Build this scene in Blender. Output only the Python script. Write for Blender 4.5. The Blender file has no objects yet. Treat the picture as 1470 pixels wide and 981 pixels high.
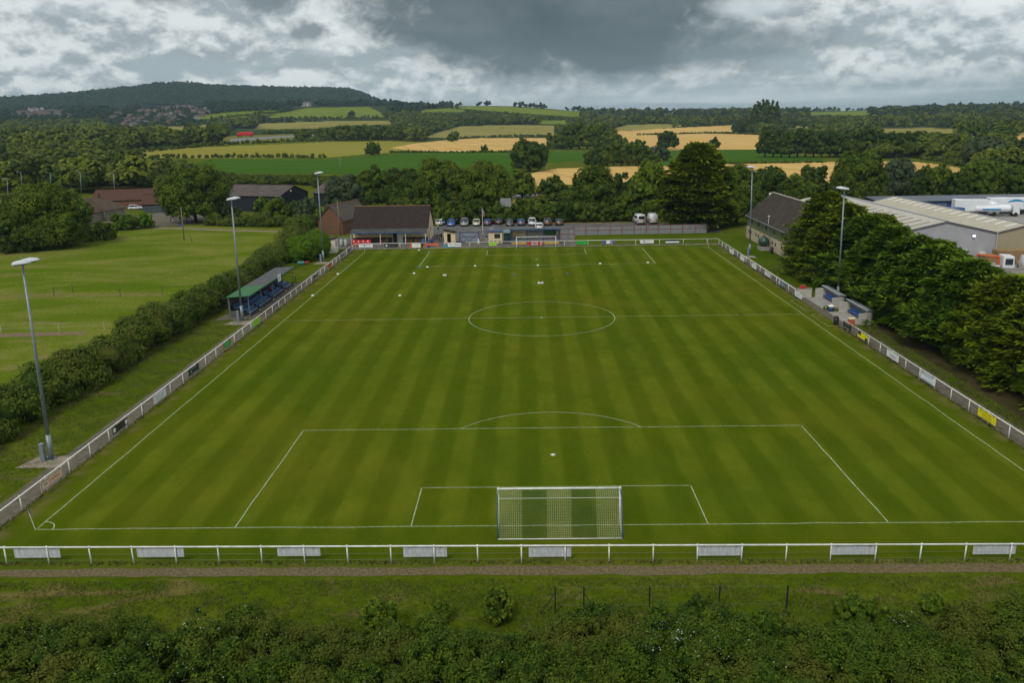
import bpy, math, random
import numpy as np
from mathutils import Vector, Matrix
rng = np.random.default_rng(11)
random.seed(5)
SC = bpy.context.scene
COL = SC.collection
R = math.radians

# ------------------------------------------------------------------ camera
CAM = np.array([-1.80588249, -45.9866861, 24.3654542])
YAW, PITCH, ROLL, FOC = 1.95776875e-02, 2.66278198e-01, -1.75434568e-02, 1180.05822
def _axes():
    cy, sy = math.cos(YAW), math.sin(YAW); cp, sp = math.cos(PITCH), math.sin(PITCH)
    cr, sr = math.cos(ROLL), math.sin(ROLL)
    fw = np.array([-sy*cp, cy*cp, -sp]); r = np.array([cy, sy, 0.0]); u = np.cross(r, fw)
    return cr*r + sr*u, -sr*r + cr*u, fw
AR, AU, AF = _axes()
def ray(px, py):
    return AF + AR*((px-735)/FOC) + AU*((490.5-py)/FOC)
def G(px, py, z=0.0):
    d = ray(px, py); return CAM + d*((z-CAM[2])/d[2])
def at(px, py, y):
    d = ray(px, py); return CAM + d*((y-CAM[1])/d[1])
def PROJ(p):
    d = np.asarray(p, float) - CAM; w = d @ AF
    return 735 + FOC*(d @ AR)/w, 490.5 - FOC*(d @ AU)/w
def HZ(px): return 168.63 - 0.01754*(np.asarray(px)-735)

cam_d = bpy.data.cameras.new('camera'); cam = bpy.data.objects.new('camera', cam_d); COL.objects.link(cam)
cam_d.sensor_width = 36; cam_d.lens = FOC/1470*36; cam_d.clip_start = 0.5; cam_d.clip_end = 40000
m = Matrix.Identity(4)
for i in range(3):
    m[i][0] = AR[i]; m[i][1] = AU[i]; m[i][2] = -AF[i]; m[i][3] = CAM[i]
cam.matrix_world = m
SC.camera = cam

# ------------------------------------------------------------------ materials
class NT:
    """tiny node builder"""
    def __init__(s, tree): s.t = tree; s.n = tree.nodes; s.l = tree.links
    def node(s, typ, **kw):
        x = s.n.new(typ)
        for k, v in kw.items(): setattr(x, k, v)
        return x
    def put(s, sock, v):
        if v is None: return
        if hasattr(v, 'is_output'): s.l.new(v, sock)
        else: sock.default_value = v
    def math(s, op, a, b=None, c=None, clamp=False):
        x = s.node('ShaderNodeMath', operation=op, use_clamp=clamp)
        s.put(x.inputs[0], a); s.put(x.inputs[1], b); s.put(x.inputs[2], c); return x.outputs[0]
    def mix(s, f, a, b):
        x = s.node('ShaderNodeMix', data_type='RGBA')
        s.put(x.inputs[0], f); s.put(x.inputs[6], a); s.put(x.inputs[7], b); return x.outputs[2]
    def noise(s, vec, scale, detail=4, rough=.55, dist=0.0):
        x = s.node('ShaderNodeTexNoise'); s.put(x.inputs['Vector'], vec)
        x.inputs['Scale'].default_value = scale; x.inputs['Detail'].default_value = detail
        x.inputs['Roughness'].default_value = rough; x.inputs['Distortion'].default_value = dist
        return x.outputs[0]
    def ramp(s, v, lo, hi, a=0.0, b=1.0, smooth=False):
        x = s.node('ShaderNodeMapRange'); x.interpolation_type = 'SMOOTHSTEP' if smooth else 'LINEAR'
        s.put(x.inputs[0], v)
        for i, q in enumerate((lo, hi, a, b)): s.put(x.inputs[1+i], q)
        return x.outputs[0]
    def vec(s, x, y, z):
        q = s.node('ShaderNodeCombineXYZ'); s.put(q.inputs[0], x); s.put(q.inputs[1], y); s.put(q.inputs[2], z); return q.outputs[0]
    def vmul(s, v, k):
        q = s.node('ShaderNodeVectorMath', operation='MULTIPLY'); s.put(q.inputs[0], v); q.inputs[1].default_value = k; return q.outputs[0]
    def sep(s, v):
        q = s.node('ShaderNodeSeparateXYZ'); s.put(q.inputs[0], v); return q.outputs
def c4(c): return (c[0], c[1], c[2], 1.0)
MATS = {}
def newmat(name):
    m = bpy.data.materials.new(name); m.use_nodes = True
    nt = NT(m.node_tree); b = nt.n['Principled BSDF']
    return m, nt, b
def M(name, c, c2=None, scale=3.0, rough=.7, spec=.3, metal=0.0, emit=0.0, coords='Object', detail=3, bump=0.0, stretch=None, coat=0.0):
    """plain / noise-mottled procedural material"""
    if name in MATS: return MATS[name]
    m, nt, b = newmat(name)
    b.inputs['Roughness'].default_value = rough
    b.inputs['Specular IOR Level'].default_value = spec
    b.inputs['Metallic'].default_value = metal
    b.inputs['Coat Weight'].default_value = coat
    if c2 is None: c2 = tuple(min(1, x*.8) for x in c)
    tc = nt.node('ShaderNodeTexCoord'); v = tc.outputs[coords]
    if stretch: v = nt.vmul(v, stretch)
    n = nt.noise(v, scale, detail)
    f = nt.ramp(n, .35, .65)
    nt.put(b.inputs['Base Color'], nt.mix(f, c4(c), c4(c2)))
    if emit:
        b.inputs['Emission Color'].default_value = c4(c); b.inputs['Emission Strength'].default_value = emit
    if bump:
        bp = nt.node('ShaderNodeBump'); bp.inputs['Strength'].default_value = bump; bp.inputs['Distance'].default_value = .05
        nt.put(bp.inputs['Height'], n); nt.l.new(bp.outputs[0], b.inputs['Normal'])
    MATS[name] = m; return m
def foliage(name, dark, light, warm=None, rough=.65, trans=.25):
    """leaf material: 'tint' per leaf mixes two leaf colours; a little translucency"""
    if name in MATS: return MATS[name]
    m, nt, b = newmat(name)
    at_ = nt.node('ShaderNodeAttribute', attribute_name='tint')
    tc = nt.node('ShaderNodeTexCoord')
    col = nt.mix(at_.outputs['Fac'], c4(dark), c4(light))
    if warm:
        n = nt.noise(tc.outputs['Object'], .35, 2)
        col = nt.mix(nt.ramp(n, .48, .7), col, c4(warm))
    nt.put(b.inputs['Base Color'], col)
    b.inputs['Roughness'].default_value = rough; b.inputs['Specular IOR Level'].default_value = .08
    tr = nt.node('ShaderNodeBsdfTranslucent'); nt.put(tr.inputs[0], col)
    mx = nt.node('ShaderNodeMixShader'); mx.inputs[0].default_value = trans
    nt.l.new(b.outputs[0], mx.inputs[1]); nt.l.new(tr.outputs[0], mx.inputs[2])
    nt.l.new(mx.outputs[0], nt.n['Material Output'].inputs[0])
    MATS[name] = m; return m

# ------------------------------------------------------------------ mesh helpers
class MB:
    def __init__(s): s.v = []; s.f = []; s.m = []
    def add(s, vs, fs, mi=0):
        o = len(s.v); s.v += [tuple(map(float, p)) for p in vs]; s.f += [tuple(i+o for i in f) for f in fs]; s.m += [mi]*len(fs); return s
    def box(s, x0, y0, z0, x1, y1, z1, mi=0):
        return s.add([(x0,y0,z0),(x1,y0,z0),(x1,y1,z0),(x0,y1,z0),(x0,y0,z1),(x1,y0,z1),(x1,y1,z1),(x0,y1,z1)],
              [(0,3,2,1),(4,5,6,7),(0,1,5,4),(1,2,6,5),(2,3,7,6),(3,0,4,7)], mi)
    def quad(s, a, b, c, d, mi=0): return s.add([a,b,c,d], [(0,1,2,3)], mi)
    def slab(s, a, b, c, d, t, mi=0):
        """quad a b c d (counter-clockwise from outside) thickened inward by t"""
        A, B, C, D = [Vector(p) for p in (a,b,c,d)]
        n = (B-A).cross(D-A).normalized()*t
        vs = [A,B,C,D,A-n,B-n,C-n,D-n]
        return s.add(vs, [(0,1,2,3),(7,6,5,4),(0,4,5,1),(1,5,6,2),(2,6,7,3),(3,7,4,0)], mi)
    def tube(s, p0, p1, r0, r1=None, n=8, mi=0, caps=True):
        r1 = r0 if r1 is None else r1
        p0, p1 = Vector(p0), Vector(p1); d = (p1-p0)
        if d.length < 1e-6: return s
        d.normalize(); a = Vector((0,0,1)) if abs(d.z) < .9 else Vector((1,0,0))
        u = d.cross(a).normalized(); w = d.cross(u)
        vs = []
        for p, r in ((p0,r0),(p1,r1)):
            for k in range(n):
                t = 2*math.pi*k/n; vs.append(p + u*(r*math.cos(t)) + w*(r*math.sin(t)))
        fs = [(k, (k+1)%n, n+(k+1)%n, n+k) for k in range(n)]
        if caps: fs += [tuple(range(n-1,-1,-1)), tuple(range(n, 2*n))]
        return s.add(vs, fs, mi)
    def path(s, pts, r, n=6, mi=0):
        for a, b in zip(pts, pts[1:]): s.tube(a, b, r, r, n, mi)
        return s
    def prism(s, poly, axis, a0, a1, mi=0):
        """polygon (2-D) extruded along axis: 'x' poly=(y,z), 'y' poly=(x,z), 'z' poly=(x,y)"""
        def P(p, a): return (a,p[0],p[1]) if axis=='x' else ((p[0],a,p[1]) if axis=='y' else (p[0],p[1],a))
        n = len(poly); vs = [P(p,a0) for p in poly] + [P(p,a1) for p in poly]
        fs = [tuple(range(n-1,-1,-1)), tuple(range(n,2*n))] + [(k,(k+1)%n,n+(k+1)%n,n+k) for k in range(n)]
        return s.add(vs, fs, mi)
    def loft(s, rings, mi=0, caps=True):
        n = len(rings[0]); vs = [p for r in rings for p in r]; fs = []
        for i in range(len(rings)-1):
            for k in range(n): fs.append((i*n+k, i*n+(k+1)%n, (i+1)*n+(k+1)%n, (i+1)*n+k))
        if caps: fs += [tuple(range(n-1,-1,-1)), tuple(range((len(rings)-1)*n, len(rings)*n))]
        return s.add(vs, fs, mi)
    def sphere(s, c, rx, ry, rz, nu=10, nv=6, mi=0):
        rings = []
        for i in range(1, nv):
            t = math.pi*i/nv
            rings.append([(c[0]+rx*math.sin(t)*math.cos(2*math.pi*k/nu), c[1]+ry*math.sin(t)*math.sin(2*math.pi*k/nu), c[2]-rz*math.cos(t)) for k in range(nu)])
        o = len(s.v); s.loft(rings, mi, False)
        n0 = len(s.v); s.v += [(c[0],c[1],c[2]-rz), (c[0],c[1],c[2]+rz)]
        for k in range(nu):
            s.f.append((n0, o+(k+1)%nu, o+k)); s.m.append(mi)
            e = o+(nv-2)*nu; s.f.append((n0+1, e+k, e+(k+1)%nu)); s.m.append(mi)
        return s
    def build(s, name, mats, parent=None, smooth=False, bevel=0.0):
        me = bpy.data.meshes.new(name); me.from_pydata(s.v, [], s.f)
        if not isinstance(mats, (list, tuple)): mats = [mats]
        for q in mats: me.materials.append(q)
        if len(mats) > 1: me.polygons.foreach_set('material_index', s.m)
        me.update()
        import bmesh
        bm = bmesh.new(); bm.from_mesh(me); bmesh.ops.recalc_face_normals(bm, faces=bm.faces); bm.to_mesh(me); bm.free()
        if smooth: me.polygons.foreach_set('use_smooth', [True]*len(me.polygons))
        o = bpy.data.objects.new(name, me); COL.objects.link(o)
        if parent is not None: o.parent = parent
        if bevel:
            b = o.modifiers.new('bevel', 'BEVEL'); b.width = bevel; b.segments = 2; b.limit_method = 'ANGLE'
        return o
def npmesh(name, V, F, mats, parent=None, tint=None, mi=None, smooth=False):
    """V (n,3); F (k,4) or (k,3) -> mesh object, fast"""
    V = np.ascontiguousarray(V, dtype=np.float32); F = np.ascontiguousarray(F, dtype=np.int32)
    me = bpy.data.meshes.new(name); k, w = F.shape
    me.vertices.add(len(V)); me.vertices.foreach_set('co', V.ravel())
    me.loops.add(k*w); me.loops.foreach_set('vertex_index', F.ravel())
    me.polygons.add(k); me.polygons.foreach_set('loop_start', np.arange(0, k*w, w, dtype=np.int32))
    try: me.polygons.foreach_set('loop_total', np.full(k, w, dtype=np.int32))
    except Exception: pass
    if not isinstance(mats, (list, tuple)): mats = [mats]
    for q in mats: me.materials.append(q)
    if mi is not None: me.polygons.foreach_set('material_index', np.asarray(mi, dtype=np.int32))
    if tint is not None:
        a = me.attributes.new('tint', 'FLOAT', 'FACE'); a.data.foreach_set('value', np.asarray(tint, dtype=np.float32))
    if smooth: me.polygons.foreach_set('use_smooth', np.ones(k, dtype=bool))
    me.update(calc_edges=True); me.validate()
    o = bpy.data.objects.new(name, me); COL.objects.link(o)
    if parent is not None: o.parent = parent
    return o
def tag(o, label=None, cat=None, group=None, kind=None):
    if label: o['label'] = label
    if cat: o['category'] = cat
    if group: o['group'] = group
    if kind: o['kind'] = kind
    return o
def thing(name, label, cat, loc=(0,0,0), rz=0.0, group=None):
    o = bpy.data.objects.new(name, None); COL.objects.link(o); o.empty_display_size = .3
    o.location = loc; o.rotation_euler = (0,0,rz)
    return tag(o, label, cat, group)
def lettering(text, size, mat, parent, loc, rot, name='lettering', depth=.004, align='CENTER', bold=0.0):
    cu = bpy.data.curves.new(name, 'FONT'); cu.body = text; cu.size = size; cu.extrude = depth; cu.align_x = align; cu.align_y = 'CENTER'; cu.offset = bold
    cu.materials.append(mat)
    tmp = bpy.data.objects.new(name, cu); COL.objects.link(tmp)
    me = bpy.data.meshes.new_from_object(tmp.evaluated_get(bpy.context.evaluated_depsgraph_get())); bpy.data.objects.remove(tmp)
    if not me.materials: me.materials.append(mat)
    o = bpy.data.objects.new(name, me); COL.objects.link(o); o.parent = parent; o.location = loc; o.rotation_euler = rot
    return o

# ------------------------------------------------------------------ world + sun (overcast)
w = bpy.data.worlds.new('World'); SC.world = w; w.use_nodes = True
nt = NT(w.node_tree); bg = nt.n['Background']
SUN_EL, SUN_AZ = R(48), R(205)     # azimuth clockwise from +Y (camera heading)
sky = nt.node('ShaderNodeTexSky', sky_type='NISHITA'); sky.sun_disc = False; sky.sun_elevation = SUN_EL; sky.sun_rotation = SUN_AZ
tc = nt.node('ShaderNodeTexCoord'); D = tc.outputs['Generated']; sx, sy_, sz = nt.sep(D)
az = nt.math('ARCTAN2', sx, sy_)                     # 0 straight up the pitch, + to the right
el = nt.math('ARCSINE', sz)
# cloud field in azimuth / elevation (clouds squash towards the horizon)
P1 = nt.vec(nt.math('MULTIPLY', az, 5.2), nt.math('MULTIPLY', el, 11.0), 3.7)
P2 = nt.vec(nt.math('MULTIPLY', az, 19.0), nt.math('MULTIPLY', el, 30.0), 9.1)
P2u = nt.vec(nt.math('MULTIPLY', az, 19.0), nt.math('MULTIPLY', nt.math('ADD', el, .011), 30.0), 9.1)
P3 = nt.vec(nt.math('MULTIPLY', az, 2.6), nt.math('MULTIPLY', el, 62.0), 1.3)
n1 = nt.noise(P1, 1.0, 9, .53, .2)
n2 = nt.noise(P2, .75, 9, .60, .1)
n2u = nt.noise(P2u, .75, 6, .52, .15)
n3 = nt.noise(P3, 1.0, 5, .5, .2)
w1 = nt.math('MULTIPLY', nt.math('SUBTRACT', n1, .5), 2.6)
w2 = nt.math('MULTIPLY', nt.math('SUBTRACT', n2, .5), 2.4)
P4 = nt.vec(nt.math('MULTIPLY', az, 42.0), nt.math('MULTIPLY', el, 58.0), 5.5)
w3 = nt.math('MULTIPLY', nt.math('SUBTRACT', nt.noise(P4, 1.0, 6, .6, .3), .5), 2.4)
def blob(a0, e0, ra, re, warp=.9, soft0=1.0, soft1=.35):
    da = nt.math('DIVIDE', nt.math('SUBTRACT', az, a0), ra); de = nt.math('DIVIDE', nt.math('SUBTRACT', el, e0), re)
    d = nt.math('SQRT', nt.math('ADD', nt.math('MULTIPLY', da, da), nt.math('MULTIPLY', de, de)))
    d = nt.math('ADD', d, nt.math('MULTIPLY', w1, -warp*1.5)); d = nt.math('ADD', nt.math('ADD', d, nt.math('MULTIPLY', w2, -warp)), nt.math('MULTIPLY', w3, -warp*.9))
    return nt.ramp(d, soft0, soft1, 0.0, 1.0, True)
def AZ(px): return math.atan2(px-735, FOC*1.0) - YAW
def EL(px, py): return math.atan((float(HZ(px))-py)/FOC/1.03)
# cumulus edges: bright tops where the detail noise crosses, greyer bellies
cover = nt.ramp(nt.math('ADD', w1, nt.math('MULTIPLY', w2, .25)), -.44, -.18, 0, 1, True)
emb = nt.math('MULTIPLY', nt.math('SUBTRACT', n2, n2u), 4.6)      # tops of the billows catch the light, bellies stay grey
lit = nt.ramp(nt.math('ADD', nt.math('ADD', nt.math('MULTIPLY', w2, .35), emb), nt.math('MULTIPLY', w1, .45)), -.42, .50, 0, 1, True)
streak = nt.ramp(n3, .36, .66, 0, 1, True)
c_gap = (.29, .355, .375, 1); c_mid = (.275, .325, .345, 1); c_hi = (.60, .64, .64, 1); c_low = (.24, .295, .315, 1)
col = nt.mix(cover, c_gap, nt.mix(lit, c_mid, c_hi))
lowband = nt.ramp(el, R(.3), R(3.0), 1, 0, True)
rightside = nt.ramp(az, AZ(640), AZ(820), 0, 1, True)
lowmix = nt.math('MULTIPLY', lowband, nt.ramp(rightside, 0, 1, .35, .95))
col = nt.mix(lowmix, col, nt.mix(streak, c_low, (.43, .49, .505, 1)))
# brighter break upper right and behind the ragged left edge
col = nt.mix(nt.math('MULTIPLY', blob(AZ(1440), EL(1440, 5), .13, R(2.6), .3), .85), col, (.78, .82, .82, 1))
col = nt.mix(nt.math('MULTIPLY', blob(AZ(505), EL(505, 40), .075, R(3.2), .35), .75), col, (.66, .71, .71, 1))
col = nt.mix(nt.math('MULTIPLY', blob(AZ(60), EL(60, 10), .16, R(2.4), .35), .45), col, (.58, .64, .65, 1))
col = nt.mix(nt.math('MULTIPLY', blob(AZ(1300), EL(1300, 60), .17, R(2.0), .35), .6), col, nt.mix(lit, (.30, .36, .385, 1), (.56, .615, .625, 1)))
# the big dark shower cloud and its ragged satellites
dk = blob(AZ(800), EL(800, 22), .265, R(5.5), .30, 1.05, .52)
dk2 = blob(AZ(990), EL(990, 75), .19, R(2.0), .22, 1.05, .45)
s1 = blob(AZ(425), EL(425, 20), .036, R(1.3), .75, 1.1, .3)
s2 = blob(AZ(464), EL(464, 54), .034, R(.95), .75, 1.1, .3)
s3 = blob(AZ(300), EL(300, 6), .05, R(1.1), .75, 1.1, .3)
hole = blob(AZ(1065), EL(1065, 26), .06, R(1.0), .40, 1.0, .4)
darkc = nt.mix(nt.ramp(w1, -.6, .5, 0, 1, True), (.052, .076, .088, 1), (.098, .130, .144, 1))
sat = nt.math('MAXIMUM', nt.math('MAXIMUM', s1, s2), nt.math('MULTIPLY', s3, .8))
col = nt.mix(nt.math('MULTIPLY', sat, .85), col, (.135, .172, .188, 1))
col = nt.mix(nt.math('MULTIPLY', dk2, .75), col, (.125, .165, .185, 1))
col = nt.mix(nt.math('MULTIPLY', dk, .96), col, darkc)
col = nt.mix(nt.math('MULTIPLY', hole, .7), col, (.52, .58, .59, 1))
# overhead deck (out of the picture): plain bright overcast
high = nt.ramp(el, R(9), R(26), 0, 1, True)
col = nt.mix(high, col, nt.mix(nt.ramp(n1, .35, .65), (.50, .54, .565, 1), (.70, .735, .75, 1)))
under = nt.ramp(el, R(-1.0), R(-.2), 1, 0)
col = nt.mix(under, col, (.25, .29, .30, 1))
STR = .1
cl = nt.node('ShaderNodeVectorMath', operation='SCALE'); nt.l.new(col, cl.inputs[0]); cl.inputs['Scale'].default_value = 1/STR
mx = nt.mix(.99, sky.outputs[0], cl.outputs[0])      # thin blue of the Nishita sky shows through the cloud a little
nt.l.new(mx, bg.inputs[0]); bg.inputs[1].default_value = STR
sun_d = bpy.data.lights.new('sun', 'SUN'); sun_d.energy = 1.5; sun_d.angle = R(14); sun_d.color = (1, .965, .90)
sun = bpy.data.objects.new('sun', sun_d); COL.objects.link(sun)
sd = Vector((math.sin(SUN_AZ)*math.cos(SUN_EL), math.cos(SUN_AZ)*math.cos(SUN_EL), math.sin(SUN_EL)))
sun.rotation_euler = sd.to_track_quat('Z', 'Y').to_euler(); sun.location = (0, 0, 200)
SC.view_settings.view_transform = 'Standard'; SC.view_settings.look = 'None'; SC.view_settings.gamma = 1
SC.view_settings.exposure = 0.32; SC.view_settings.use_curve_mapping = False
SC.cycles.use_denoising = True; SC.cycles.denoising_prefilter = 'ACCURATE'; SC.cycles.denoising_input_passes = 'RGB_ALBEDO_NORMAL'; SC.cycles.volume_bounces = 0; SC.cycles.max_bounces = 6; SC.cycles.transparent_max_bounces = 6
SC.cycles.diffuse_bounces = 3; SC.cycles.glossy_bounces = 2

# ------------------------------------------------------------------ terrain
def interp(tab): 
    xs = [t[0] for t in tab]; ys = [t[1] for t in tab]
    return lambda q: np.interp(q, xs, ys)
RIDGES = [  # (crest distance, foot distance, skyline row of the bare ground by column)
 (850, 430, interp([(-400,205),(0,203),(200,199),(350,196.5),(480,198),(560,201),(640,206),(760,207),(1600,192)])),
 (2000, 1050, interp([(-400,168),(0,165),(100,162),(200,158),(300,154),(400,151),(540,151.5),(620,153),(700,151.5),(745,152),(790,156),(840,160),(900,163),(1000,164),(1600,156)])),
 (2500, 1300, interp([(-400,185),(700,172),(900,163),(1000,161),(1100,160),(1200,159.5),(1260,160),(1310,157),(1370,155),(1470,153),(1800,150)])),
 (3300, 2150, interp([(-400,148),(0,144),(60,141),(130,134),(190,127.5),(230,122.5),(270,121),(320,126),(380,127),(430,129),(500,129),(522,135),(545,145),(575,156),(640,175),(1600,175)])),
 (5600, 3900, interp([(-400,170),(700,172),(1150,162),(1230,158.5),(1290,154),(1340,152.5),(1400,151),(1500,150),(1800,150)])),
]
def az_px(az_):                       # picture column of a far point at that azimuth
    return PROJ(np.stack([CAM[0]+3000*np.sin(az_), CAM[1]+3000*np.cos(az_), np.full_like(az_, CAM[2])], -1))[0]
_aza = np.linspace(-1.0, 1.0, 1201); _azp = az_px(_aza)
_crest = []
for Dc, Df, fn in RIDGES:
    rows = fn(_azp); h = []
    for a, p, y in zip(_aza, _azp, rows):
        d = ray(p, y); h.append(CAM[2] + d[2]*Dc/math.hypot(d[0], d[1]))
    _crest.append(np.maximum(np.array(h), 0))
def ground_z(x, y):
    x = np.asarray(x, float); y = np.asarray(y, float)
    dx, dy = x-CAM[0], y-CAM[1]; d = np.hypot(dx, dy); a = np.arctan2(dx, dy)
    z = np.zeros_like(d)
    ac = np.clip(a, -1, 1); fade = np.clip((1.9-np.abs(a))/.9, 0, 1)
    for (Dc, Df, fn), h in zip(RIDGES, _crest):
        t = np.clip((d-Df)/(Dc-Df), 0, 1); s = t*t*(3-2*t)*.6 + t*.4
        z = np.maximum(z, np.interp(ac, _aza, h)*s*fade)
    bump = (np.sin(x*.011+1.3)*np.sin(y*.009+.4)*.6 + np.sin(x*.027)*np.sin(y*.023+2)*.25)
    return z + bump*np.clip((d-700)/900, 0, 1)*np.minimum(d/900, 3)
def TG(px, py, dmin=20.0, dmax=9000.0):
    """first point where the picture ray meets the terrain"""
    d = ray(px, py); n = math.hypot(d[0], d[1])
    s = np.geomspace(dmin, dmax, 1500)/n
    P = CAM + d*s[:, None]; g = P[:, 2] - ground_z(P[:, 0], P[:, 1])
    k = np.nonzero(g < 0)[0]
    if not len(k): return None
    k = k[0]
    if k == 0: return P[0]
    t = g[k-1]/(g[k-1]-g[k]); Q = P[k-1]*(1-t)+P[k]*t
    return Q
def gz(x, y): return float(ground_z(np.array([x]), np.array([y]))[0])
def inpoly(px, py, poly):
    px = np.asarray(px); py = np.asarray(py); r = np.zeros(px.shape, bool); n = len(poly)
    for i in range(n):
        x0, y0 = poly[i]; x1, y1 = poly[(i+1) % n]
        if y0 == y1: continue
        c = ((y0 > py) != (y1 > py)) & (px < (x1-x0)*(py-y0)/(y1-y0)+x0)
        r ^= c
    return r
# land cover: outlines read off the photograph, laid on the terrain where they lie
FIELDS = [
 ('barley_field', [(172,222),(205,217),(300,211),(400,207),(470,204),(560,202.5),(640,205),(600,209),(560,213),(610,216),(560,219),(505,223),(470,226),(300,227),(190,227)]),
 ('wheat_field', [(560,212.5),(600,205),(640,201),(690,198),(786,198),(786,217.5),(640,217.5),(600,217)]),
 ('green_field', [(255,241),(300,229),(470,228.5),(560,221),(610,218),(735,218),(845,217),(850,229),(800,233.5),(742,237),(738,252),(733,270),(718,270),(600,255),(480,250),(340,249)]),
 ('hay_field', [(610,197),(622,192),(660,181),(740,179),(795,180),(795,195),(720,196.5),(650,198)]),
 ('wheat_field', [(760,250),(775,245),(800,242),(860,239.5),(960,238),(965,258),(880,262),(800,266),(770,267)]),
 ('wheat_field', [(880,197),(886,188),(960,184),(1052,179.5),(1056,190),(1098,195),(1104,214),(900,216),(880,210)]),
 ('hay_field', [(872,187.5),(900,179),(960,178),(990,180),(960,183.5),(905,188)]),
 ('green_field', [(955,217),(1030,215),(1098,215),(1140,221),(1185,229),(1180,233),(1030,235),(950,237)]),
 ('wheat_field', [(1028,236),(1195,232.5),(1200,262),(1120,262),(1035,250)]),
 ('wheat_field', [(1190,232.5),(1300,231),(1345,236),(1384,242),(1384,253),(1340,255),(1190,256)]),
 ('green_slope', [(280,170),(290,165),(345,160),(402,158),(400,163),(330,170)]),
 ('green_slope', [(378,169),(405,162),(440,155),(530,153),(545,161),(552,168),(470,170)]),
 ('hay_field', [(365,185),(371,177),(470,174),(560,173),(562,178),(490,182),(400,186)]),
 ('hay_field', [(240,185),(243,181),(268,181),(266,188)]), ('hay_field', [(284,186),(284,180),(302,178),(302,184)]),
 ('green_slope', [(598,161),(610,157),(645,155),(668,158),(666,161)]),
 ('green_slope', [(645,154),(680,152),(735,153),(790,157),(832,160),(832,168),(790,165),(740,162),(690,158)]),
 ('green_slope', [(768,178),(774,173),(815,172),(816,178)]),
 ('green_slope', [(1158,165),(1165,161),(1248,159),(1249,166)]),
 ('hay_field', [(1090,186),(1150,180),(1170,180),(1170,184)]),
 ('hay_field', [(940,166),(950,164),(982,164),(982,166)]),
 ('hay_field', [(1230,190),(1240,185),(1330,183),(1385,185),(1388,191),(1330,192)]),
 ('wheat_field', [(1452,205),(1460,194),(1520,192),(1520,206)]),
 ('hay_field', [(1390,193),(1400,187),(1520,186),(1520,192),(1450,194)]),
 ('riding_arena', [(-90,284),(38,282.5),(42,296),(-90,303)]),
 ('grass_verge', [(690,262),(765,258),(778,276),(795,279),(790,292),(700,292)]),
 ('grass_verge', [(295,200),(330,195),(420,192),(425,200),(330,206)]),
 ('grass_verge', [(1345,226),(1350,222),(1400,223),(1400,231)]), ('grass_verge', [(1435,236),(1440,230),(1520,232),(1520,241),(1470,240)]),
 ('road', [(722,277),(800,277.5),(800,287),(770,289),(745,284),(722,281)]),
 ('road', [(1346,224.5),(1360,226),(1398,232),(1398,235.5),(1350,230)]),
 ('road', [(1436,238),(1470,241.5),(1520,245),(1520,249),(1440,242)]),
 ('road', [(330,199.5),(430,193.5),(470,192),(470,194),(430,196),(330,203)]),
]
asp = np.concatenate([np.linspace(-math.pi, -.80, 60, endpoint=False), np.arange(-.80, .80, .0014), np.linspace(.80, math.pi, 60)])
ds = [8.0]
while ds[-1] < 12000:
    d = ds[-1]; ds.append(d + min(max(1.2, d*d/17000), d*.012+.3))
ds = np.array(ds)
AA, DD = np.meshgrid(asp, ds)
TX = CAM[0] + DD*np.sin(AA); TY = CAM[1] + DD*np.cos(AA); TZ = ground_z(TX, TY)
nr, nc = AA.shape
V = np.stack([TX.ravel(), TY.ravel(), TZ.ravel()], 1)
ii, jj = np.meshgrid(np.arange(nr-1), np.arange(nc-1), indexing='ij')
F = np.stack([ii*nc+jj, ii*nc+jj+1, (ii+1)*nc+jj+1, (ii+1)*nc+jj], -1).reshape(-1, 4)[:, ::-1]
cen = V[F].mean(1)
dc = np.hypot(cen[:, 0]-CAM[0], cen[:, 1]-CAM[1]); infront = np.abs(np.arctan2(cen[:,0]-CAM[0], cen[:,1]-CAM[1])) < .85
fpx, fpy = np.full(len(F), -9999.), np.full(len(F), -9999.)
fpx[infront], fpy[infront] = PROJ(cen[infront])
cls = np.zeros(len(F), int); CN = ['ground', 'hill']
cls[dc > 900] = 1
for nm, poly in FIELDS:
    if nm not in CN: CN.append(nm)
    k = infront & (dc > 185) & inpoly(fpx, fpy, poly); cls[k] = CN.index(nm)

def field_mat(name, a, b, c=None, s1=.02, s2=.35, rows=0.0, rowdir=(1, .15)):
    m, nt, bs = newmat(name); g = nt.node('ShaderNodeNewGeometry').outputs['Position']
    n1 = nt.noise(g, s1, 5, .6); n2 = nt.noise(g, s2, 4, .6)
    f = nt.ramp(nt.math('ADD', nt.math('MULTIPLY', n1, .65), nt.math('MULTIPLY', n2, .35)), .36, .64)
    col = nt.mix(f, c4(a), c4(b))
    if c: col = nt.mix(nt.ramp(nt.noise(g, s1*3.1, 5, .6), .56, .72), col, c4(c))
    if rows:
        x, y, z = nt.sep(g)
        s = nt.math('ADD', nt.math('MULTIPLY', x, rowdir[0]*rows), nt.math('MULTIPLY', y, rowdir[1]*rows))
        s = nt.math('ADD', s, nt.math('MULTIPLY', n1, 3.0))
        k = nt.ramp(nt.math('SINE', s), .80, .97)
        col = nt.mix(nt.math('MULTIPLY', k, .35), col, c4(tuple(q*.55 for q in a)))
    nt.put(bs.inputs['Base Color'], col); bs.inputs['Roughness'].default_value = 1; bs.inputs['Specular IOR Level'].default_value = 0
    MATS[name] = m; return m
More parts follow.
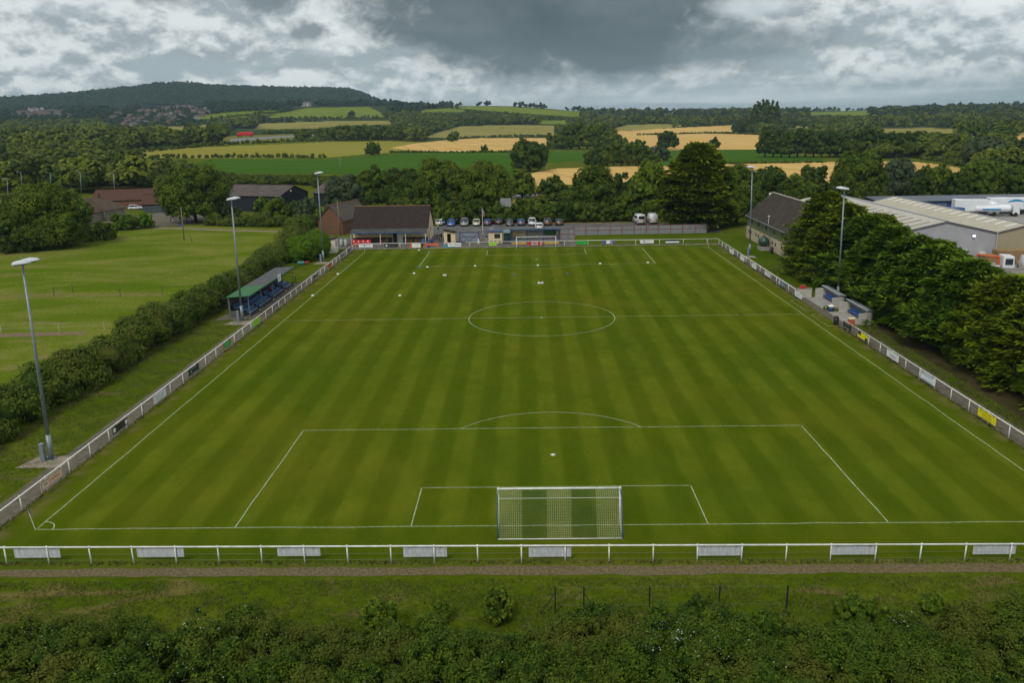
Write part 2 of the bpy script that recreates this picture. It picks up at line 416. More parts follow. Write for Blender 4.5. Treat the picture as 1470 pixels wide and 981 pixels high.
FM = {
 'ground': field_mat('rough grass', (.056,.078,.006), (.092,.105,.012), (.14,.115,.036), .05, .9),
 'hill': field_mat('wooded ground', (.022,.036,.012), (.040,.058,.016), None, .01, .1),
 'barley_field': field_mat('ripening barley', (.185,.175,.028), (.225,.205,.042), None, .01, .3, .35, (.35,1)),
 'wheat_field': field_mat('ripe wheat', (.44,.285,.095), (.52,.35,.125), (.37,.235,.075), .012, .3, .30, (1,.22)),
 'green_field': field_mat('green crop', (.038,.088,.008), (.050,.104,.012), None, .012, .2, .25, (.3,1)),
 'hay_field': field_mat('hay meadow', (.18,.165,.045), (.23,.20,.06), (.13,.15,.035), .012, .2),
 'green_slope': field_mat('hill pasture', (.095,.140,.014), (.145,.175,.026), None, .006, .05),
 'grass_verge': field_mat('rank verge grass', (.11,.115,.025), (.17,.145,.045), (.06,.085,.015), .08, .6),
 'riding_arena': field_mat('sand', (.40,.30,.17), (.48,.37,.22), None, .05, .5),
 'road': field_mat('tarmac road', (.16,.165,.17), (.20,.205,.21), None, .05, .8),
}
for i, nm in enumerate(CN):
    k = cls == i
    if not k.any(): continue
    Fi = F[k]; u, inv = np.unique(Fi, return_inverse=True)
    o = npmesh(nm, V[u], inv.reshape(Fi.shape), FM[nm], smooth=True); tag(o, kind='structure')
# disc under the camera itself
o = MB().add([(CAM[0]+8.0*math.sin(a), CAM[1]+8.0*math.cos(a), 0) for a in np.linspace(0, 2*math.pi, 48, endpoint=False)], [tuple(range(47,-1,-1))]).build('ground', FM['ground']); tag(o, kind='structure')
def sheet(name, poly, z, mat):
    o = MB().add([(p[0], p[1], z) for p in poly], [tuple(range(len(poly)))]).build(name, mat)
    for q in o.data.polygons:
        if q.normal.z < 0: o.data.flip_normals(); break
    return tag(o, kind='structure')
# ------------------------------------------------------------------ the ground round the pitch
W2, LEN = 32.63, 109.25
def turf():
    m, nt, bs = newmat('mown turf'); g = nt.node('ShaderNodeNewGeometry').outputs['Position']; x, y, z = nt.sep(g)
    big = nt.noise(g, .045, 5, .6); mid = nt.noise(nt.vmul(g, (1, .45, 1)), .45, 5, .65); fine = nt.noise(g, 6.0, 6, .78)
    xs = nt.math('ADD', x, nt.math('MULTIPLY', nt.math('SUBTRACT', mid, .5), .75))
    s = nt.math('SINE', nt.math('ADD', nt.math('MULTIPLY', xs, 2*math.pi/3.3), 1.9))
    st = nt.ramp(s, -.5, .5, 0, 1, True)
    f = nt.math('ADD', nt.math('MULTIPLY', fine, .55), nt.math('MULTIPLY', mid, .45))
    dark = nt.mix(nt.ramp(f, .40, .60), c4((.043,.066,.0020)), c4((.068,.090,.0042)))
    lite = nt.mix(nt.ramp(f, .40, .60), c4((.074,.096,.0046)), c4((.104,.126,.0090)))
    infield = nt.math('MULTIPLY', nt.ramp(nt.math('ABSOLUTE', x), 34.2, 32.0), nt.ramp(y, -2.5, 1.5))
    st2 = nt.math('MULTIPLY', nt.math('MULTIPLY', st, infield), nt.ramp(nt.noise(g, .16, 4, .65), .3, .62, .15, .85))
    col = nt.mix(st2, dark, lite)
    col = nt.mix(nt.math('MULTIPLY', nt.ramp(big, .50, .70), .45), col, c4((.112,.102,.008)))          # yellowing
    col = nt.mix(nt.math('MULTIPLY', nt.ramp(big, .48, .33), .35), col, c4((.030,.072,.003)))          # lusher
    edge = nt.ramp(nt.math('ABSOLUTE', x), 33.3, 34.6); ed2 = nt.ramp(nt.noise(g, .55, 4), .42, .62)
    col = nt.mix(nt.math('MULTIPLY', nt.math('MULTIPLY', edge, ed2), .6), col, c4((.16,.115,.05)))      # scuffed strip by the rail
    scf = nt.ramp(nt.noise(nt.vmul(g, (.5, 1.6, 1)), .55, 3, .6, 1.6), .62, .69)
    scf = nt.math('MULTIPLY', nt.math('MULTIPLY', scf, nt.ramp(y, 18, 34)), nt.ramp(nt.noise(g, .06, 2), .42, .56))
    col = nt.mix(nt.math('MULTIPLY', scf, .8), col, c4((.026,.050,.003)))
    nt.put(bs.inputs['Base Color'], col); bs.inputs['Roughness'].default_value = 1; bs.inputs['Specular IOR Level'].default_value = 0
    bp = nt.node('ShaderNodeBump'); bp.inputs['Strength'].default_value = .35; bp.inputs['Distance'].default_value = .04
    nt.put(bp.inputs['Height'], fine); nt.l.new(bp.outputs[0], bs.inputs['Normal'])
    return m
sheet('pitch', [(-34.75,-4.05),(34.75,-4.35),(34.75,112.6),(-34.75,112.6)], .012, turf())
def vergemat(name, a, b, c, d, s=.11, dry=.5):
    m, nt, bs = newmat(name); g = nt.node('ShaderNodeNewGeometry').outputs['Position']
    big = nt.noise(nt.vmul(g, (.6, 1.3, 1)), s, 6, .62, .6); fine = nt.noise(g, 2.6, 5, .7)
    f = nt.math('ADD', nt.math('MULTIPLY', big, .5), nt.math('MULTIPLY', fine, .5))
    col = nt.mix(nt.ramp(f, .42, .58), c4(a), c4(b))
    col = nt.mix(nt.math('MULTIPLY', nt.ramp(f, dry, dry+.14), .8), col, c4(c))
    scr = nt.noise(nt.vmul(g, (.35, 1.0, 1)), .32, 6, .65, 1.0)
    col = nt.mix(nt.math('MULTIPLY', nt.ramp(scr, .57, .68), .75), col, c4(d))
    nt.put(bs.inputs['Base Color'], col); bs.inputs['Roughness'].default_value = 1; bs.inputs['Specular IOR Level'].default_value = 0
    bp = nt.node('ShaderNodeBump'); bp.inputs['Strength'].default_value = .5; bp.inputs['Distance'].default_value = .06
    nt.put(bp.inputs['Height'], fine); nt.l.new(bp.outputs[0], bs.inputs['Normal'])
    return m
verge = vergemat('verge grass', (.044,.068,.0025), (.070,.095,.005), (.125,.110,.020), (.150,.108,.042), .13, .52)
sheet('verge', [(-70,-5.6),(-70,-40),(70,-40),(70,-5.7)], .008, verge)
leftv = vergemat('side grass', (.046,.072,.003), (.072,.098,.006), (.120,.112,.022), (.14,.105,.045), .1, .53)
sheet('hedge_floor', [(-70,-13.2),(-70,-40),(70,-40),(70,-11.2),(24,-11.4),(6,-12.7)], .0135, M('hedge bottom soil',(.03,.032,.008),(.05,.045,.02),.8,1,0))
sheet('verge', [(-47.5,-5.6),(-37.0,-5.6),(-37.0,118),(-47.5,118)], .008, leftv)
greenv = vergemat('green lawn', (.040,.068,.003), (.062,.092,.005), (.07,.095,.010), (.09,.082,.03), .1, .60)  # slightly deeper green grass with fewer dry patches
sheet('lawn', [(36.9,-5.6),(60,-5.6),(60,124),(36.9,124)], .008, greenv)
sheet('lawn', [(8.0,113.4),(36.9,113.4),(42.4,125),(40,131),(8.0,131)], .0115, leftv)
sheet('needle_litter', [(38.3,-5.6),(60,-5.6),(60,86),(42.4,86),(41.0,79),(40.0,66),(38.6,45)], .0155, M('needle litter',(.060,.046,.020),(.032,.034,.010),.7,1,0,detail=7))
pad = vergemat('paddock grass', (.068,.106,.005), (.122,.152,.014), (.165,.152,.044), (.19,.145,.07), .09, .48)
sheet('paddock', [(-46.8,0),(-46.8,117),(-52,143),(-70,150),(-86,156),(-101,139),(-105,124),(-140,112),(-190,90),(-190,0)], .016, pad)
dirt = M('bare earth', (.10,.078,.052), (.17,.135,.085), .9, .95, .1, coords='Object', detail=6)
worn = M('worn path', (.075,.060,.027), (.150,.120,.060), 6.0, .95, .1, detail=8, bump=.3)
tarm = M('old tarmac', (.080,.070,.050), (.130,.114,.084), 1.6, .95, .1, detail=7, bump=.2)
def strip(name, poly, z, mat, jit=0.0, step=1.2):
    """sheet whose long edges wander a little"""
    pts = []
    n = len(poly)
    for i in range(n):
        a, b = np.array(poly[i]), np.array(poly[(i+1) % n]); L = np.hypot(*(b-a)); k = max(1, int(L/step))
        for q in range(k):
            p = a+(b-a)*q/k
            if jit and 0 < q: nrm = np.array([-(b-a)[1], (b-a)[0]])/L; p = p + nrm*rng.normal(0, jit)
            pts.append(tuple(p))
    return sheet(name, pts, z, mat)
strip('path', [(-60,-4.62),(60,-4.95),(60,-5.95),(-60,-5.45)], .020, worn, .07, 1.1)
strip('path', [(-37.15,-4.4),(-35.05,-4.4),(-35.25,113.6),(-37.15,116)], .024, tarm, .05, .7)
strip('path', [(34.95,-4.6),(36.9,-4.6),(36.9,112.9),(34.95,112.9)], .024, tarm, .06, .7)
strip('path', [(-35.6,112.75),(36.2,112.75),(36.2,113.9),(-35.6,113.9)], .028, M('pale path', (.16,.14,.11), (.215,.19,.15), 1.0, .95, .1), .04, .8)
sheet('forecourt', [(-40,113.9),(8.0,113.9),(8.0,131.2),(-21,131.2),(-40,128)], .02, M('forecourt tarmac', (.085,.075,.066), (.135,.12,.10), .5, .95, .1, detail=7))
sheet('car_park', [(-24,131.0),(40,129.3),(40,147.2),(-24,148.6)], .024, M('car park tarmac', (.085,.085,.085), (.125,.122,.118), .35, .95, .1, detail=7))
sheet('verge', [(-24,148.0),(40,146.9),(40,152),(-24,152)], .014, M('dry verge', (.19,.155,.055), (.12,.115,.03), .8, .95, .1, detail=6))
sheet('yard', [(54,55),(135,55),(150,185),(54,185)], .02, M('yard concrete', (.20,.19,.17), (.27,.255,.23), .3, .9, .15, detail=7))
sheet('farm_track', [(-92,150.5),(-48,137),(-48,139.2),(-91,153.5)], .03, M('farm track earth', (.20,.16,.10), (.15,.13,.07), .6, .95, .1, detail=6))
sheet('farm_yard', [(-95,152),(-85,158),(-80,192),(-105,190),(-112,166)], .022, M('farm yard gravel', (.13,.115,.085), (.10,.09,.06), .6, .95, .1, detail=6))
strip('earth_strip', [tuple(G(-60,480)[:2]), tuple(G(124,477)[:2]), tuple(G(122,481)[:2]), tuple(G(-60,487)[:2])], .03, M('turned earth', (.13,.09,.055), (.17,.125,.07), 1.5, .95, .1, detail=6), .1, .8)
strip('dry_strip', [tuple(G(-60,423.5)[:2]), tuple(G(90,421.5)[:2]), tuple(G(236,421)[:2]), tuple(G(236,425.5)[:2]), tuple(G(90,427)[:2]), tuple(G(-60,429)[:2])], .028, M('dry grass strip',(.16,.15,.045),(.10,.11,.02),.9,1,0,detail=7), .12, .9)
for (px, py) in ((74,664),(348,464),(464,378),(1076,369),(1202,435)):
    c = G(px, py); a = 1.25 if py > 400 else 1.0
    sheet('concrete_pad', [(c[0]-1.7*a, c[1]-1.1), (c[0]+1.0*a, c[1]-1.1), (c[0]+1.0*a, c[1]+1.1), (c[0]-1.2*a, c[1]+1.1)], .032, M('pad concrete', (.26,.225,.17), (.18,.155,.11), 1.6, .95, .1, detail=7))
# ---- markings: worn white paint
paint, pnt, pb = newmat('worn line paint')
pg = pnt.node('ShaderNodeNewGeometry').outputs['Position']
pnt.put(pb.inputs['Base Color'], pnt.mix(pnt.ramp(pnt.noise(pg, 3.0, 5, .7), .30, .62), c4((.11,.155,.04)), c4((.34,.39,.25))))
pb.inputs['Roughness'].default_value = .9
mk = MB(); LW = .036; ZM = .018 
def line(x0, y0, x1, y1, w=LW):
    d = Vector((x1-x0, y1-y0, 0)); L = d.length; d.normalize(); n = Vector((-d.y, d.x, 0))*w; k = max(1, int(L/1.5))
    off = [rng.normal(0, .022) for _ in range(k+1)]; off[0] = off[-1] = 0
    for i in range(k):
        a = Vector((x0,y0,ZM))+d*(L*i/k)+n.normalized()*off[i]; b = Vector((x0,y0,ZM))+d*(L*(i+1)/k)+n.normalized()*off[i+1]
        mk.quad(a-n, b-n, b+n, a+n)
def arc(cx, cy, r, a0, a1, k, w=LW):
    for i in range(k):
        p = []
        for t, rr in ((i,r-w),(i+1,r-w),(i+1,r+w),(i,r+w)):
            a = a0+(a1-a0)*t/k; p.append((cx+rr*math.cos(a), cy+rr*math.sin(a), ZM+.003))
        mk.quad(*p)
line(-W2, 0, W2, 0); line(-W2, LEN, W2, LEN, .03); line(-W2, .1, -W2, LEN-.1); line(W2, .1, W2, LEN-.1); line(-W2+.1, LEN/2, W2-.1, LEN/2)
arc(0, LEN/2, 9.15, 0, 2*math.pi, 72, .040)
arc(0, LEN/2, .13, 0, 2*math.pi, 10, .1)
for y0, s in ((0, 1), (LEN, -1)):
    for hw, dp in ((20.16, 16.5), (9.16, 5.5)):
        line(-hw, y0+s*.08, -hw, y0+s*dp, LW if s > 0 else .05); line(hw, y0+s*.08, hw, y0+s*dp, LW if s > 0 else .05); line(-hw+.08, y0+s*dp, hw-.08, y0+s*dp, LW if s > 0 else .045)
    t = math.asin(5.5/9.15); b = 0 if s > 0 else math.pi
    arc(0, y0+s*11, 9.15, b+t, b+math.pi-t, 24)
    arc(0, y0+s*11, .12, 0, 2*math.pi, 10, .11)
    for sx in (-1, 1):
        a0 = {(-1,1):0, (1,1):math.pi/2, (-1,-1):-math.pi/2, (1,-1):math.pi}[(sx,s)]
        arc(sx*W2, y0, 1.0, a0, a0+math.pi/2, 8)
# technical areas by the dugouts
for y0, y1 in ((56.4,62.6),(48.4,54.4)):
    for (a,b,c,d) in ((33.6,y0,33.6,y1),(33.6,y0,35.4,y0),(33.6,y1,35.4,y1)):
        L = math.hypot(c-a, d-b); n = int(L/.8)
        for i in range(n): line(a+(c-a)*i/n, b+(d-b)*i/n, a+(c-a)*(i+.62)/n, b+(d-b)*(i+.62)/n, .04)
o = mk.build('pitch_markings', paint); tag(o, kind='structure')
# ------------------------------------------------------------------ palette
WHT = M('white paint', (.72,.72,.66), (.54,.54,.47), 2.6, .5, .4)
GALV = M('galvanised steel', (.235,.27,.295), (.175,.205,.23), 2.5, .5, .5, .35)
DGALV = M('dull steel', (.24,.26,.27), (.16,.18,.19), 3, .55, .5, .3)
BLK = M('black', (.012,.012,.013), (.02,.02,.02), 3, .5, .4)
RUB = M('rubber', (.014,.014,.014), (.022,.022,.022), 3, .8, .2)
GLS = M('dark glass', (.018,.022,.026), (.03,.035,.04), 1, .08, .6)
CREAM = M('cream render', (.68,.56,.34), (.58,.48,.29), .7, .85, .2, detail=6)
BLUE = M('blue paint', (.020,.085,.20), (.016,.07,.17), 2, .5, .4)
DBLUE = M('dark blue paint', (.015,.045,.12), (.012,.035,.10), 2, .5, .4)
RED = M('red paint', (.55,.028,.03), (.47,.02,.024), 2, .5, .4)
ORNG = M('orange plastic', (.75,.13,.025), (.66,.10,.02), 2, .5, .4)
LIME = M('lime board', (.30,.60,.02), (.26,.54,.02), 1, .5, .3)
YEL = M('yellow board', (.78,.70,.015), (.72,.64,.015), 1, .5, .3)
GRN = M('green board', (.03,.33,.05), (.025,.28,.045), 1, .5, .3)
DGRN = M('dark green board', (.012,.035,.03), (.02,.05,.04), 1, .5, .3)
CONC = M('concrete', (.30,.28,.25), (.22,.205,.18), 1.5, .9, .2, detail=7)
TIMB = M('timber', (.20,.13,.065), (.14,.09,.045), 2.5, .8, .2, stretch=(1,6,1))
WORN = M('weathered board back', (.50,.52,.54), (.36,.38,.39), 2.6, .7, .3, detail=8, stretch=(2.5,1,.6))
PALE = M('pale board', (.74,.76,.76), (.66,.68,.68), 1, .5, .3)
BBRD = M('black board', (.015,.016,.018), (.03,.03,.03), 1, .45, .3)
CRM = M('cream board', (.70,.58,.36), (.62,.50,.30), 1.5, .6, .3)
INKB = M('blue ink', (.03,.07,.30), None, 1, .6, .2); INKR = M('red ink', (.50,.03,.03), None, 1, .6, .2); INKK = M('black ink', (.02,.02,.022), None, 1, .6, .2)
INKG = M('grey ink', (.30,.31,.32), None, 1, .6, .2); INKW = M('white ink', (.80,.80,.78), None, 1, .6, .2); INKN = M('navy ink', (.02,.03,.10), None, 1, .6, .2)
PURP = M('purple board', (.11,.10,.30), (.09,.085,.25), 1, .5, .3); TEAL = M('turquoise plastic', (.02,.33,.40), (.02,.28,.36), 1, .4, .4)

# ------------------------------------------------------------------ perimeter barriers
def weeds(name, p0, p1, parent, n, hgt=.16, spread=.13):
    p0 = np.array(p0); p1 = np.array(p1); t = rng.random(n)[:, None]
    c = p0+(p1-p0)*t; c[:, :2] += rng.normal(0, spread, (n, 2)); h = hgt*rng.uniform(.4, 1.3, n)*(.4+.6*np.abs(np.sin(t[:,0]*37)*np.cos(t[:,0]*91)))
    a = rng.uniform(0, 6.28, n); dx = np.cos(a)*.07; dy = np.sin(a)*.07; le = rng.normal(0, .06, (n, 2))
    V = np.empty((n, 3, 3)); V[:, 0] = c; V[:, 1] = c; V[:, 2] = c
    V[:, 0, 0] -= dx; V[:, 0, 1] -= dy; V[:, 1, 0] += dx; V[:, 1, 1] += dy; V[:, 2, 2] += h; V[:, 2, :2] += le
    return npmesh(name, V.reshape(-1, 3), np.arange(3*n).reshape(n, 3), foliage('weed leaf', (.045,.055,.012), (.13,.115,.045)), parent, rng.random(n))
def barrier(label, p0, p1, spacing, h=1.08, first=0.0, rad=.047):
    p0 = Vector((*p0, 0)); p1 = Vector((*p1, 0)); L = (p1-p0).length; d = (p1-p0).normalized()
    t = thing('perimeter_barrier', label, 'barrier', p0, 0, 'white rail barriers round the pitch')
    MB().tube((0,0,h), d*L + Vector((0,0,h)), rad, rad, 10).build('rail', WHT, t, smooth=True)
    x = first
    while x < L+.01:
        q = d*min(x, L-.02); k = rng.normal(0, .012, 2)
        mb = MB(); mb.tube((q.x, q.y, -.05), (q.x+k[0], q.y+k[1], h-.02), .040, .040, 8); mb.tube((q.x+k[0], q.y+k[1], h-.03), (q.x+k[0], q.y+k[1], h+.065), .060, .055, 8)
        mb.build('post', WHT, t, smooth=True); x += spacing
    wires = MB()
    for z in (.25, .62): wires.tube((0,0,z), d*L+Vector((0,0,z)), .0025, .0025, 4)
    wires.build('wire', GALV, t)
    weeds('weed_growth', (0,0,.0), tuple(d*L), t, int(L*26))['kind'] = 'stuff'
    return t, d
yL = lambda x: -4.13 - (x+32)*.0085
b1, dN = barrier('near white rail barrier on posts, behind the goal with the striped net', (-44, yL(-44)), (44, yL(44)), 2.47, first=(G(10,811)[0]+44) % 2.47)
b2, dL = barrier('long white rail barrier on the side of the covered seating stand', (-35.0,-3.9), (-35.35,113.3), 2.95, first=.55)
b3, dR = barrier('white rail barrier from the near corner up to the dugouts, below the conifers', (34.85,-4.2), (34.85,48.6), 2.95, first=2.7)
b3b, _ = barrier('white rail barrier from the dugouts to the far corner by the grey office building', (34.85,64.4), (35.2,113.1), 2.95, first=.4)
b4, dF = barrier('far white rail barrier in front of the clubhouse and the long grey fence', (-35.35,113.35), (-21.4,113.3), 2.9, first=.2)
b5, _ = barrier('far white rail barrier running behind the plain white goal to the corner by the conifer', (-13.6,113.3), (35.2,113.15), 4.6, first=.8)

# ---- advertising boards: each hangs from the rail
BG = 'advertising boards hung on the pitch rail'
def board(label, c, rz, wdt, hgt, mat, deco=None, ztop=1.0, name='advertising_board', back=None, thick=.02):
    """local x along the rail, face towards local -y"""
    t = thing(name, label, 'board', (c[0], c[1], 0), rz, BG)
    MB().box(-wdt/2, -thick, ztop-hgt, wdt/2, 0, ztop).build('panel', mat, t)
    cl = MB()
    for x in (-wdt*.36, wdt*.36): cl.box(x-.012, -thick-.012, ztop-.12, x+.012, .012, ztop+.1)
    cl.build('hanger', BLK, t)
    y = -thick-.003
    if deco: deco(t, wdt, hgt, ztop, y)
    return t
def bars(mb, items, y, t=.004):
    for (x0, z0, x1, z1) in items: mb.box(x0, y-t, z0, x1, y, z1)
    return mb
def dtext(rows):
    """rows: (text, x, z below top, size, mat)"""
    def f(t, wd, hg, zt, y):
        for tx, x, dz, sz, mt in rows: lettering(tx, sz, mt, t, (x, y-.002, zt-dz), (R(90),0,0))
    return f
def dline(mat, n, wd0=.75):
    """a few rows of small illegible print"""
    def f(t, wd, hg, zt, y):
        mb = MB(); r = random.Random(int(wd*1000)+n)
        for i in range(n):
            z = zt-hg*(.2+.68*i/max(1, n-1)) if n > 1 else zt-hg/2
            x = -wd*wd0/2
            while x < wd*wd0/2:
                L = r.uniform(.06, .2); mb.box(x, y-.004, z-.028, min(x+L, wd*wd0/2), y, z+.028); x += L+.04
        mb.build('lettering', mat, t)
    return f
def both(*fs):
    def f(*a):
        for q in fs: q(*a)
    return f
def ring(mat, cx, dz, r, n=20):
    def f(t, wd, hg, zt, y):
        MB().tube((cx, y, zt-dz), (cx, y-.005, zt-dz), r, r, n).build('emblem', mat, t)
    return f
def frame(mat, ins, th):
    def f(t, wd, hg, zt, y):
        a, b = -wd/2+ins, wd/2-ins; c, d = zt-hg+ins, zt-ins
        bars(MB(), [(a,c,b,c+th),(a,d-th,b,d),(a,c+th,a+th,d-th),(b-th,c+th,b,d-th)], y).build('border', mat, t)
    return f
def blockd(mat, x0, z0, x1, z1):   # fractions of the board
    def f(t, wd, hg, zt, y):
        bars(MB(), [(wd*x0, zt-hg*z1, wd*x1, zt-hg*z0)], y+.001, .003).build('colour_block', mat, t)
    return f
# backs of the boards on the near rail
for px0, px1, lab, dz in ((17,80,'weathered white board back on the near rail, left end by the corner flag',.62),(195,260,'white board back on the near rail, second along from the corner flag end',.60),
        (398,458,'greenish white board back on the near rail below the penalty box corner',.56),(579,641,'streaky grey board back on the near rail just left of the goal net',.64),
        (759,820,'pale grey board back on the near rail directly below the goal net',.66),(1001,1066,'sagging pale board back on the near rail, first to the right of the goal',.62),
        (1191,1258,'white board back on the near rail under the penalty box corner at right',.58),(1392,1456,'white board back on the near rail at the right edge',.58)):
    a = at(px0, 790, -4.2); b = at(px1, 790, -4.4); cx = (a[0]+b[0])/2
    lab = lab.replace(', left end', '')
    board(lab, (cx, yL(cx)+.07), math.pi, b[0]-a[0], dz, WORN, name='advertising_board')
def on_side(px, py, xs): # board centre on a side rail from its pixel
    d = ray(px, py); t = (xs-CAM[0])/d[0]; return CAM + d*t
LFT = R(90); RGT = R(-90)
def lb(px, py, lab, w_, h_, mat, deco=None): 
    q = on_side(px, py, -34.95); return board(lab, (-34.93-.003*q[1], q[1]), LFT, w_, h_, mat, deco)
def rb(px, py, lab, w_, h_, mat, deco=None):
    q = on_side(px, py, 34.8); return board(lab, (34.77, q[1]), RGT, w_, h_, mat, deco)
lb(75,691,'cream board with blue and red lettering in a double border, nearest on the side rail',2.75,.72,CRM, both(frame(INKB,.05,.035), frame(INKR,.12,.012), dtext([('THE',-.82,.36,.27,INKB),('STATION',.28,.36,.33,INKR)])))
lb(173,612,'black board with a round white emblem at each end',2.5,.58,BBRD, both(ring(INKW,-.98,.29,.2), ring(INKW,.98,.29,.2), dline(M('brown ink',(.16,.10,.05)),1,.5)))
lb(230,570,'white board with rows of small print on the side rail beside the black one',2.6,.72,PALE, both(dline(INKG,4,.7), blockd(INKR,-.5,.05,-.46,.95)))
lb(279,531,'dark green board with pale scribbled emblem on the side rail',2.6,.66,DGRN, both(ring(INKG,-.7,.33,.14), dline(INKG,2,.55)))
lb(327,494,'green board with a red edge on the side rail',2.4,.62,GRN, both(blockd(RED,-.5,0,-.40,1), dline(INKW,1,.4)))
lb(370,465,'lime green board on the side rail by the seating stand',2.7,.72,LIME, dline(M('leaf ink',(.12,.30,.02)),1,.6))
lb(455,396,'black and white board on the side rail beyond the seating stand',2.6,.62,BBRD, dline(INKW,2,.7))
lb(475,379,'orange red board on the far part of the side rail',2.6,.66,M('orange board',(.50,.12,.03),(.42,.10,.03)), dline(INKN,1,.5))
lb(493,365,'blue and white board by the far corner of the side rail',2.6,.6,M('slate board',(.10,.13,.22)), dline(INKW,2,.6))
lb(503,356,'navy board nearest the corner in front of the clubhouse',2.2,.6,DBLUE, dline(INKW,1,.6))
rb(1417,601,'bright yellow board with dark print on the rail under the conifers',2.6,.66,YEL, both(dtext([('A1',-.95,.2,.2,INKK)]), dline(M('brown print',(.20,.10,.02)),3,.55)))
rb(1332,545,'white board with faint blue heading on the rail under the conifers',2.7,.68,PALE, both(dline(INKB,2,.7), blockd(M('pale blue',(.35,.5,.7)),-.48,.06,-.3,.3)))
rb(1282,511,'white board with blue and pink print, second along the rail from the dugouts',2.7,.68,PALE, both(dline(INKB,1,.6), lambda t,wd,hg,zt,y: dline(M('pink ink',(.55,.10,.22)),1,.45)(t,wd,hg,zt-.17,y)))
rb(1239,482,'yellow and black board next to the nearer dugout',2.6,.66,YEL, both(blockd(BBRD,-.5,0,-.18,.55), blockd(BBRD,.25,.5,.5,1)))
rb(1217,466,'black board at the end of the rail beside the nearer dugout',2.4,.62,BBRD, dline(INKG,2,.6))
rb(1147,420,'white board with blue heading at the end of the rail by the farther dugout',2.7,.72,PALE, both(dline(INKB,1,.5), dline(INKG,1,.3)))
rb(1123,405,'slate blue board on the rail between two white boards',2.8,.6,M('slate blue board',(.13,.19,.26)), both(blockd(PALE,-.5,0,-.38,1), dline(INKW,1,.6)))
rb(1102,390,'white board with blue capitals on the rail near the oil tank',2.7,.56,PALE, dline(INKB,1,.7))
rb(1083,378,'plain white board on the rail opposite the oil tank',2.7,.74,PALE, dline(INKG,1,.4))
rb(1066,367,'plain white board on the rail by the far floodlight',2.7,.74,PALE, dline(INKG,1,.35))
rb(1051,358,'plain white board on the rail nearest the far corner',2.7,.74,PALE, dline(INKG,1,.3))
def fb(px0, px1, py, lab, h_, mat, deco=None):
    a = at(px0, py, 113.2); b = at(px1, py, 113.2); return board(lab, ((a[0]+b[0])/2, 113.22), 0, b[0]-a[0], h_, mat, deco)
fb(515,535,351,'white board with blue print in front of the clubhouse veranda',.68,PALE, dline(INKB,2,.75))
fb(552,571,351,'black board with white emblem in front of the clubhouse door',.68,BBRD, both(ring(INKW,-.9,.33,.18), dline(INKG,1,.5)))
fb(589,607,351,'white banner with orange and black ends below the veranda post',.80,PALE, both(blockd(ORNG,-.5,0,-.36,1), blockd(BBRD,.34,0,.5,1), blockd(YEL,.25,.2,.36,1), dline(INKR,1,.4)))
t = fb(643,662,350,'white board with big red and blue capitals right of the turquoise barrier',.74,PALE, dtext([('MJ',-.72,.34,.52,INKR),('Autos',.55,.34,.52,INKN)]))
fb(702,713,351,'small lime green banner on the rail below the cream kiosk',.66,LIME, dline(M('leaf ink',(.12,.30,.02)),1,.5))
fb(758,776,351,'red board with a white crest on the rail inside the far goal',.68,RED, both(frame(INKW,.05,.0), blockd(INKW,-.22,.15,.26,.85), blockd(RED,-.16,.27,.20,.72), dline(INKW,1,.25)))
fb(826.5,844.5,349,'bright green board on the far rail right of the striped shelter',.66,GRN)
fb(864,882.5,348.5,'purple board with a white middle on the far rail',.60,PURP, blockd(PALE,-.16,0,.16,1))
fb(919,938.5,347.5,'white board with red ring and blue word on the far rail before the grey fence',.62,PALE, both(ring(INKR,-.55,.28,.17), ring(PALE,-.55,.28,.10), dline(INKB,1,.42)))
fb(955.5,975,347,'board half black and half white on the far rail near the conifer',.60,PALE, blockd(BBRD,-.5,0,.5,.5))

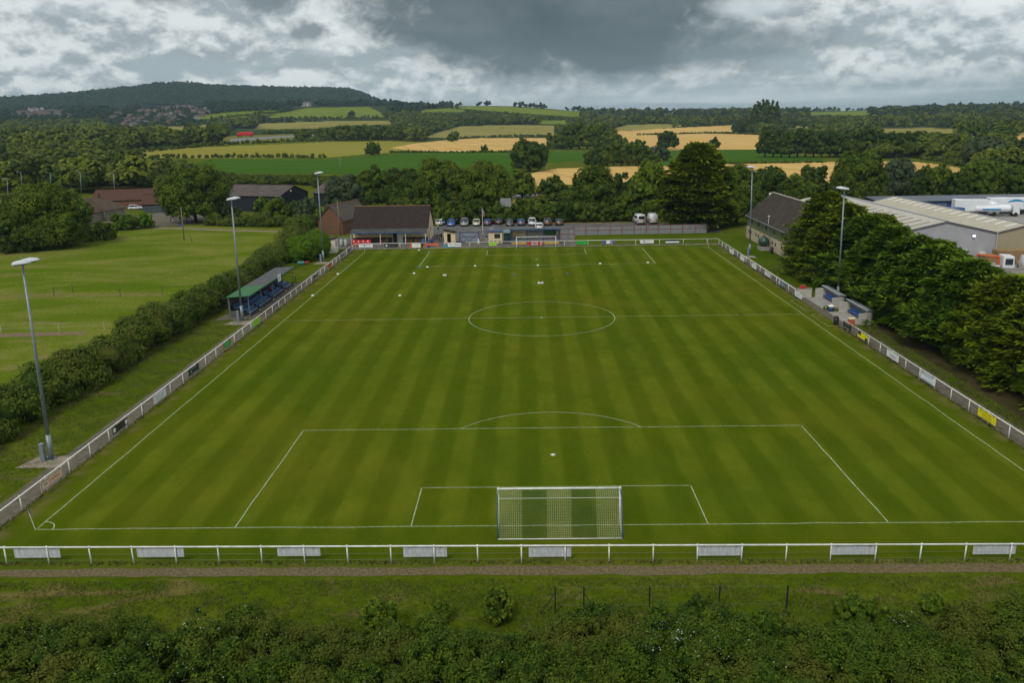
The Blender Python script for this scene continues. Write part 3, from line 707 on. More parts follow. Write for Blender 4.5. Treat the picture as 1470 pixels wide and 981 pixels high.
# ------------------------------------------------------------------ goals
def goal(label, y0, s, net=True, px=0.0):
    """s=-1: net hangs towards -y"""
    t = thing('goal', label, 'goal', (px, y0, 0), 0, 'football goals')
    hw, h, r = 3.66+.06, 2.44+.06, .06
    for x in (-hw, hw): MB().tube((x,0,0), (x,0,h+r), r, r, 12).build('post', WHT, t, smooth=True)
    MB().tube((-hw-r,0,h), (hw+r,0,h), r, r, 12).build('crossbar', WHT, t, smooth=True)
    if not net: 
        return t
    dt, db = .75, 1.75
    for x in (-hw, hw):
        mb = MB(); mb.path([(x,0,h-.05),(x,s*dt,h-.28),(x,s*db,.05)], .032, 8); mb.tube((x,0,.06),(x,s*db,.05),.03,.03,8)
        mb.build('stanchion', BLUE, t, smooth=True)
    MB().tube((-hw,s*db,.05),(hw,s*db,.05),.03,.03,8).build('ground_bar', WHT, t, smooth=True)
    MB().tube((-hw,s*dt,h-.28),(hw,s*dt,h-.28),.012,.012,6).build('net_wire', WHT, t)
    prof = []
    for k in range(8): prof.append((s*dt*k/8, h-.05-.23*k/8))
    for k in range(27):
        u = k/26; prof.append((s*(dt+(db-dt)*u) - s*.16*math.sin(math.pi*u), h-.28-(h-.33)*u))
    nx = 61; xs = np.linspace(-hw, hw, nx)
    wht = MB(); blu = MB()
    nb = 5
    def band(i): return int(min(nb-1, i/(nx-1)*nb))
    def sag(x, j): return .03*math.sin(x*2.1+j*.7)
    def ribbon(mb, a, b, w=.0052):
        a = Vector(a); b = Vector(b); mb.tube(a, b, w*.6, w*.6, 3, 0, False)
    for i, x in enumerate(xs):
        mb = wht if band(i) % 2 == 0 else blu
        for j in range(0, len(prof)-1): ribbon(mb, (x,prof[j][0],prof[j][1]), (x,prof[j+1][0],prof[j+1][1]))
    for j in range(1, len(prof)):
        for i in range(0, nx-1, 2):
            mb = wht if band(i) % 2 == 0 else blu
            ribbon(mb, (xs[i],prof[j][0],prof[j][1]), (xs[min(nx-1,i+2)],prof[j][0],prof[j][1]))
    for x in (-hw, hw):     # side nets
        for (a, b) in zip(prof[::2], prof[2::2]): pass
        for k in range(1, 12):
            z = h*k/12; u = max(0, min(1, (h-.28-z)/(h-.33))); yb = s*(dt+(db-dt)*u) if z < h-.28 else s*dt*.9
            ribbon(wht, (x,0,z), (x,yb,z))
        for k in range(1, 10):
            yy = s*db*k/10; zt = h-.05-.23*min(1, abs(yy)/dt) if abs(yy) < dt else max(.05, h-.28-(h-.33)*(abs(yy)-dt)/(db-dt))
            ribbon(wht, (x,yy,.02), (x,yy,zt))
    NW = M('net cord', (.66,.66,.46), (.56,.56,.38), 3, .8, .1); NB = M('blue net cord', (.03,.075,.10), (.035,.085,.12), 3, .8, .1)
    wht.build('net', NW, t); q = blu.build('net', NB, t); q['label'] = 'blue stripes of the goal net'
    return t
goal('white goal with a blue and white striped net, nearest the camera', 0, -1)
goal('plain white goal without a net, in front of the small far shelter', LEN, 1, False, .05)

# ------------------------------------------------------------------ corner flags, discs
def cflag(label, x, y, lean=(0,0)):
    t = thing('corner_flag', label, 'corner flag', (x,y,0), 0, 'corner flags')
    MB().tube((0,0,0),(lean[0],lean[1],1.5),.017,.015,8).build('pole', WHT, t)
    MB().slab((lean[0],lean[1]-.01,1.08),(lean[0]-.02,lean[1]-.01,1.5),(lean[0]+.10,lean[1]-.02,1.44),(lean[0]+.14,lean[1]+.02,1.1),.008).build('flag', DBLUE, t)
cflag('leaning corner flag with furled blue flag in the near corner of the pitch', -W2-.02, -.05, (-.28,.02))
cflag('corner flag in the far corner below the clubhouse', -W2, LEN)
cflag('corner flag in the far corner by the grey office building', W2, LEN)
def disc(px, py, mat, lab, grp, s=1.0, name='training_cone'):
    c = G(px, py); mb = MB(); r = .30*s
    mb.loft([[(r*f*math.cos(2*math.pi*k/14), r*f*math.sin(2*math.pi*k/14), z*s) for k in range(14)] for f, z in ((1,.0),(.97,.02),(.75,.16),(.42,.24),(.30,.25))])
    o = mb.build(name, mat, None, True); o.location = (c[0], c[1], .018); return tag(o, lab, 'cone', grp)
for px, py, lab in ((449,425,'white cone on the touchline nearest the seating stand'),(485,394,'white cone on the touchline between the seating stand and the far corner'),(574,425,'white cone alone on the grass between touchline and centre circle'),
        (594.5,393,'white cone just outside the far penalty box corner'),(613.5,384,'white cone on the far box line at its corner with the blue marker'),
        (682,382.5,'white cone on the far box line left of the goal'),(772,381.5,'white cone on the far box line in front of the goal'),(861.5,379,'white cone on the far box line right of the goal'),
        (930,377.5,'white cone on the far box line near its right-hand corner'),(601.5,359.5,'white cone on the goal line by the striped banner'),(793.8,654.2,'white disc lying on the near penalty spot')):
    disc(px, py, WHT, lab, 'white cones set out on the pitch', .75 if py < 600 else .45)
for px, py, lab in ((738,395,'small blue marker before the far penalty arc, left one'),(814.5,393.5,'small blue marker before the far penalty arc, right one'),(601,384.3,'small blue marker at the corner of the far penalty box'),
        (616,362.3,'small blue marker where the box line meets the far goal line'),(497,386,'small blue marker on the touchline below the clubhouse')):
    disc(px, py, M('blue marker', (.03,.13,.42)), lab, 'blue markers set out on the pitch', .6, 'training_marker')
def bundle(px, py, lab, w_):
    c = G(px, py); t = thing('training_kit', lab, 'training kit', (c[0],c[1],.014))
    MB().box(-w_/2,-.22,0,w_/2,.22,.16).sphere((-w_*.3,0,.2),.16,.14,.1).sphere((w_*.32,0,.2),.15,.13,.1).build('bag', M('white bag',(.72,.70,.66),(.55,.5,.46),4,.7), t, True)
    MB().box(-w_*.15,-.235,.03,w_*.15,-.2,.15).build('strap', M('pink strap',(.55,.28,.25)), t)
bundle(776,407.5,'low white pile of training kit between the centre circle and far goal',.85)
bundle(638.5,396.5,'little white bundle on the grass near the far penalty box',.55)

# ------------------------------------------------------------------ floodlights
def floodlight(label, x, y, ztop, dirx, lean=(0,0), nl=2):
    t = thing('floodlight', label, 'floodlight', (x,y,0), 0, 'floodlight masts round the pitch')
    top = (lean[0], lean[1], ztop)
    mb = MB(); mb.box(-.28,-.28,0,.28,.28,.04); mb.tube((0,0,0),(lean[0]*.13,lean[1]*.13,2.0),.19,.18,12); mb.tube((lean[0]*.13,lean[1]*.13,2.0),top,.135,.075,12)
    mb.build('mast', GALV, t, True)
    MB().box(-.52,-.5,0,-.22,-.2,1.35).box(-.54,-.52,1.35,-.20,-.18,1.42).build('control_cabinet', GALV, t)
    mb = MB(); mb.tube((lean[0]-.1,lean[1]-.95,ztop-.02),(lean[0]-.1,lean[1]+.95,ztop-.02),.05,.05,8); mb.tube(top,(lean[0],lean[1],ztop+.55),.02,.015,6)
    mb.build('crossarm', GALV, t, True)
    for k in (-1, 1):
        cx, cy = lean[0]+dirx*.25, lean[1]+k*.55
        m = MB(); nn = 8
        rings = []
        for f, ww, hh in ((-.62,.16,.10),(-.5,.34,.2),(0,.44,.27),(.45,.40,.19),(.66,.20,.05)):
            rings.append([(cx+dirx*f, cy+ww*math.cos(2*math.pi*q/12), ztop+.10+max(-.04, hh*math.sin(2*math.pi*q/12))+f*.10) for q in range(12)])
        m.loft(rings); m.build('lamp_head', M('lamp shell', (.52,.54,.55), (.42,.44,.45), 2, .4, .4), t, True)
        MB().box(cx-.35 if dirx>0 else cx-.3, cy-.28, ztop+.03, cx+.35, cy+.28, ztop+.055).build('lens', GLS, t)
    return t
for lab, px, py, tpx, tpy, dx in (('tall floodlight mast nearest the camera on the side of the seating stand',74,660,32,379,1),('floodlight mast at the near end of the seating stand',348,461,332,287,1),
        ('floodlight mast beside the clipped round bush and white hut',464.5,376,455.6,249.6,1),('floodlight mast beside the oil tank and office building',1076,366,1080,241,-1),('floodlight mast behind the dugouts in front of the conifers',1202.3,432,1212.3,272,-1)):
    g = G(px, py); t_ = at(tpx, tpy, g[1]); floodlight(lab, g[0], g[1], t_[2], dx, (t_[0]-g[0], 0))
# ------------------------------------------------------------------ covered seating stand (between side rail and hedge)
st = thing('seating_stand', 'low covered stand with blue seats and a part green, part grey roof', 'stand', (0,0,0))
SX = -37.45
mb = MB()
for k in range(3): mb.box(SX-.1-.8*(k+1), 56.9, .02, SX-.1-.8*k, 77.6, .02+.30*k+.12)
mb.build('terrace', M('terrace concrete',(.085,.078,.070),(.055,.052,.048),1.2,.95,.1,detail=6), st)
MB().box(SX-2.85,56.8,.02,SX-2.72,77.6,2.6).build('back_wall', M('stand cladding',(.10,.105,.10),(.075,.08,.078),1,.8,.2), st)
MB().box(SX-2.72,56.75,.02,SX-1.9,56.82,.9).build('end_wall', M('stand cladding',(.10,.105,.10)), st)
for y in (56.75, 61.9, 67.1, 72.4, 77.6):
    MB().tube((SX-.15,y,.0),(SX-.15,y,2.78),.05,.05,8).build('roof_post', DGALV, st); MB().tube((SX-2.66,y,.0),(SX-2.66,y,2.7),.06,.06,8).build('roof_post', DGALV, st)
def roof_piece(y0, y1, mat):
    MB().slab((SX+.10,y0,2.90),(SX+.10,y1,2.90),(SX-2.95,y1,2.74),(SX-2.95,y0,2.74),.08).build('roof', mat, st)
GRNR = M('green roof sheet',(.036,.135,.045),(.028,.105,.036),1.2,.7,.2,detail=5)
roof_piece(56.5, 63.4, GRNR); roof_piece(63.4, 78.1, M('grey roof felt',(.070,.074,.078),(.10,.103,.103),1.0,.95,.08,detail=7))
MB().box(SX+.101,56.5,2.78,SX+.14,78.1,2.92).build('fascia', GRNR, st)
SEAT = M('blue seat plastic',(.018,.065,.150),(.030,.095,.19),2,.5,.3); SEAT2 = M('worn seat edge',(.42,.50,.56),(.33,.40,.46),3,.6,.3)
sm = MB()
sm.loft([[(-.17,-.22,.40),(.19,-.22,.36),(.19,.22,.36),(-.17,.22,.40)],[(-.17,-.22,.45),(.21,-.22,.42),(.21,.22,.42),(-.17,.22,.45)]])
sm.loft([[(-.23,-.22,.44),(-.15,-.22,.44),(-.15,.22,.44),(-.23,.22,.44)],[(-.29,-.22,.88),(-.24,-.22,.88),(-.24,.22,.88),(-.29,.22,.88)]])
sm.box(.212,-.16,.34,.235,.16,.43,1); sm.box(-.237,-.14,.60,-.225,.14,.74,1); sm.box(-.06,-.03,.0,-.0,.03,.40,0)
seat0 = sm.build('seat', [SEAT, SEAT2], st); seats = []
for k in range(3):
    for blk in ((57.3,6),(61.2,10),(67.2,10),(73.6,6)):
        for i in range(blk[1]): seats.append((SX-.42-.8*k, blk[0]+i*.53, .14+.30*k))
for i, p in enumerate(seats[:96]):
    o = seat0 if i == 0 else seat0.copy()
    if i: COL.objects.link(o); o.parent = st
    o.location = p; o.rotation_euler = (0,0,rng.normal(0,.02))
for y in (60.6, 66.7, 72.9):
    MB().box(SX-.12,y-.25,.145,SX+.02,y+.30,.19).box(SX-.92,y-.22,.445,SX-.80,y+.26,.47).build('step_edge', M('yellow step paint',(.62,.40,.02),(.5,.30,.02),3), st)
mb = MB()
for y in (77.9, 79.4): mb.tube((SX-.3,y,0),(SX-.3,y,1.05),.045,.045,8)
mb.tube((SX-.3,77.9,1.05),(SX-.3,79.4,1.05),.035,.035,8); mb.tube((SX-.3,79.4,1.05),(SX-2.6,79.4,1.3),.035,.035,8); mb.build('handrail', BLK, st)
sb = thing('stand_sign', 'square white sign hung under the edge of the stand roof', 'sign', (SX+.17, 69.6, 0), R(90))
MB().box(-.70,-.03,2.25,.70,.0,3.2).build('panel', PALE, sb); bars(MB(), [(-.4,2.78,.4,2.86),(-.35,2.55,.3,2.63)], -.032).build('lettering', INKB, sb)
sheet('stand_forecourt', [(-41.6,55.2),(-37.1,55.6),(-37.1,79.5),(-38,79.5),(-41.6,56.3)], .028, M('stand slab',(.17,.145,.115),(.115,.098,.08),.9,.95,.1,detail=7))
# ------------------------------------------------------------------ dugouts
def dugout(label, y0, y1):
    t = thing('dugout', label, 'dugout', (0,0,0), 0, 'team dugouts')
    BLK_W = M('painted blockwork',(.44,.42,.36),(.36,.34,.29),1.5,.85,.2,detail=6)
    MB().box(36.0,y0-.1,.0,38.95,y1+.1,.09).build('floor_slab', CONC, t)
    MB().box(38.75,y0,.09,38.9,y1,1.42).build('back_wall', M('perspex back',(.15,.165,.15),(.11,.12,.105),1,.3,.5), t)
    for y in (y0, y1-.16):
        MB().prism([(37.3,.09),(38.75,.09),(38.75,1.44),(37.3,1.30)],'y',y,y+.16).build('side_wall', BLK_W, t)
    MB().slab((38.2,y0-.1,1.74),(39.05,y0-.1,1.62),(39.05,y1+.1,1.62),(38.2,y1+.1,1.74),.05).build('roof', M('clear roof sheet',(.26,.28,.28),(.20,.21,.20),1.4,.5,.4,detail=5), t)
    MB().box(38.16,y0-.1,1.67,38.199,y1+.1,1.76).build('roof_edge', M('pale teal trim',(.50,.60,.58)), t)
    mbp = MB()
    for k in range(4): yy = y0+.1+(y1-y0-.2)*k/3; mbp.tube((38.72,yy,1.40),(38.6,yy,1.66),.03,.03,6)
    mbp.build('roof_bracket', DGALV, t)
    mb = MB(); n = int((y1-y0-.6)/.55)
    for i in range(n):
        y = y0+.35+i*.55; mb.loft([[(38.2,y,.46),(38.6,y,.48),(38.6,y+.46,.48),(38.2,y+.46,.46)],[(38.18,y,.53),(38.6,y,.54),(38.6,y+.46,.54),(38.18,y+.46,.53)]]); mb.box(38.58,y,.5,38.68,y+.46,.95)
    mb.box(38.3,y0+.3,.3,38.4,y1-.3,.46); mb.build('bench', M('blue bench plastic',(.04,.10,.30),(.03,.08,.25),2,.4,.4), t)
    return t
dugout('farther dugout with pale end wall, next to the white board', 57.6, 64.0)
dugout('nearer dugout with white end wall, in front of the conifer hedge', 48.9, 55.3)
def wingwall(label, x0,y0,x1,y1):
    t = thing('block_wall', label, 'wall', (0,0,0)); MB().box(x0,y0,0,x1,y1,1.25).build('wall', M('painted blockwork',(.44,.42,.36)), t); MB().box(x0-.04,y0-.04,1.25,x1+.04,y1+.04,1.32).build('coping', CONC, t)
wingwall('low pale block wall joining the far rail end to the dugout', 34.9,64.02,36.85,64.2)
def crate(label, x, y, z0=.09, sz=(.6,.4,.4), mat=RED, lidmat=None, name='kit_box', cat='box'):
    t = thing(name, label, cat, (x,y,z0)); a,b,c = sz
    MB().box(-a/2,-b/2,0,a/2,b/2,c*.82).build('body', mat, t, bevel=.02); MB().box(-a/2-.02,-b/2-.02,c*.82,a/2+.02,b/2+.02,c).build('lid', lidmat or mat, t, bevel=.01)
crate('red equipment box on top of the low block wall by the farther dugout', 35.6,64.11,1.32,(.7,.3,.4),RED)
crate('red kit box behind the rail beside the nearer dugout', 36.3,48.5,.024,(.7,.5,.95),M('rusty red box',(.45,.09,.04)),CRM)
def drum(label, x, y, r, h, mat, lid, name='water_tub', cat='tub', z0=.024):
    t = thing(name, label, cat, (x,y,z0)); n=16
    MB().loft([[(r*f*math.cos(2*math.pi*k/n), r*f*math.sin(2*math.pi*k/n), z) for k in range(n)] for f,z in ((.85,0),(.98,h*.25),(1,h*.6),(.98,h))]).build('body', mat, t, True)
    MB().loft([[(r*f*math.cos(2*math.pi*k/n), r*f*math.sin(2*math.pi*k/n), z) for k in range(n)] for f,z in ((1.05,h),(1.05,h+.08),(.7,h+.22),(.2,h+.28))]).build('lid', lid, t, True)
drum('blue tub with a white lid standing between the two dugouts', 36.6,55.9,.38,.6,DBLUE,WHT)
drum('dark bin at the end of the rail beside the nearer dugout', 34.75,49.1,.3,.8,BLK,BLK,'litter_bin','bin')
bg_ = thing('kit_bag', 'dark kit bag with lime stripes on the ground by the farther dugout', 'bag', (36.5,57.1,.09)); MB().sphere((0,0,.18),.5,.22,.2).build('bag', BLK, bg_, True); MB().box(-.3,-.235,.1,-.1,-.18,.3).box(.1,-.235,.1,.3,-.18,.3).build('stripe', LIME, bg_)

# ------------------------------------------------------------------ buildings
TILE = M('dark roof tile',(.026,.020,.018),(.042,.033,.028),1.4,.95,.04,detail=7,stretch=(1,3,3)); FELT = M('grey roof sheet',(.050,.048,.048),(.075,.071,.069),.8,.95,.05,detail=6)
BRICK = M('brown brick',(.125,.062,.036),(.17,.09,.055),5,.9,.15,detail=5); BRTILE = M('red brown tile',(.085,.042,.030),(.06,.032,.024),1.2,.9,.15,detail=7)
STONE = M('grey stone wall',(.27,.235,.18),(.19,.165,.125),1.8,.9,.15,detail=7); BARNW = M('dark barn cladding',(.018,.021,.027),(.028,.032,.04),.5,.9,.08)
RIDGE = M('terracotta ridge',(.26,.15,.07),(.20,.11,.055),3,.9,.15)
def window(parent, p, wv, hv, mat_f=None, nrm=(0,-1,0), nx=2):
    """window centred at p on a wall with outward normal nrm"""
    n = Vector(nrm); u = Vector((-n.y, n.x, 0)); p = Vector(p)
    def B(mb, a0, z0, a1, z1, d0, d1):
        vs = []
        for z in (z0, z1):
            for (a, d) in ((a0,d0),(a1,d0),(a1,d1),(a0,d1)): q = p+u*a+n*d; vs.append((q.x,q.y,p.z+z))
        mb.add(vs, [(0,3,2,1),(4,5,6,7),(0,1,5,4),(1,2,6,5),(2,3,7,6),(3,0,4,7)])
    f = MB(); t = .06
    B(f,-wv/2,-hv/2,wv/2,-hv/2+t,-.05,.03); B(f,-wv/2,hv/2-t,wv/2,hv/2,-.05,.03); 
    for k in range(nx+1): c = -wv/2+t/2+(wv-t)*k/nx; B(f,c-t/2,-hv/2+t,c+t/2,hv/2-t,-.05,.03)
    fo = f.build('window', mat_f or WHT, parent)
    g = MB(); B(g,-wv/2+t,-hv/2+t,wv/2-t,hv/2-t,-.03,.012); g.build('pane', GLS, fo)
# clubhouse with veranda
ch = thing('clubhouse', 'cream clubhouse with dark tiled roof and an open veranda facing the pitch', 'clubhouse', (0,0,0))
X0, X1, YF, YB, YR, ZE, ZR = -37.2, -21.9, 121.4, 131.6, 126.4, 3.15, 7.0
MB().prism([(YF,0),(YB,0),(YB,ZE),(YR,ZR-.12),(YF,ZE)],'x',X0,X1).build('wall', CREAM, ch)
mb = MB(); dx = .25
mb.slab((X0-dx,YF-.45,ZE-.22),(X1+dx,YF-.45,ZE-.22),(X1+dx,YR,ZR),(X0-dx,YR,ZR),.14); mb.slab((X1+dx,YB+.45,ZE-.22),(X0-dx,YB+.45,ZE-.22),(X0-dx,YR,ZR),(X1+dx,YR,ZR),.14)
rf = mb.build('roof', TILE, ch); MB().box(X0-dx,YR-.14,ZR-.04,X1+dx,YR+.14,ZR+.08).build('ridge', RIDGE, rf)
MB().slab((X0-.1,118.7,2.42),(X1+.05,118.7,2.42),(X1+.05,121.35,2.98),(X0-.1,121.35,2.98),.09).build('veranda_roof', FELT, ch)
MB().box(X0-.1,118.62,2.30,X1+.05,118.70,2.46).build('veranda_fascia', BLUE, ch)
MB().box(X0,YF-.47,ZE-.36,X1,YF-.40,ZE-.20).build('gutter', M('green gutter',(.05,.14,.11)), ch)
for x in (X0+.1, -31.2, -26.1, X1-.15): MB().box(x-.06,118.75,0,x+.06,118.87,2.4).build('veranda_post', M('pale post',(.62,.62,.60)), ch)
MB().box(X0,118.9,.0,X1,121.35,.03).build('veranda_floor', CONC, ch)
MB().box(X0,121.30,.03,X1,121.395,1.15).build('dado', M('brown dado',(.075,.045,.028),(.055,.035,.022),2,.8), ch)
for x, z, ww, hh in ((-35.9,2.05,.9,.5),(-33.6,2.1,1.2,.42),(-32.6,2.1,.8,.42),(-25.4,2.15,.9,.45),(-24.5,2.15,.5,.4)): window(ch,(x,YF,z),ww,hh,M('dark frame',(.03,.03,.03)),(0,-1,0),2)
dr = MB().box(-29.0,121.28,.03,-28.2,121.40,2.2).build('door', BLK, ch); MB().box(-28.17,121.24,.03,-27.1,121.30,2.15).build('door', PALE, ch); MB().box(-29.12,121.27,.03,-29.02,121.39,2.3).box(-27.08,121.27,.03,-26.98,121.39,2.3).build('door_frame', WHT, ch)
window(ch,(X1,126.9,2.1),1.0,.9,DBLUE,(1,0,0),2); MB().box(X1-.02,122.9,.02,X1+.05,123.9,2.1).build('door', DBLUE, ch); window(ch,(X1,126.4,5.1),.35,.5,BLK,(1,0,0),1)
MB().tube((X1-.3,YR,ZR),(X1-.3,YR,ZR+1.3),.025,.025,6).tube((X1-.7,YR-.1,ZR+1.1),(X1+.2,YR+.1,ZR+1.3),.015,.015,5).tube((X1-.6,YR-.3,ZR+.9),(X1-.1,YR+.3,ZR+1.0),.015,.015,5).build('aerial', GALV, ch)
MB().box(X0+.3,118.2,.03,X0+4.2,118.3,1.15).build('red_banner', M('red banner',(.52,.02,.02),(.45,.015,.015),2,.6), None); rbn = COL.objects[-1]; rbn.name='sponsor_banner'; tag(rbn,'red banner with white spots at the end of the clubhouse veranda','banner')
sp = MB()
for k in range(4): sp.box(X0+.6+k*.95,118.185,.72,X0+.85+k*.95,118.198,.98)
sp.build('emblem', INKW, rbn)
def picnic(label, x, y, rz=0):
    t = thing('picnic_table', label, 'table', (x,y,.03), rz, 'picnic tables on the veranda')
    MB().box(-.9,-.36,.70,.9,.36,.75).build('table_top', TIMB, t)
    for s in (-1,1): MB().box(-.9,s*.72-.14,.42,.9,s*.72+.14,.46).build('bench', TIMB, t)
    for x_ in (-.65,.65): MB().slab((x_-.04,-.78,.0),(x_+.04,-.78,.0),(x_+.04,-.3,.7),(x_-.04,-.3,.7),.06).slab((x_+.04,.78,.0),(x_-.04,.78,.0),(x_-.04,.3,.7),(x_+.04,.3,.7),.06).build('leg', TIMB, t)
picnic('brown picnic table under the veranda left of the clubhouse door', -31.9+1.2, 119.8); picnic('brown picnic table under the veranda right of the clubhouse door', -25.7, 119.9); picnic('brown picnic table under the veranda behind the banner with orange ends', -23.6, 119.9)
drum('dark barrel under the veranda near the clubhouse door', -29.9,119.5,.32,.95,BLK,BLK,'barrel','barrel',.03)
drum('blue bin by the last veranda post of the clubhouse', -22.4,118.0,.33,.95,BLUE,BLUE,'wheelie_bin','bin')
drum('blue bin leaning at the orange barrier', -21.0,114.6,.30,.8,BLUE,BLUE,'wheelie_bin','bin')
# brick house behind it
def gabled(name, label, cat, org, rz, wx, ly, ze, zr, wall, roof, over=.3, hip=0.0):
    """gable ends at local y=0 and y=ly, ridge along local y, x in +-wx/2"""
    t = thing(name, label, cat, org, rz); h = wx/2
    mb = MB()
    if hip: mb.box(-h,0,0,h,ly,ze)
    else: mb.prism([(-h,0),(h,0),(h,ze),(0,zr-.1),(-h,ze)],'y',0,ly)
    mb.build('wall', wall, t); sl = (zr-ze)/h; e = over
    mb = MB()
    if hip:
        A,B,C_,D_ = (-h-e,-e,ze-.05),(h+e,-e,ze-.05),(h+e,ly+e,ze-.05),(-h-e,ly+e,ze-.05); r0,r1 = (0,hip,zr),(0,ly-hip,zr)
        mb.add([A,B,C_,D_,r0,r1],[(0,1,4),(1,2,5,4),(2,3,5),(3,0,4,5),(3,2,1,0)])
    else:
        mb.slab((h+e,-e,ze-sl*e),(h+e,ly+e,ze-sl*e),(0,ly+e,zr),(0,-e,zr),.12); mb.slab((-h-e,ly+e,ze-sl*e),(-h-e,-e,ze-sl*e),(0,-e,zr),(0,ly+e,zr),.12)
    r = mb.build('roof', roof, t); MB().box(-.12,-e+(hip or 0),zr-.03,.12,ly+e-(hip or 0),zr+.09).build('ridge', RIDGE, r)
    return t, r
t_, _ = gabled('brick_house','brown brick house with steep tiled gable, behind the end of the clubhouse','house',(-45.0,135.5,0),R(-16),6.2,13,3.3,6.4,BRICK,M('brown slate',(.060,.048,.040),(.08,.064,.054),1.3,.85,.2,detail=6))
window(t_,(0,0,1.6),1.5,.35,STONE,(0,-1,0),2)
hut = thing('white_hut','small white hut with dark lean-to roof beside the clipped round bush','hut',(-38.8,108.7,0))
MB().prism([(-1.1,0),(.75,0),(.75,2.75),(-1.1,2.45)],'y',0,2.4).build('wall', M('white render',(.66,.62,.52),(.58,.53,.43),1.2,.8,.2,detail=5), hut); MB().slab((-1.3,-.15,2.48),(.95,-.15,2.86),(.95,2.6,2.86),(-1.3,2.6,2.48),.09).build('roof', TILE, hut)
MB().box(.752,.5,1.2,.765,1.6,2.1).build('notice', M('notice blue',(.16,.18,.42),(.45,.45,.55),4), hut); 
# steel palisade behind hut and kegs
pf = thing('palisade_fence','short grey palisade fence between the white hut and clubhouse','fence',(0,0,0))
mb = MB()
for k in range(34): x = -42.6+k*.16; mb.box(x,118.5,0,x+.09,118.53,1.75)
mb.build('slats', M('grey slat',(.22,.22,.22),(.17,.17,.17)), pf); MB().box(-42.6,118.54,.4,-37.2,118.6,.46).box(-42.6,118.54,1.4,-37.2,118.6,1.46).build('rail', DGALV, pf)
drum('pale keg beside the palisade fence, nearer the clubhouse', -38.0,117.6,.33,1.1,M('keg grey',(.40,.40,.37)),M('keg grey',(.40,.40,.37)),'keg','keg'); drum('pale keg beside the palisade fence, nearer the white hut', -38.9,117.7,.33,1.1,M('keg grey',(.40,.40,.37)),M('keg grey',(.40,.40,.37)),'keg','keg')
# entrance hut, gates, kiosk, far shelter
eh = thing('turnstile_hut','cream entrance hut with sloping roof and open doorway by the gate','hut',(-18.3,118.3,0))
WH = M('hut cream',(.62,.52,.33),(.55,.46,.29),1.2,.85,.2)
MB().box(0,0,0,.62,1.9,2.55).box(1.4,0,0,2.25,1.9,2.25).box(.62,.0,2.1,1.4,1.9,2.45).box(.62,1.2,0,1.4,1.9,2.1).build('wall', WH, eh); MB().slab((-.15,-.2,2.82),(2.5,-.2,2.30),(2.5,2.1,2.30),(-.15,2.1,2.82),.08).build('roof', TILE, eh); MB().box(.62,1.15,0,1.4,1.19,2.1).build('door', M('doorway shade',(.03,.025,.03)), eh)  # near-black panel paints the shade inside the open doorway
gt = thing('steel_gate','wide blue steel double gate with diagonal braces between hut and kiosk','gate',(-15.3,120.6,0))
for x in (0, 3.9): MB().box(x-.06,-.06,0,x+.06,.06,2.3).build('post', DBLUE, gt)
MB().box(.08,.02,.1,3.82,.05,2.0).build('sheet_panel', M('gate mesh',(.22,.25,.29),(.17,.20,.24),2,.6), gt)
mb = MB(); mb.box(.08,-.04,1.95,3.82,.02,2.05).box(.08,-.04,.08,3.82,.02,.16).box(.08,-.04,1.1,3.82,.02,1.16); mb.tube((.1,-.02,1.95),(1.95,-.02,.15),.035,.035,6).tube((3.8,-.02,1.95),(1.95,-.02,.15),.035,.035,6); mb.build('frame', DBLUE, gt)
gp = thing('mesh_gate','narrow brown mesh gate beside the cream kiosk','gate',(-11.2,120.4,0))
mb = MB()
for x in (0,.55,1.1,1.65): mb.box(x-.03,-.03,0,x+.03,.03,2.3)
mb.box(0,-.03,2.24,1.65,.03,2.3).box(0,-.03,1.1,1.65,.03,1.15).box(0,-.03,.05,1.65,.03,.11); mb.build('frame', M('brown steel',(.13,.06,.05)), gp)
mb = MB()
for k in range(11): mb.tube((.08+k*.15,0,.1),(.08+k*.15,0,2.25),.006,.006,4)
mb.build('mesh', DGALV, gp)
ks = thing('kiosk','cream refreshment kiosk with blue flat roof and dark serving window','kiosk',(-9.35,117.9,0))
MB().box(0,0,0,2.75,2.4,2.35).build('wall', WH, ks); MB().box(-.12,-.2,2.35,2.87,2.5,2.52).build('roof', DBLUE, ks); window(ks,(1.75,0,1.55),1.15,.9,M('dark frame',(.03,.03,.03)),(0,-1,0),3)
for x in (.25,1.05,1.95): MB().box(x,-.03,.12,x+.6,.0,.62).build('vent_panel', M('vent grey',(.19,.165,.12),(.12,.10,.08),6), ks)
MB().tube((.5,-.01,1.5),(.5,-.03,1.5),.09,.09,10).build('emblem', M('emblem olive',(.25,.3,.2)), ks)
MB().box(.2,.8,2.52,1.0,1.8,3.0).build('roof_box', DGALV, ks)
gc = thing('green_container','dark green storage container beside the kiosk','container',(-6.3,118.4,0))
mb = MB(); mb.box(0,0,0,1.25,2.6,2.05)
for k in range(7): mb.box(.06+k*.17,-.04,.1,.14+k*.17,0,1.95)
mb.build('body', DGRN, gc); MB().slab((-.1,-.2,2.12),(1.35,-.2,2.12),(1.35,2.7,2.35),(-.1,2.7,2.35),.06).build('roof', M('grey green sheet',(.15,.2,.19)), gc)
fs = thing('spectator_shelter','small three-bay shelter with blue posts and advertising panels behind the far goal','shelter',(-4.9,117.0,0))
MB().box(0,1.75,0,9.8,1.85,2.7).build('back_wall', M('shelter cladding',(.30,.31,.32),(.24,.25,.26),1.5,.7), fs); MB().slab((-.2,-.35,2.98),(10,-.35,2.98),(10,2.0,2.72),(-.2,2.0,2.72),.10).build('roof', M('shelter roof',(.17,.19,.21)), fs); MB().box(-.2,-.42,2.82,10,-.352,3.02).build('fascia', BLUE, fs)
for x in (0,3.25,6.5,9.7): MB().box(x-.07,-.32,0,x+.07,-.18,2.82).build('post', DBLUE, fs)
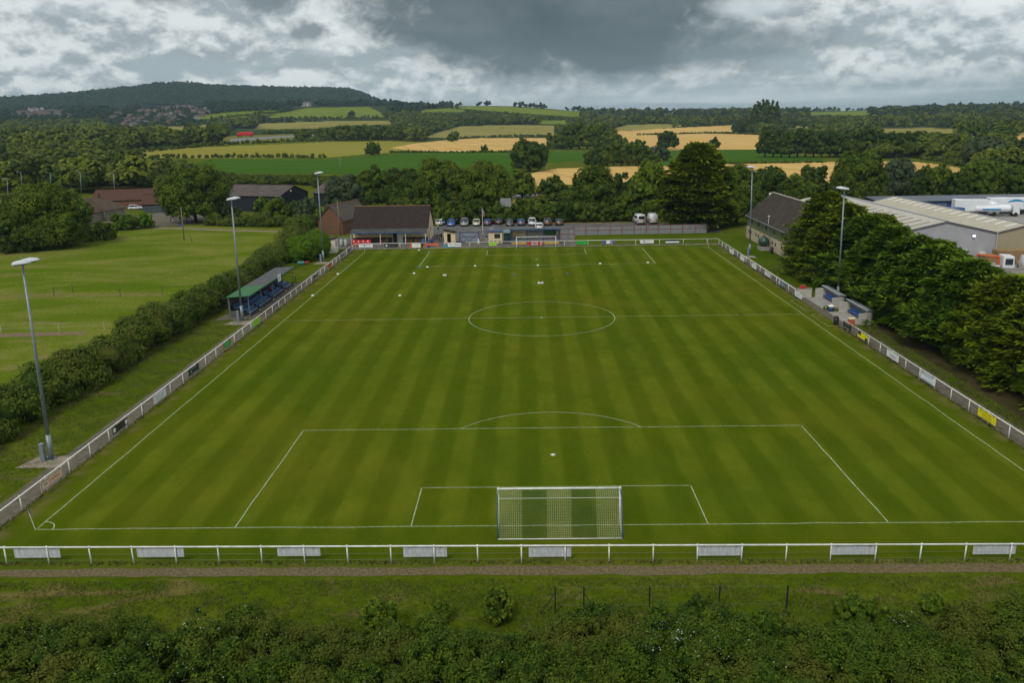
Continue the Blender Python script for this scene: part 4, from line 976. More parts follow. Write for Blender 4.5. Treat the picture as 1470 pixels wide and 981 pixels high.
for x in (0,9.78): MB().box(x-.03,-.15,0,x+.03,1.75,2.75).build('side_panel', M('shelter cladding',(.30,.31,.32)), fs)
MB().box(.05,-.16,.0,9.65,.2,.32).build('kerb', M('yellow kerb paint',(.60,.38,.04),(.48,.30,.04),2), fs)
MB().box(.08,1.70,.32,9.68,1.748,1.25).build('dado', M('pale grey sheet',(.33,.34,.36),(.26,.27,.29),2), fs)
def panel(label, x0, x1, z0, z1, mat, deco=None):
    t = thing('shelter_sign', label, 'sign', (-4.9+(x0+x1)/2, 118.66, 0), 0, 'signs on the back of the shelter'); MB().box(-(x1-x0)/2,0,z0,(x1-x0)/2,.03,z1).build('panel', mat, t)
    if deco: deco(t, x1-x0, z1-z0, z1, -.002)
panel('cream sign with big dark capitals at the back of the shelter', .2,3.05,1.35,2.55,CRM, both(frame(INKR,.12,.03), dtext([('A.B.E.',.05,.5,.62,INKK)])))
panel('pale grey sign with red mark in the middle bay of the shelter', 3.4,6.35,1.35,2.55,M('grey sign',(.36,.36,.35)), both(dline(INKG,3,.5), dtext([('k',-1.15,.4,.4,INKR)])))
panel('green sign with yellow word in the third bay of the shelter', 6.7,9.0,1.55,2.5,M('deep green sign',(.015,.15,.06)), dline(M('yellow ink',(.5,.5,.08)),1,.6))
panel('cream strip at the end of the third bay of the shelter', 9.05,9.6,1.3,2.55,CRM)
ob = thing('orange_barrier','low orange plastic barrier at the gap in the far rail','barrier',(-20.4,113.6,0)); MB().box(-1.4,-.05,.55,1.4,.05,.85).build('rail', ORNG, ob)
for x in (-1.2,1.2): MB().box(x-.05,-.2,0,x+.05,.2,.55).build('foot', ORNG, ob)
tb = thing('turquoise_barrier','turquoise plastic crowd barrier with red and white top','barrier',(-16.9,113.35,0)); mb = MB()
for k in range(7): mb.box(-.85+k*.27,-.03,.2,-.77+k*.27,.03,.85)
mb.box(-1.0,-.04,.08,1.0,.04,.25).box(-1.0,-.04,.2,-.9,.04,1.05).box(.9,-.04,.2,1.0,.04,1.05); mb.build('panel', TEAL, tb); mb = MB(); mb2 = MB()
for k in range(6): (mb if k % 2 else mb2).box(-.9+k*.3,-.045,.85,-.6+k*.3,.045,1.05)
mb.build('top_stripe', RED, tb); mb2.build('top_stripe', WHT, tb)
# grey sheet fence with red posts
gf = thing('sheet_fence','long grey sheet fence with red posts along the car park','fence',(0,0,0))
wp0, wp1 = (8.2,128.4), (36.5,129.0); n = 11
FEN = M('grey fence sheet',(.215,.225,.23),(.17,.178,.183),.8,.75,.25,stretch=(4,1,.4),detail=4)
mb = MB(); mb.slab((wp0[0],wp0[1],0),(wp1[0],wp1[1],0),(wp1[0],wp1[1],1.9),(wp0[0],wp0[1],1.9),.05); mb.build('sheet_panel', FEN, gf)
REDP = M('faded red steel',(.27,.06,.05),(.22,.05,.042),2,.7)
for k in range(n+1): x = wp0[0]+(wp1[0]-wp0[0])*k/n; y = wp0[1]+(wp1[1]-wp0[1])*k/n; MB().box(x-.055,y-.12,0,x+.055,y-.003,1.98).build('post', REDP, gf)
for z in (.98, 1.86): MB().slab((wp0[0],wp0[1]-.05,z),(wp1[0],wp1[1]-.05,z),(wp1[0],wp1[1]-.05,z+.06),(wp0[0],wp0[1]-.05,z+.06),.04).build('rail', REDP, gf)
rf2 = thing('red_mesh_fence','short fence with red posts between the shelter and the grey fence','fence',(5.3,123.0,0))
for x in (0,1.5,2.9): MB().box(x-.05,-.05,0,x+.05,.05,2.2).build('post', REDP, rf2)
MB().box(0,-.03,1.0,2.9,.03,1.06).box(0,-.03,2.1,2.9,.03,2.16).build('rail', REDP, rf2); MB().box(0,.035,.05,2.9,.06,2.1).build('sheet_panel', FEN, rf2)
# flagpole, direction sign, chair-like bits
fp = thing('flagpole','white flagpole with a limp faded flag in front of the parked cars','flagpole',(-11.2,131.8,0)); MB().tube((0,0,0),(0,0,5.7),.06,.04,8).build('pole', WHT, fp)
MB().loft([[(.05,-.02,5.5),(.05,.02,5.5),(.05,.02,4.2),(.05,-.02,4.2)],[(.3,.04,5.2),(.3,.08,5.2),(.28,.1,3.9),(.28,.06,3.9)],[(.5,-.05,4.9),(.5,-.01,4.9),(.45,-.03,3.75),(.45,-.07,3.75)]]).build('flag', M('faded flag',(.28,.14,.15),(.2,.12,.16)), fp)
g = G(727,322); dsn = thing('road_sign','pale grey rectangular sign seen from the back among the bushes','sign',(-6.6,151.0,0))
for x in (-.9,.9): MB().tube((x,0,0),(x,0,5.0),.06,.06,8).build('post', DGALV, dsn)
MB().box(-1.3,-.06,3.9,1.3,-.02,5.9).build('panel', M('sign back',(.25,.255,.26),(.2,.2,.2)), dsn)
# office building by the conifers
of = thing('office_building','two-tone office building with grey pitched roof, behind the far floodlight','building',(0,0,0))
OX0, OX1, OY0, OY1 = 43.0, 53.0, 92.0, 122.0; OCR = M('office render',(.48,.40,.27),(.42,.35,.235),.7,.85,.2); OGR = M('sage cladding',(.155,.17,.085),(.125,.14,.07),.7,.7,.2,stretch=(1,4,.3))
MB().box(OX0,OY0,0,OX1,OY1,2.35).build('lower_wall', OCR, of); MB().prism([(OX0+.06,2.36),(OX1-.06,2.36),(OX1-.06,4.8),(48,8.7),(OX0+.06,4.8)],'y',OY0+.06,OY1-.06).build('upper_wall', OGR, of)
mb = MB(); sl = 4.1/5; mb.slab((OX0-.4,OY1+.3,4.8-sl*.4),(OX0-.4,OY0-.3,4.8-sl*.4),(48,OY0-.3,8.95),(48,OY1+.3,8.95),.14); mb.slab((OX1+.4,OY0-.3,4.8-sl*.4),(OX1+.4,OY1+.3,4.8-sl*.4),(48,OY1+.3,8.95),(48,OY0-.3,8.95),.14)
rf = mb.build('roof', M('office roof',(.040,.034,.029),(.060,.051,.043),.7,.95,.04,detail=7), of); MB().box(47.85,OY0-.3,8.88,48.15,OY1+.3,9.02).build('ridge', M('pale ridge',(.42,.38,.30)), rf); MB().box(47.2,OY1+.31,8.2,48.6,OY1+.36,8.9).build('bargeboard', WHT, rf)
for y in (98.5,103.4,108.5,113.6,118.5): window(of,(OX0+.06,y,3.75),.75,1.0,BLK,(-1,0,0),1)
for y in (96.5,98.3,102.0,103.9,107.5,109.3,113.0,114.8,118.4,120): window(of,(OX0,y,1.5),.62,.62,BLK,(-1,0,0),1)
MB().tube((OX0-.06,105.8,0),(OX0-.06,105.8,4.6),.06,.06,8).build('downpipe', DGALV, of); MB().box(OX0-.5,OY0,4.36,OX0-.38,OY1,4.5).build('gutter', DGALV, of)
MB().tube((OX0-.2,106.4,4.55),(OX0-.2,106.4,6.0),.05,.05,8).sphere((OX0-.2,106.4,6.05),.22,.22,.12).build('roof_cowl', M('pale cowl',(.62,.64,.58)), of)
tk = thing('oil_tank','round dark green oil tank on a concrete stand against the office wall','tank',(41.9,105.6,0))
MB().sphere((0,0,1.55),.98,1.15,.98,16,10).build('tank', M('tank green',(.022,.045,.040),(.03,.06,.055),1,.35,.5), tk, True); MB().box(-.8,-1.2,0,.8,1.2,.62).build('stand', CONC, tk); MB().tube((0,0,2.4),(0,0,2.65),.2,.2,10).build('cap', BLK, tk)
drum('small dark bin at the foot of the office wall beyond the tank', 42.3,101.5,.3,.9,BLK,BLK,'litter_bin','bin')
# twin-gabled sheds, blue depot
def shed(label, x0, xr, x1, y0, y1, ze, zr, gable, roof, lights, lmat, w_=.7):
    t = thing('industrial_shed', label, 'shed', (0,0,0)); MB().prism([(x0,-1),(x1,-1),(x1,ze),(xr,zr-.05),(x0,ze)],'y',y0,y1).build('wall', gable, t)
    mb = MB(); e=.15; s0=(zr-ze)/(xr-x0); s1=(zr-ze)/(x1-xr)
    mb.slab((x0-e,y1+.2,ze-s0*e+.08),(x0-e,y0-.2,ze-s0*e+.08),(xr,y0-.2,zr+.08),(xr,y1+.2,zr+.08),.1); mb.slab((x1,y0-.2,ze+.08),(x1,y1+.2,ze+.08),(xr,y1+.2,zr+.08),(xr,y0-.2,zr+.08),.1)
    r = mb.build('roof', roof, t); MB().box(xr-.18,y0-.2,zr+.04,xr+.18,y1+.2,zr+.14).build('ridge', DGALV, r)
    L0, L1 = lights
    y = y0+2.0
    while y < y1-1.5:
        a = x0+(xr-x0)*L0; b = x0+(xr-x0)*L1
        MB().slab((a,y+w_,ze+s0*(a-x0)+.115),(a,y,ze+s0*(a-x0)+.115),(b,y,ze+s0*(b-x0)+.115),(b,y+w_,ze+s0*(b-x0)+.115),.02).build('rooflight', lmat, r); y += 3.05
    MB().box(x0,y0-.24,ze-.06,x0+.01,y0-.2,ze).build('trim', DGALV, r)
    mb = MB(); mb.slab((x0,y0-.22,ze-.12),(xr,y0-.22,zr-.12),(xr,y0-.22,zr+.1),(x0,y0-.22,ze+.1),.05); mb.slab((xr,y0-.22,zr-.12),(x1,y0-.22,ze-.12),(x1,y0-.22,ze+.1),(xr,y0-.22,zr+.1),.05); mb.build('verge_trim', M('dark trim',(.10,.105,.11)), r)
    return t
RFP = M('pale fibre roof',(.42,.40,.34),(.36,.34,.285),.5,.85,.2,detail=7)
sA = shed('big pale-roofed shed with brown rooflights and a grey gable, above the conifers', 58.6,67.05,75.4,90,143,4.8,6.7, M('grey gable',(.34,.335,.35),(.30,.295,.31),.6,.7,.3), RFP, (.30,.80), M('brown rooflight',(.20,.15,.10),(.16,.12,.08)), .45)
sB = shed('tan shed with white rooflights joined to the grey-gabled one', 75.5,80.25,85.0,90,140,4.8,5.95, M('tan cladding',(.33,.28,.18),(.29,.245,.155),.9,.7,.3,stretch=(6,1,.3)), M('buff roof sheet',(.40,.365,.28),(.35,.32,.245),.5,.85,.2,detail=6), (.50,.90), M('white rooflight',(.72,.72,.68)), .55)
MB().tube((75.45,89.85,-1),(75.45,89.85,4.8),.09,.09,8).build('downpipe', M('pale pipe',(.42,.45,.47)), sA)
LAMP = M('lit lamp',(.78,.72,1.0),None,1,.4,.3,emit=4.0)
for px, py in ((1324,340),(1397,338)):
    q = at(px, py, 89.9); MB().box(q[0]-.22,89.62,q[2]-.12,q[0]+.22,89.9,q[2]+.14).build('wall_lamp', DGALV, sA); MB().box(q[0]-.19,89.5,q[2]-.16,q[0]+.19,89.64,q[2]+.10).build('lamp_glow', LAMP, sA)
for px, py, a, b in ((1383,362,.9,1.0),(1410,364,.9,.5)):
    q = at(px, py, 89.5); MB().box(q[0]-a/2,89.2,q[2]-b/2,q[0]+a/2,89.95,q[2]+b/2).build('vent_unit', WHT, sA)
bl = thing('depot_building','long low blue depot building behind the sheds','building',(0,0,0)); a = G(1270,292); 
DX = at(1264,285,160)[0]; MB().box(DX,160,0,172,168,2.75).build('wall', M('depot blue',(.012,.032,.105),(.02,.045,.13),.4,.6,.3), bl); MB().slab((DX-.4,159.6,2.86),(172.4,159.6,2.86),(172.4,168.4,3.3),(DX-.4,168.4,3.3),.15).build('roof', M('slate roof',(.085,.095,.12),(.11,.12,.145),.3), bl)
for k in range(18): MB().box(DX+3+k*3.7,159.94,1.3,DX+5.2+k*3.7,159.99,2.2).build('window', M('depot glazing',(.06,.085,.13),(.16,.2,.26),.6,.2,.5), bl)
def container(label, x0, y0, x1, y1, h, mat):
    t = thing('shipping_container', label, 'container', (x0,y0,0)); L=x1-x0; mb = MB(); mb.box(0,0,0,L,y1-y0,h)
    for k in range(int(L/.5)): mb.box(.1+k*.5,-.05,.15,.35+k*.5,0,h-.15)
    mb.build('body', mat, t); MB().box(0,-.06,h-.12,L,-.0,h).box(0,-.06,0,L,-.0,.12).build('frame', mat, t)
container('blue shipping container parked before the depot lorries', at(1310,295,146)[0],146,at(1386,295,146)[0],148.5,2.5, M('container blue',(.03,.11,.26),(.025,.09,.22),.8,.6,.3))
# dark barn, farm house and outbuildings beyond the paddock
def longbarn(name, label, cat, org, rz, L, dp, ze, zr, wall, roof):
    t = thing(name, label, cat, org, rz)
    MB().prism([(0,0),(dp,0),(dp,ze),(dp/2,zr-.1),(0,ze)],'x',0,L).build('wall', wall, t)
    mb = MB(); sl=(zr-ze)/(dp/2); e=.35
    mb.slab((-e,-e,ze-sl*e),(L+e,-e,ze-sl*e),(L+e,dp/2,zr),(-e,dp/2,zr),.12); mb.slab((L+e,dp+e,ze-sl*e),(-e,dp+e,ze-sl*e),(-e,dp/2,zr),(L+e,dp/2,zr),.12)
    r = mb.build('roof', roof, t); MB().box(-e,dp/2-.14,zr-.03,L+e,dp/2+.14,zr+.08).build('ridge', roof, r)
    return t
BROOF = M('barn roof',(.072,.060,.053),(.10,.085,.074),.5,.95,.04,detail=7)
bn = longbarn('barn','long dark clad barn with grey-brown roof at the end of the paddock','barn',(-88.5,189.3,0),math.atan2(-6.3,18.5),19.6,14,4.5,6.9,BARNW,BROOF)
MB().tube((19.75,.1,0),(19.75,.1,4.4),.1,.1,8).build('downpipe', WHT, bn); MB().tube((19.6,5.5,5.5),(19.75,5.5,5.5),.3,.3,12).build('gable_light', PALE, bn); MB().box(19.55,6.5,.02,19.64,12,2.6).build('doorway', BLK, bn)
longbarn('barn','lower dark barn half hidden behind the long barn and a pale tree','barn',(-64.5,199,0),math.atan2(-6.3,18.5),14,12,4.0,6.3,BARNW,BROOF)
longbarn('lean_to_shed','small brown shed between the rounded paddock tree and the long barn','shed',(-95.5,192,0),math.atan2(-6.3,18.5),6,5,2.8,4.0,TIMB,BROOF)
hc = G(153,317); he = G(181,311.5); ang = math.atan2(he[1]-hc[1], he[0]-hc[0])
hs = thing('farmhouse','stone farmhouse with brown hipped roof behind the tall paddock tree','house',(hc[0],hc[1],0),ang)
HL = float(np.hypot(*(he-hc)[:2])); MB().box(0,0,0,HL,8,2.7).box(-7.5,1.0,0,0,8.2,2.6).build('wall', STONE, hs)
mb = MB(); mb.add([(-.3,-.4,2.6),(HL+.4,-.4,2.6),(HL+.4,8.4,2.6),(-.3,8.4,2.6),(.6,4,5.9),(HL-3.6,4,5.9)],[(0,1,5,4),(1,2,5),(2,3,4,5),(3,0,4),(3,2,1,0)])
mb.add([(-8,.6,2.5),(-.31,.6,2.5),(-.31,8.6,2.5),(-8,8.6,2.5),(-7.2,4.6,6.0),(.4,4.6,6.0)],[(0,1,5,4),(1,2,5),(2,3,4,5),(3,0,4),(3,2,1,0)])
r_ = mb.build('roof', M('old brown tile',(.105,.075,.05),(.075,.055,.04),1.1,.9,.15,detail=7), hs); MB().box(HL*.35,3.6,5.6,HL*.35+.8,4.4,7.0).build('chimney', BRICK, r_)
for k in range(3): window(hs,(HL*(.14+.36*k),0,1.75),.95,1.25,WHT,(0,-1,0),2)
MB().tube((-.2,-.08,0),(-.2,-.08,2.4),.06,.06,8).build('downpipe', BLK, hs)
fbp = G(170,300)
longbarn('farm_building','long red-tiled farm building behind the stone farmhouse','building',(-129,196,0),math.atan2(4,22),31,10,2.9,5.6,BRICK,BRTILE)
oc = G(186,299); ocp = thing('open_barn','open-fronted barn with pale blue fascia and a white car in front','barn',(oc[0]+1,oc[1]+8,0),R(-4))
MB().slab((-.4,-.4,4.1),(9.4,-.4,4.5),(9.4,7.5,4.9),(-.4,7.5,4.5),.12).build('roof', BRTILE, ocp); MB().slab((-.4,-.46,3.7),(9.4,-.46,4.1),(9.4,-.46,4.55),(-.4,-.46,4.15),.06).build('fascia', M('pale teal fascia',(.38,.52,.54)), ocp)
for x in (0,4.4,8.9): MB().box(x-.1,-.2,0,x+.1,0,3.9).build('post', WHT if x==0 else DGALV, ocp)
MB().box(0,7.2,0,9.2,7.4,4.3).box(-.1,.2,0,.05,7.3,4.1).box(9.1,.2,0,9.25,7.3,4.3).build('wall', BARNW, ocp); MB().box(.2,.2,0,9,.35,1.1).build('gate', GALV, ocp)
ot = G(204,306); longbarn('outbuilding','low outbuilding with brown roof and slate-blue doors beside the paddock tree','building',(ot[0],ot[1]+.5,0),R(4),9.5,7,2.6,5.0,M('slate blue boards',(.045,.06,.075),(.06,.075,.09),1,.7),BRTILE)
db = thing('dutch_barn','grey round-roofed barn showing above the outbuilding','barn',(-107.5,198,0),R(4)); n_=12
MB().prism([(0,0),(8,0)]+[(4+4*math.cos(math.pi*k/n_),4.2+2.6*math.sin(math.pi*k/n_)) for k in range(n_+1)],'y',0,14).build('roof', M('grey curved sheet',(.30,.30,.29),(.24,.24,.235),.8,.7), db)
# ------------------------------------------------------------------ vehicles
def paintm(name, c): return M('car paint '+name, c, tuple(q*.92 for q in c), .5, .28, .5, coat=.4)
TAIL = M('tail light',(.45,.012,.012),(.38,.01,.01),4,.25,.5); HEAD = M('headlight',(.62,.65,.68),(.5,.52,.55),4,.15,.6); PLY = M('yellow number plate',(.75,.52,.03),None,1,.5); PLW = M('white number plate',(.75,.75,.72),None,1,.5); ALLOY = M('alloy wheel',(.40,.41,.42),(.3,.31,.32),3,.35,.5,.5)
def car(label, x, y, rz, colr, L=4.1, W=1.76, H=1.48, hood=1.05, boot=.35, z=0.024, group='cars parked along the far edge of the car park', name='parked_car', cat='car', z0g=0.86, glassm=None):
    t = thing(name, label, cat, (x,y,z), rz, group); h = W/2; f, b = L/2, -L/2
    def ring(xx, hw, zb, zt, tuck=.9): return [(xx,-hw*tuck,zb),(xx,-hw,zb+.18),(xx,-hw,zt-.16),(xx,-hw*.93,zt),(xx,hw*.93,zt),(xx,hw,zt-.16),(xx,hw,zb+.18),(xx,hw*tuck,zb)]
    st = [(b,.80,.36,.78),(b+.10,.95,.26,z0g+.02),(b+.7,1,.20,z0g+.05),(0,1,.20,z0g),(f-hood,1,.20,z0g-.01),(f-.45,.98,.20,z0g-.10),(f-.12,.92,.24,z0g-.2),(f,.76,.32,z0g-.30)]
    body = MB().loft([ring(xx,h*q,zb,zt) for xx,q,zb,zt in st]).build('body', colr, t, True)
    gl = [(b+.14,.78,z0g-.03,z0g),(b+boot+.12,.80,z0g-.03,H-.10),(b+boot+.62,.80,z0g-.03,H),(f-hood-1.15,.80,z0g-.03,H-.02),(f-hood+.02,.84,z0g-.03,z0g+.0)]
    cabin = []
    for xx, q, zb, zt in gl: cabin.append([(xx,-h*.93,zb),(xx,-h*(q if zt>z0g+.1 else .9),zt),(xx,h*(q if zt>z0g+.1 else .9),zt),(xx,h*.93,zb)])
    MB().loft(cabin).build('window', glassm or GLS, t, True)
    MB().loft([[(xx,-h*.79,zt-.03),(xx,-h*.70,zt+.035),(xx,h*.70,zt+.035),(xx,h*.79,zt-.03)] for xx,zt in ((b+boot+.05,H-.10),(b+boot+.6,H),(f-hood-1.1,H-.02),(f-hood-.95,H-.09))]).build('roof', colr, t, True)
    for s in (-1, 1):
        for (x0,z0_,x1,z1_) in ((b+.16,z0g,b+boot+.2,H-.05),(f-hood+.0,z0g,f-hood-1.1,H-.03),(.0-.15,z0g,-.12,H)):
            MB().tube((x0,s*h*.93,z0_),(x1,s*h*.80,z1_),.045,.04,6).build('pillar', colr, t)
        for xx in (b+.78, f-.80):
            wh = MB().tube((xx,s*(h-.20),.31),(xx,s*(h+.01),.31),.31,.31,14).build('wheel', RUB, t); MB().tube((xx,s*(h+.005),.31),(xx,s*(h+.02),.31),.19,.19,12).build('rim', ALLOY, wh)
        MB().box(f-.16,s*h*.55-.17,z0g-.36,f-.01,s*h*.55+.17,z0g-.22).build('headlight', HEAD, t); MB().box(b-.01,s*h*.74-.12,z0g-.30,b+.10,s*h*.74+.12,z0g-.02).build('tail_light', TAIL, t)
        MB().box(f-hood-.25,s*(h+.08)-.08,z0g+.02,f-hood-.12,s*(h+.08)+.08,z0g+.16).build('mirror', colr, t)
    MB().box(b-.03,-.26,.50,b+.02,.26,.62).build('number_plate', PLY, t); MB().box(f-.02,-.26,.36,f+.025,.26,.47).build('number_plate', PLW, t)
    MB().box(b+.0-.015,-h*.8,.24,b+.1,h*.8,.40).box(f-.1,-h*.72,.22,f+.015,h*.72,.32).build('bumper', RUB, t)
    return t
B90 = R(90)
CARS = [(632.5,324.6,'white hatchback with its tail to the pitch, first car beside the clubhouse gable',74,paintm('white',(.66,.67,.68)),{}),
 (647,325.6,'bright blue hatchback parked nose to the pitch beside the white one',-90,paintm('bright blue',(.012,.10,.42)),{}),
 (666,325.4,'tall grey people carrier parked nose to the pitch',-88,paintm('grey',(.21,.225,.215)),dict(H=1.68,L=4.4,W=1.85)),
 (683.5,325.3,'small cream car parked nose to the pitch left of the flagpole',-90,paintm('cream',(.55,.49,.36)),dict(L=3.6,W=1.62)),
 (699.5,324.8,'dark blue car with yellow rear plate right of the flagpole',90,paintm('dark blue',(.012,.04,.16)),dict(H=1.55)),
 (716,323.2,'navy saloon with red tail lights behind the kiosk',88,paintm('navy',(.010,.024,.085)),dict(boot=.7,H=1.42)),
 (731.5,325.2,'dark green estate with a pale windscreen behind the person in blue',-90,paintm('bottle green',(.022,.035,.030)),dict(H=1.55)),
 (748,324.8,'mid blue hatchback with yellow rear plate behind the shelter end',90,paintm('mid blue',(.015,.09,.22)),{}),
 (764,324.6,'white estate parked nose to the pitch behind the shelter',-90,paintm('off white',(.60,.60,.60)),dict(H=1.6,L=4.5)),
 (786,324.8,'black off-roader with a grey roof behind the shelter',92,paintm('black',(.02,.018,.02)),dict(H=1.72,L=4.4,W=1.85)),
 (803,324.6,'charcoal hatchback with yellow plate, last car before the empty spaces',90,paintm('charcoal',(.035,.04,.043)),{})]
for px, py, lab, ang, cm, kw in CARS:
    c = G(px, py); fwd = math.sin(R(ang)); L_ = kw.get('L',4.1)
    car(lab, c[0], c[1]+L_/2, R(ang), cm, **kw)
c = G(774,330); car('white car hidden up to its roof behind the shelter', c[0], 139.5, R(90), paintm('white',(.66,.67,.68)), group='cars in the middle of the car park', H=1.46)
q_ = G(195,301); car('white car in front of the open-fronted barn', q_[0], q_[1], R(20), paintm('white',(.66,.67,.68)), name='parked_car', group=None)
q_ = TG(772,282.5); car('dark red-brown car driving on the road beyond the car park hedge', q_[0], q_[1], R(80), paintm('maroon',(.09,.05,.055)), group=None, z=q_[2]+.03, name='moving_car')
q_ = TG(733.5,277.6); car('blue car on the road half hidden by the round dark trees', q_[0], q_[1], R(40), paintm('bright blue',(.012,.10,.42)), group=None, z=q_[2]+.03, name='moving_car')
def van(label, x, y, rz, colr, L=5.2, W=1.95, H=2.3, rearwin=True, group='vans in the car park', z=.024, name='parked_van'):
    t = thing(name, label, 'van', (x,y,z), rz, group); h=W/2; b,f=-L/2,L/2
    def ring(xx,hw,zb,zt,n=.86): return [(xx,-hw,zb),(xx,-hw,zb+(zt-zb)*.45),(xx,-hw*n,zt-.1),(xx,-hw*n*.86,zt),(xx,hw*n*.86,zt),(xx,hw*n,zt-.1),(xx,hw,zb+(zt-zb)*.45),(xx,hw,zb)]
    MB().loft([ring(b,h*.97,.34,H-.10),ring(b+.12,h,.28,H),ring(f-1.9,h,.28,H),ring(f-1.15,h*.97,.28,1.45,.9),ring(f-.25,h*.92,.30,1.12,.92),ring(f,h*.8,.36,.85,.92)]).build('body', colr, t, True)
    MB().slab((f-1.86,h*.72,H-.06),(f-1.86,-h*.72,H-.06),(f-1.12,-h*.80,1.50),(f-1.12,h*.80,1.50),.02).build('window', GLS, t) if False else MB().add([(f-1.83,h*.70,H-.10),(f-1.83,-h*.70,H-.10),(f-1.12,-h*.80,1.47),(f-1.12,h*.80,1.47),(f-1.9,h*.66,H-.2),(f-1.9,-h*.66,H-.2),(f-1.2,-h*.7,1.4),(f-1.2,h*.7,1.4)],[(0,1,2,3),(4,7,6,5),(0,4,5,1),(1,5,6,2),(2,6,7,3),(3,7,4,0)]).build('windscreen', GLS, t)
    if rearwin:
        MB().box(b-.02,-h*.72,1.25,b+.05,h*.72,H-.32).build('window', GLS, t)
        for s in (-1,1): MB().box(b+.5,s*h*.955-.02,1.32,f-2.1,s*h*.955+.02,1.92).build('window', GLS, t)
    else: MB().box(b-.015,-.02,.45,b+.02,.02,H-.2).build('door_seam', DGALV, t)
    for s in (-1,1):
        for xx in (b+1.0,f-.95):
            wh = MB().tube((xx,s*(h-.22),.33),(xx,s*(h+.01),.33),.33,.33,14).build('wheel', RUB, t); MB().tube((xx,s*(h+.005),.33),(xx,s*(h+.02),.33),.18,.18,10).build('rim', ALLOY, wh)
        MB().box(b-.02,s*h*.86-.07,.65,b+.06,s*h*.86+.07,1.25).build('tail_light', TAIL, t); MB().box(f-.12,s*h*.6-.16,.68,f+.0,s*h*.6+.16,.84).build('headlight', HEAD, t)
    MB().box(b-.03,-.28,.48,b+.02,.28,.60).build('number_plate', PLY, t); MB().box(b-.04,-h*.9,.28,b+.1,h*.9,.44).build('bumper', RUB, t)
    return t
c = G(919,323); van('pale minibus with dark rear window, parked under the trees left of the white van', c[0], c[1]+2.6, R(97), paintm('minibus cream',(.60,.59,.55)))
c = G(938,322.4); van('plain white panel van with windowless rear doors beside the big conifer', c[0], c[1]+2.6, R(92), paintm('van white',(.62,.62,.62)), rearwin=False, H=2.35)
def lorry(label, x, y, z, rz, boxm, cabm, L=11.0, H=3.9, swoosh=None, name='lorry', group=None, tractor=True):
    t = thing(name, label, 'lorry', (x,y,z), rz, group); b,f=-L/2,L/2; h=1.25
    bx = MB().box(b,-h,1.15,f-2.7,h,H).build('cargo_box', boxm, t, bevel=.12)
    MB().loft([[(f-2.45,-h*.96,.6),(f-2.45,-h*.96,2.9),(f-2.45,-h*.7,3.7),(f-2.45,h*.7,3.7),(f-2.45,h*.96,2.9),(f-2.45,h*.96,.6)],[(f-.95,-h*.96,.6),(f-.95,-h*.96,2.7),(f-.95,-h*.7,3.3),(f-.95,h*.7,3.3),(f-.95,h*.96,2.7),(f-.95,h*.96,.6)],[(f,-h*.9,.5),(f,-h*.9,1.6),(f-.25,-h*.75,2.65),(f-.25,h*.75,2.65),(f,h*.9,1.6),(f,h*.9,.5)]]).build('cab', cabm, t, True)
    MB().add([(f+.02,-h*.84,1.55),(f+.02,h*.84,1.55),(f-.22,h*.72,2.5),(f-.22,-h*.72,2.5),(f-.1,-h*.8,1.55),(f-.1,h*.8,1.55),(f-.3,h*.7,2.5),(f-.3,-h*.7,2.5)],[(0,1,2,3),(7,6,5,4),(0,4,5,1),(1,5,6,2),(2,6,7,3),(3,7,4,0)]).build('windscreen', GLS, t)
    for s in (-1,1): MB().box(f-1.35,s*h*.965-.02,1.65,f-.5,s*h*.965+.02,2.4).build('window', GLS, t)
    MB().box(b+.2,-.5,.75,f-1,.5,1.15).build('chassis', BLK, t)
    for s in (-1,1):
        for xx in (b+1.2,b+2.4,f-3.6,f-1.2):
            wh = MB().tube((xx,s*(h-.35),.5),(xx,s*(h-.02),.5),.5,.5,14).build('wheel', RUB, t)
    if swoosh:
        for s in (-1,1):
            mb = MB()
            for k in range(14):
                a0=-.6+k*.26; a1=a0+.26
                mb.add([((f-2.75)-2.4+1.9*math.cos(a),s*(h+.012),2.6+rr*math.sin(a)) for a,rr in ((a0,1.0),(a1,1.0),(a1,.62-.02*k),(a0,.62-.02*k))],[(0,1,2,3)])
            mb.build('emblem', swoosh, t)
    return t
LWH = paintm('lorry white',(.68,.70,.72)); SWO = M('sky blue emblem',(.03,.25,.48),None,1,.5)
def onp(px, py, y): q=at(px,py,y); return q
for lab, px, y, L_, rz_, sw in (('white box lorry parked before the depot, half hidden by the blue container',1400,151.5,10,-8,None),('white box lorry with a sky blue swirl at the edge of the depot yard',1452,154,11,-8,SWO)):
    q=at(px,300,y); lorry(lab, q[0], y, 0.02, R(rz_), LWH, LWH, L_, 3.9, sw, group='white lorries in the depot yard')
tkr = at(1425,300,150.5); tnk = thing('tanker','low white tanker lorry between the two white box lorries','lorry',(tkr[0],150.5,.02),R(-8)); 
MB().loft([[(xx,1.15*q*math.cos(2*math.pi*k/16),1.75+.95*q*math.sin(2*math.pi*k/16)) for k in range(16)] for xx,q in ((-4.2,.6),(-3.9,.95),(-3.5,1),(3.2,1),(3.6,.95),(3.9,.6))]).build('tank', LWH, tnk, True); MB().box(-4,-.6,.6,5.2,.6,.95).build('chassis', BLK, tnk); MB().loft([[(4.1,-1.1,.6),(4.1,-1.1,2.6),(4.1,1.1,2.6),(4.1,1.1,.6)],[(5.6,-1.05,.6),(5.4,-1.0,2.4),(5.4,1.0,2.4),(5.6,1.05,.6)]]).build('cab', LWH, tnk); MB().add([(5.62,-.95,1.5),(5.62,.95,1.5),(5.5,.9,2.3),(5.5,-.9,2.3)],[(0,1,2,3)]).build('windscreen', GLS, tnk)
MB().box(-2.6,-1.17,1.5,1.4,-1.14,1.85).build('lettering', SWO, tnk)
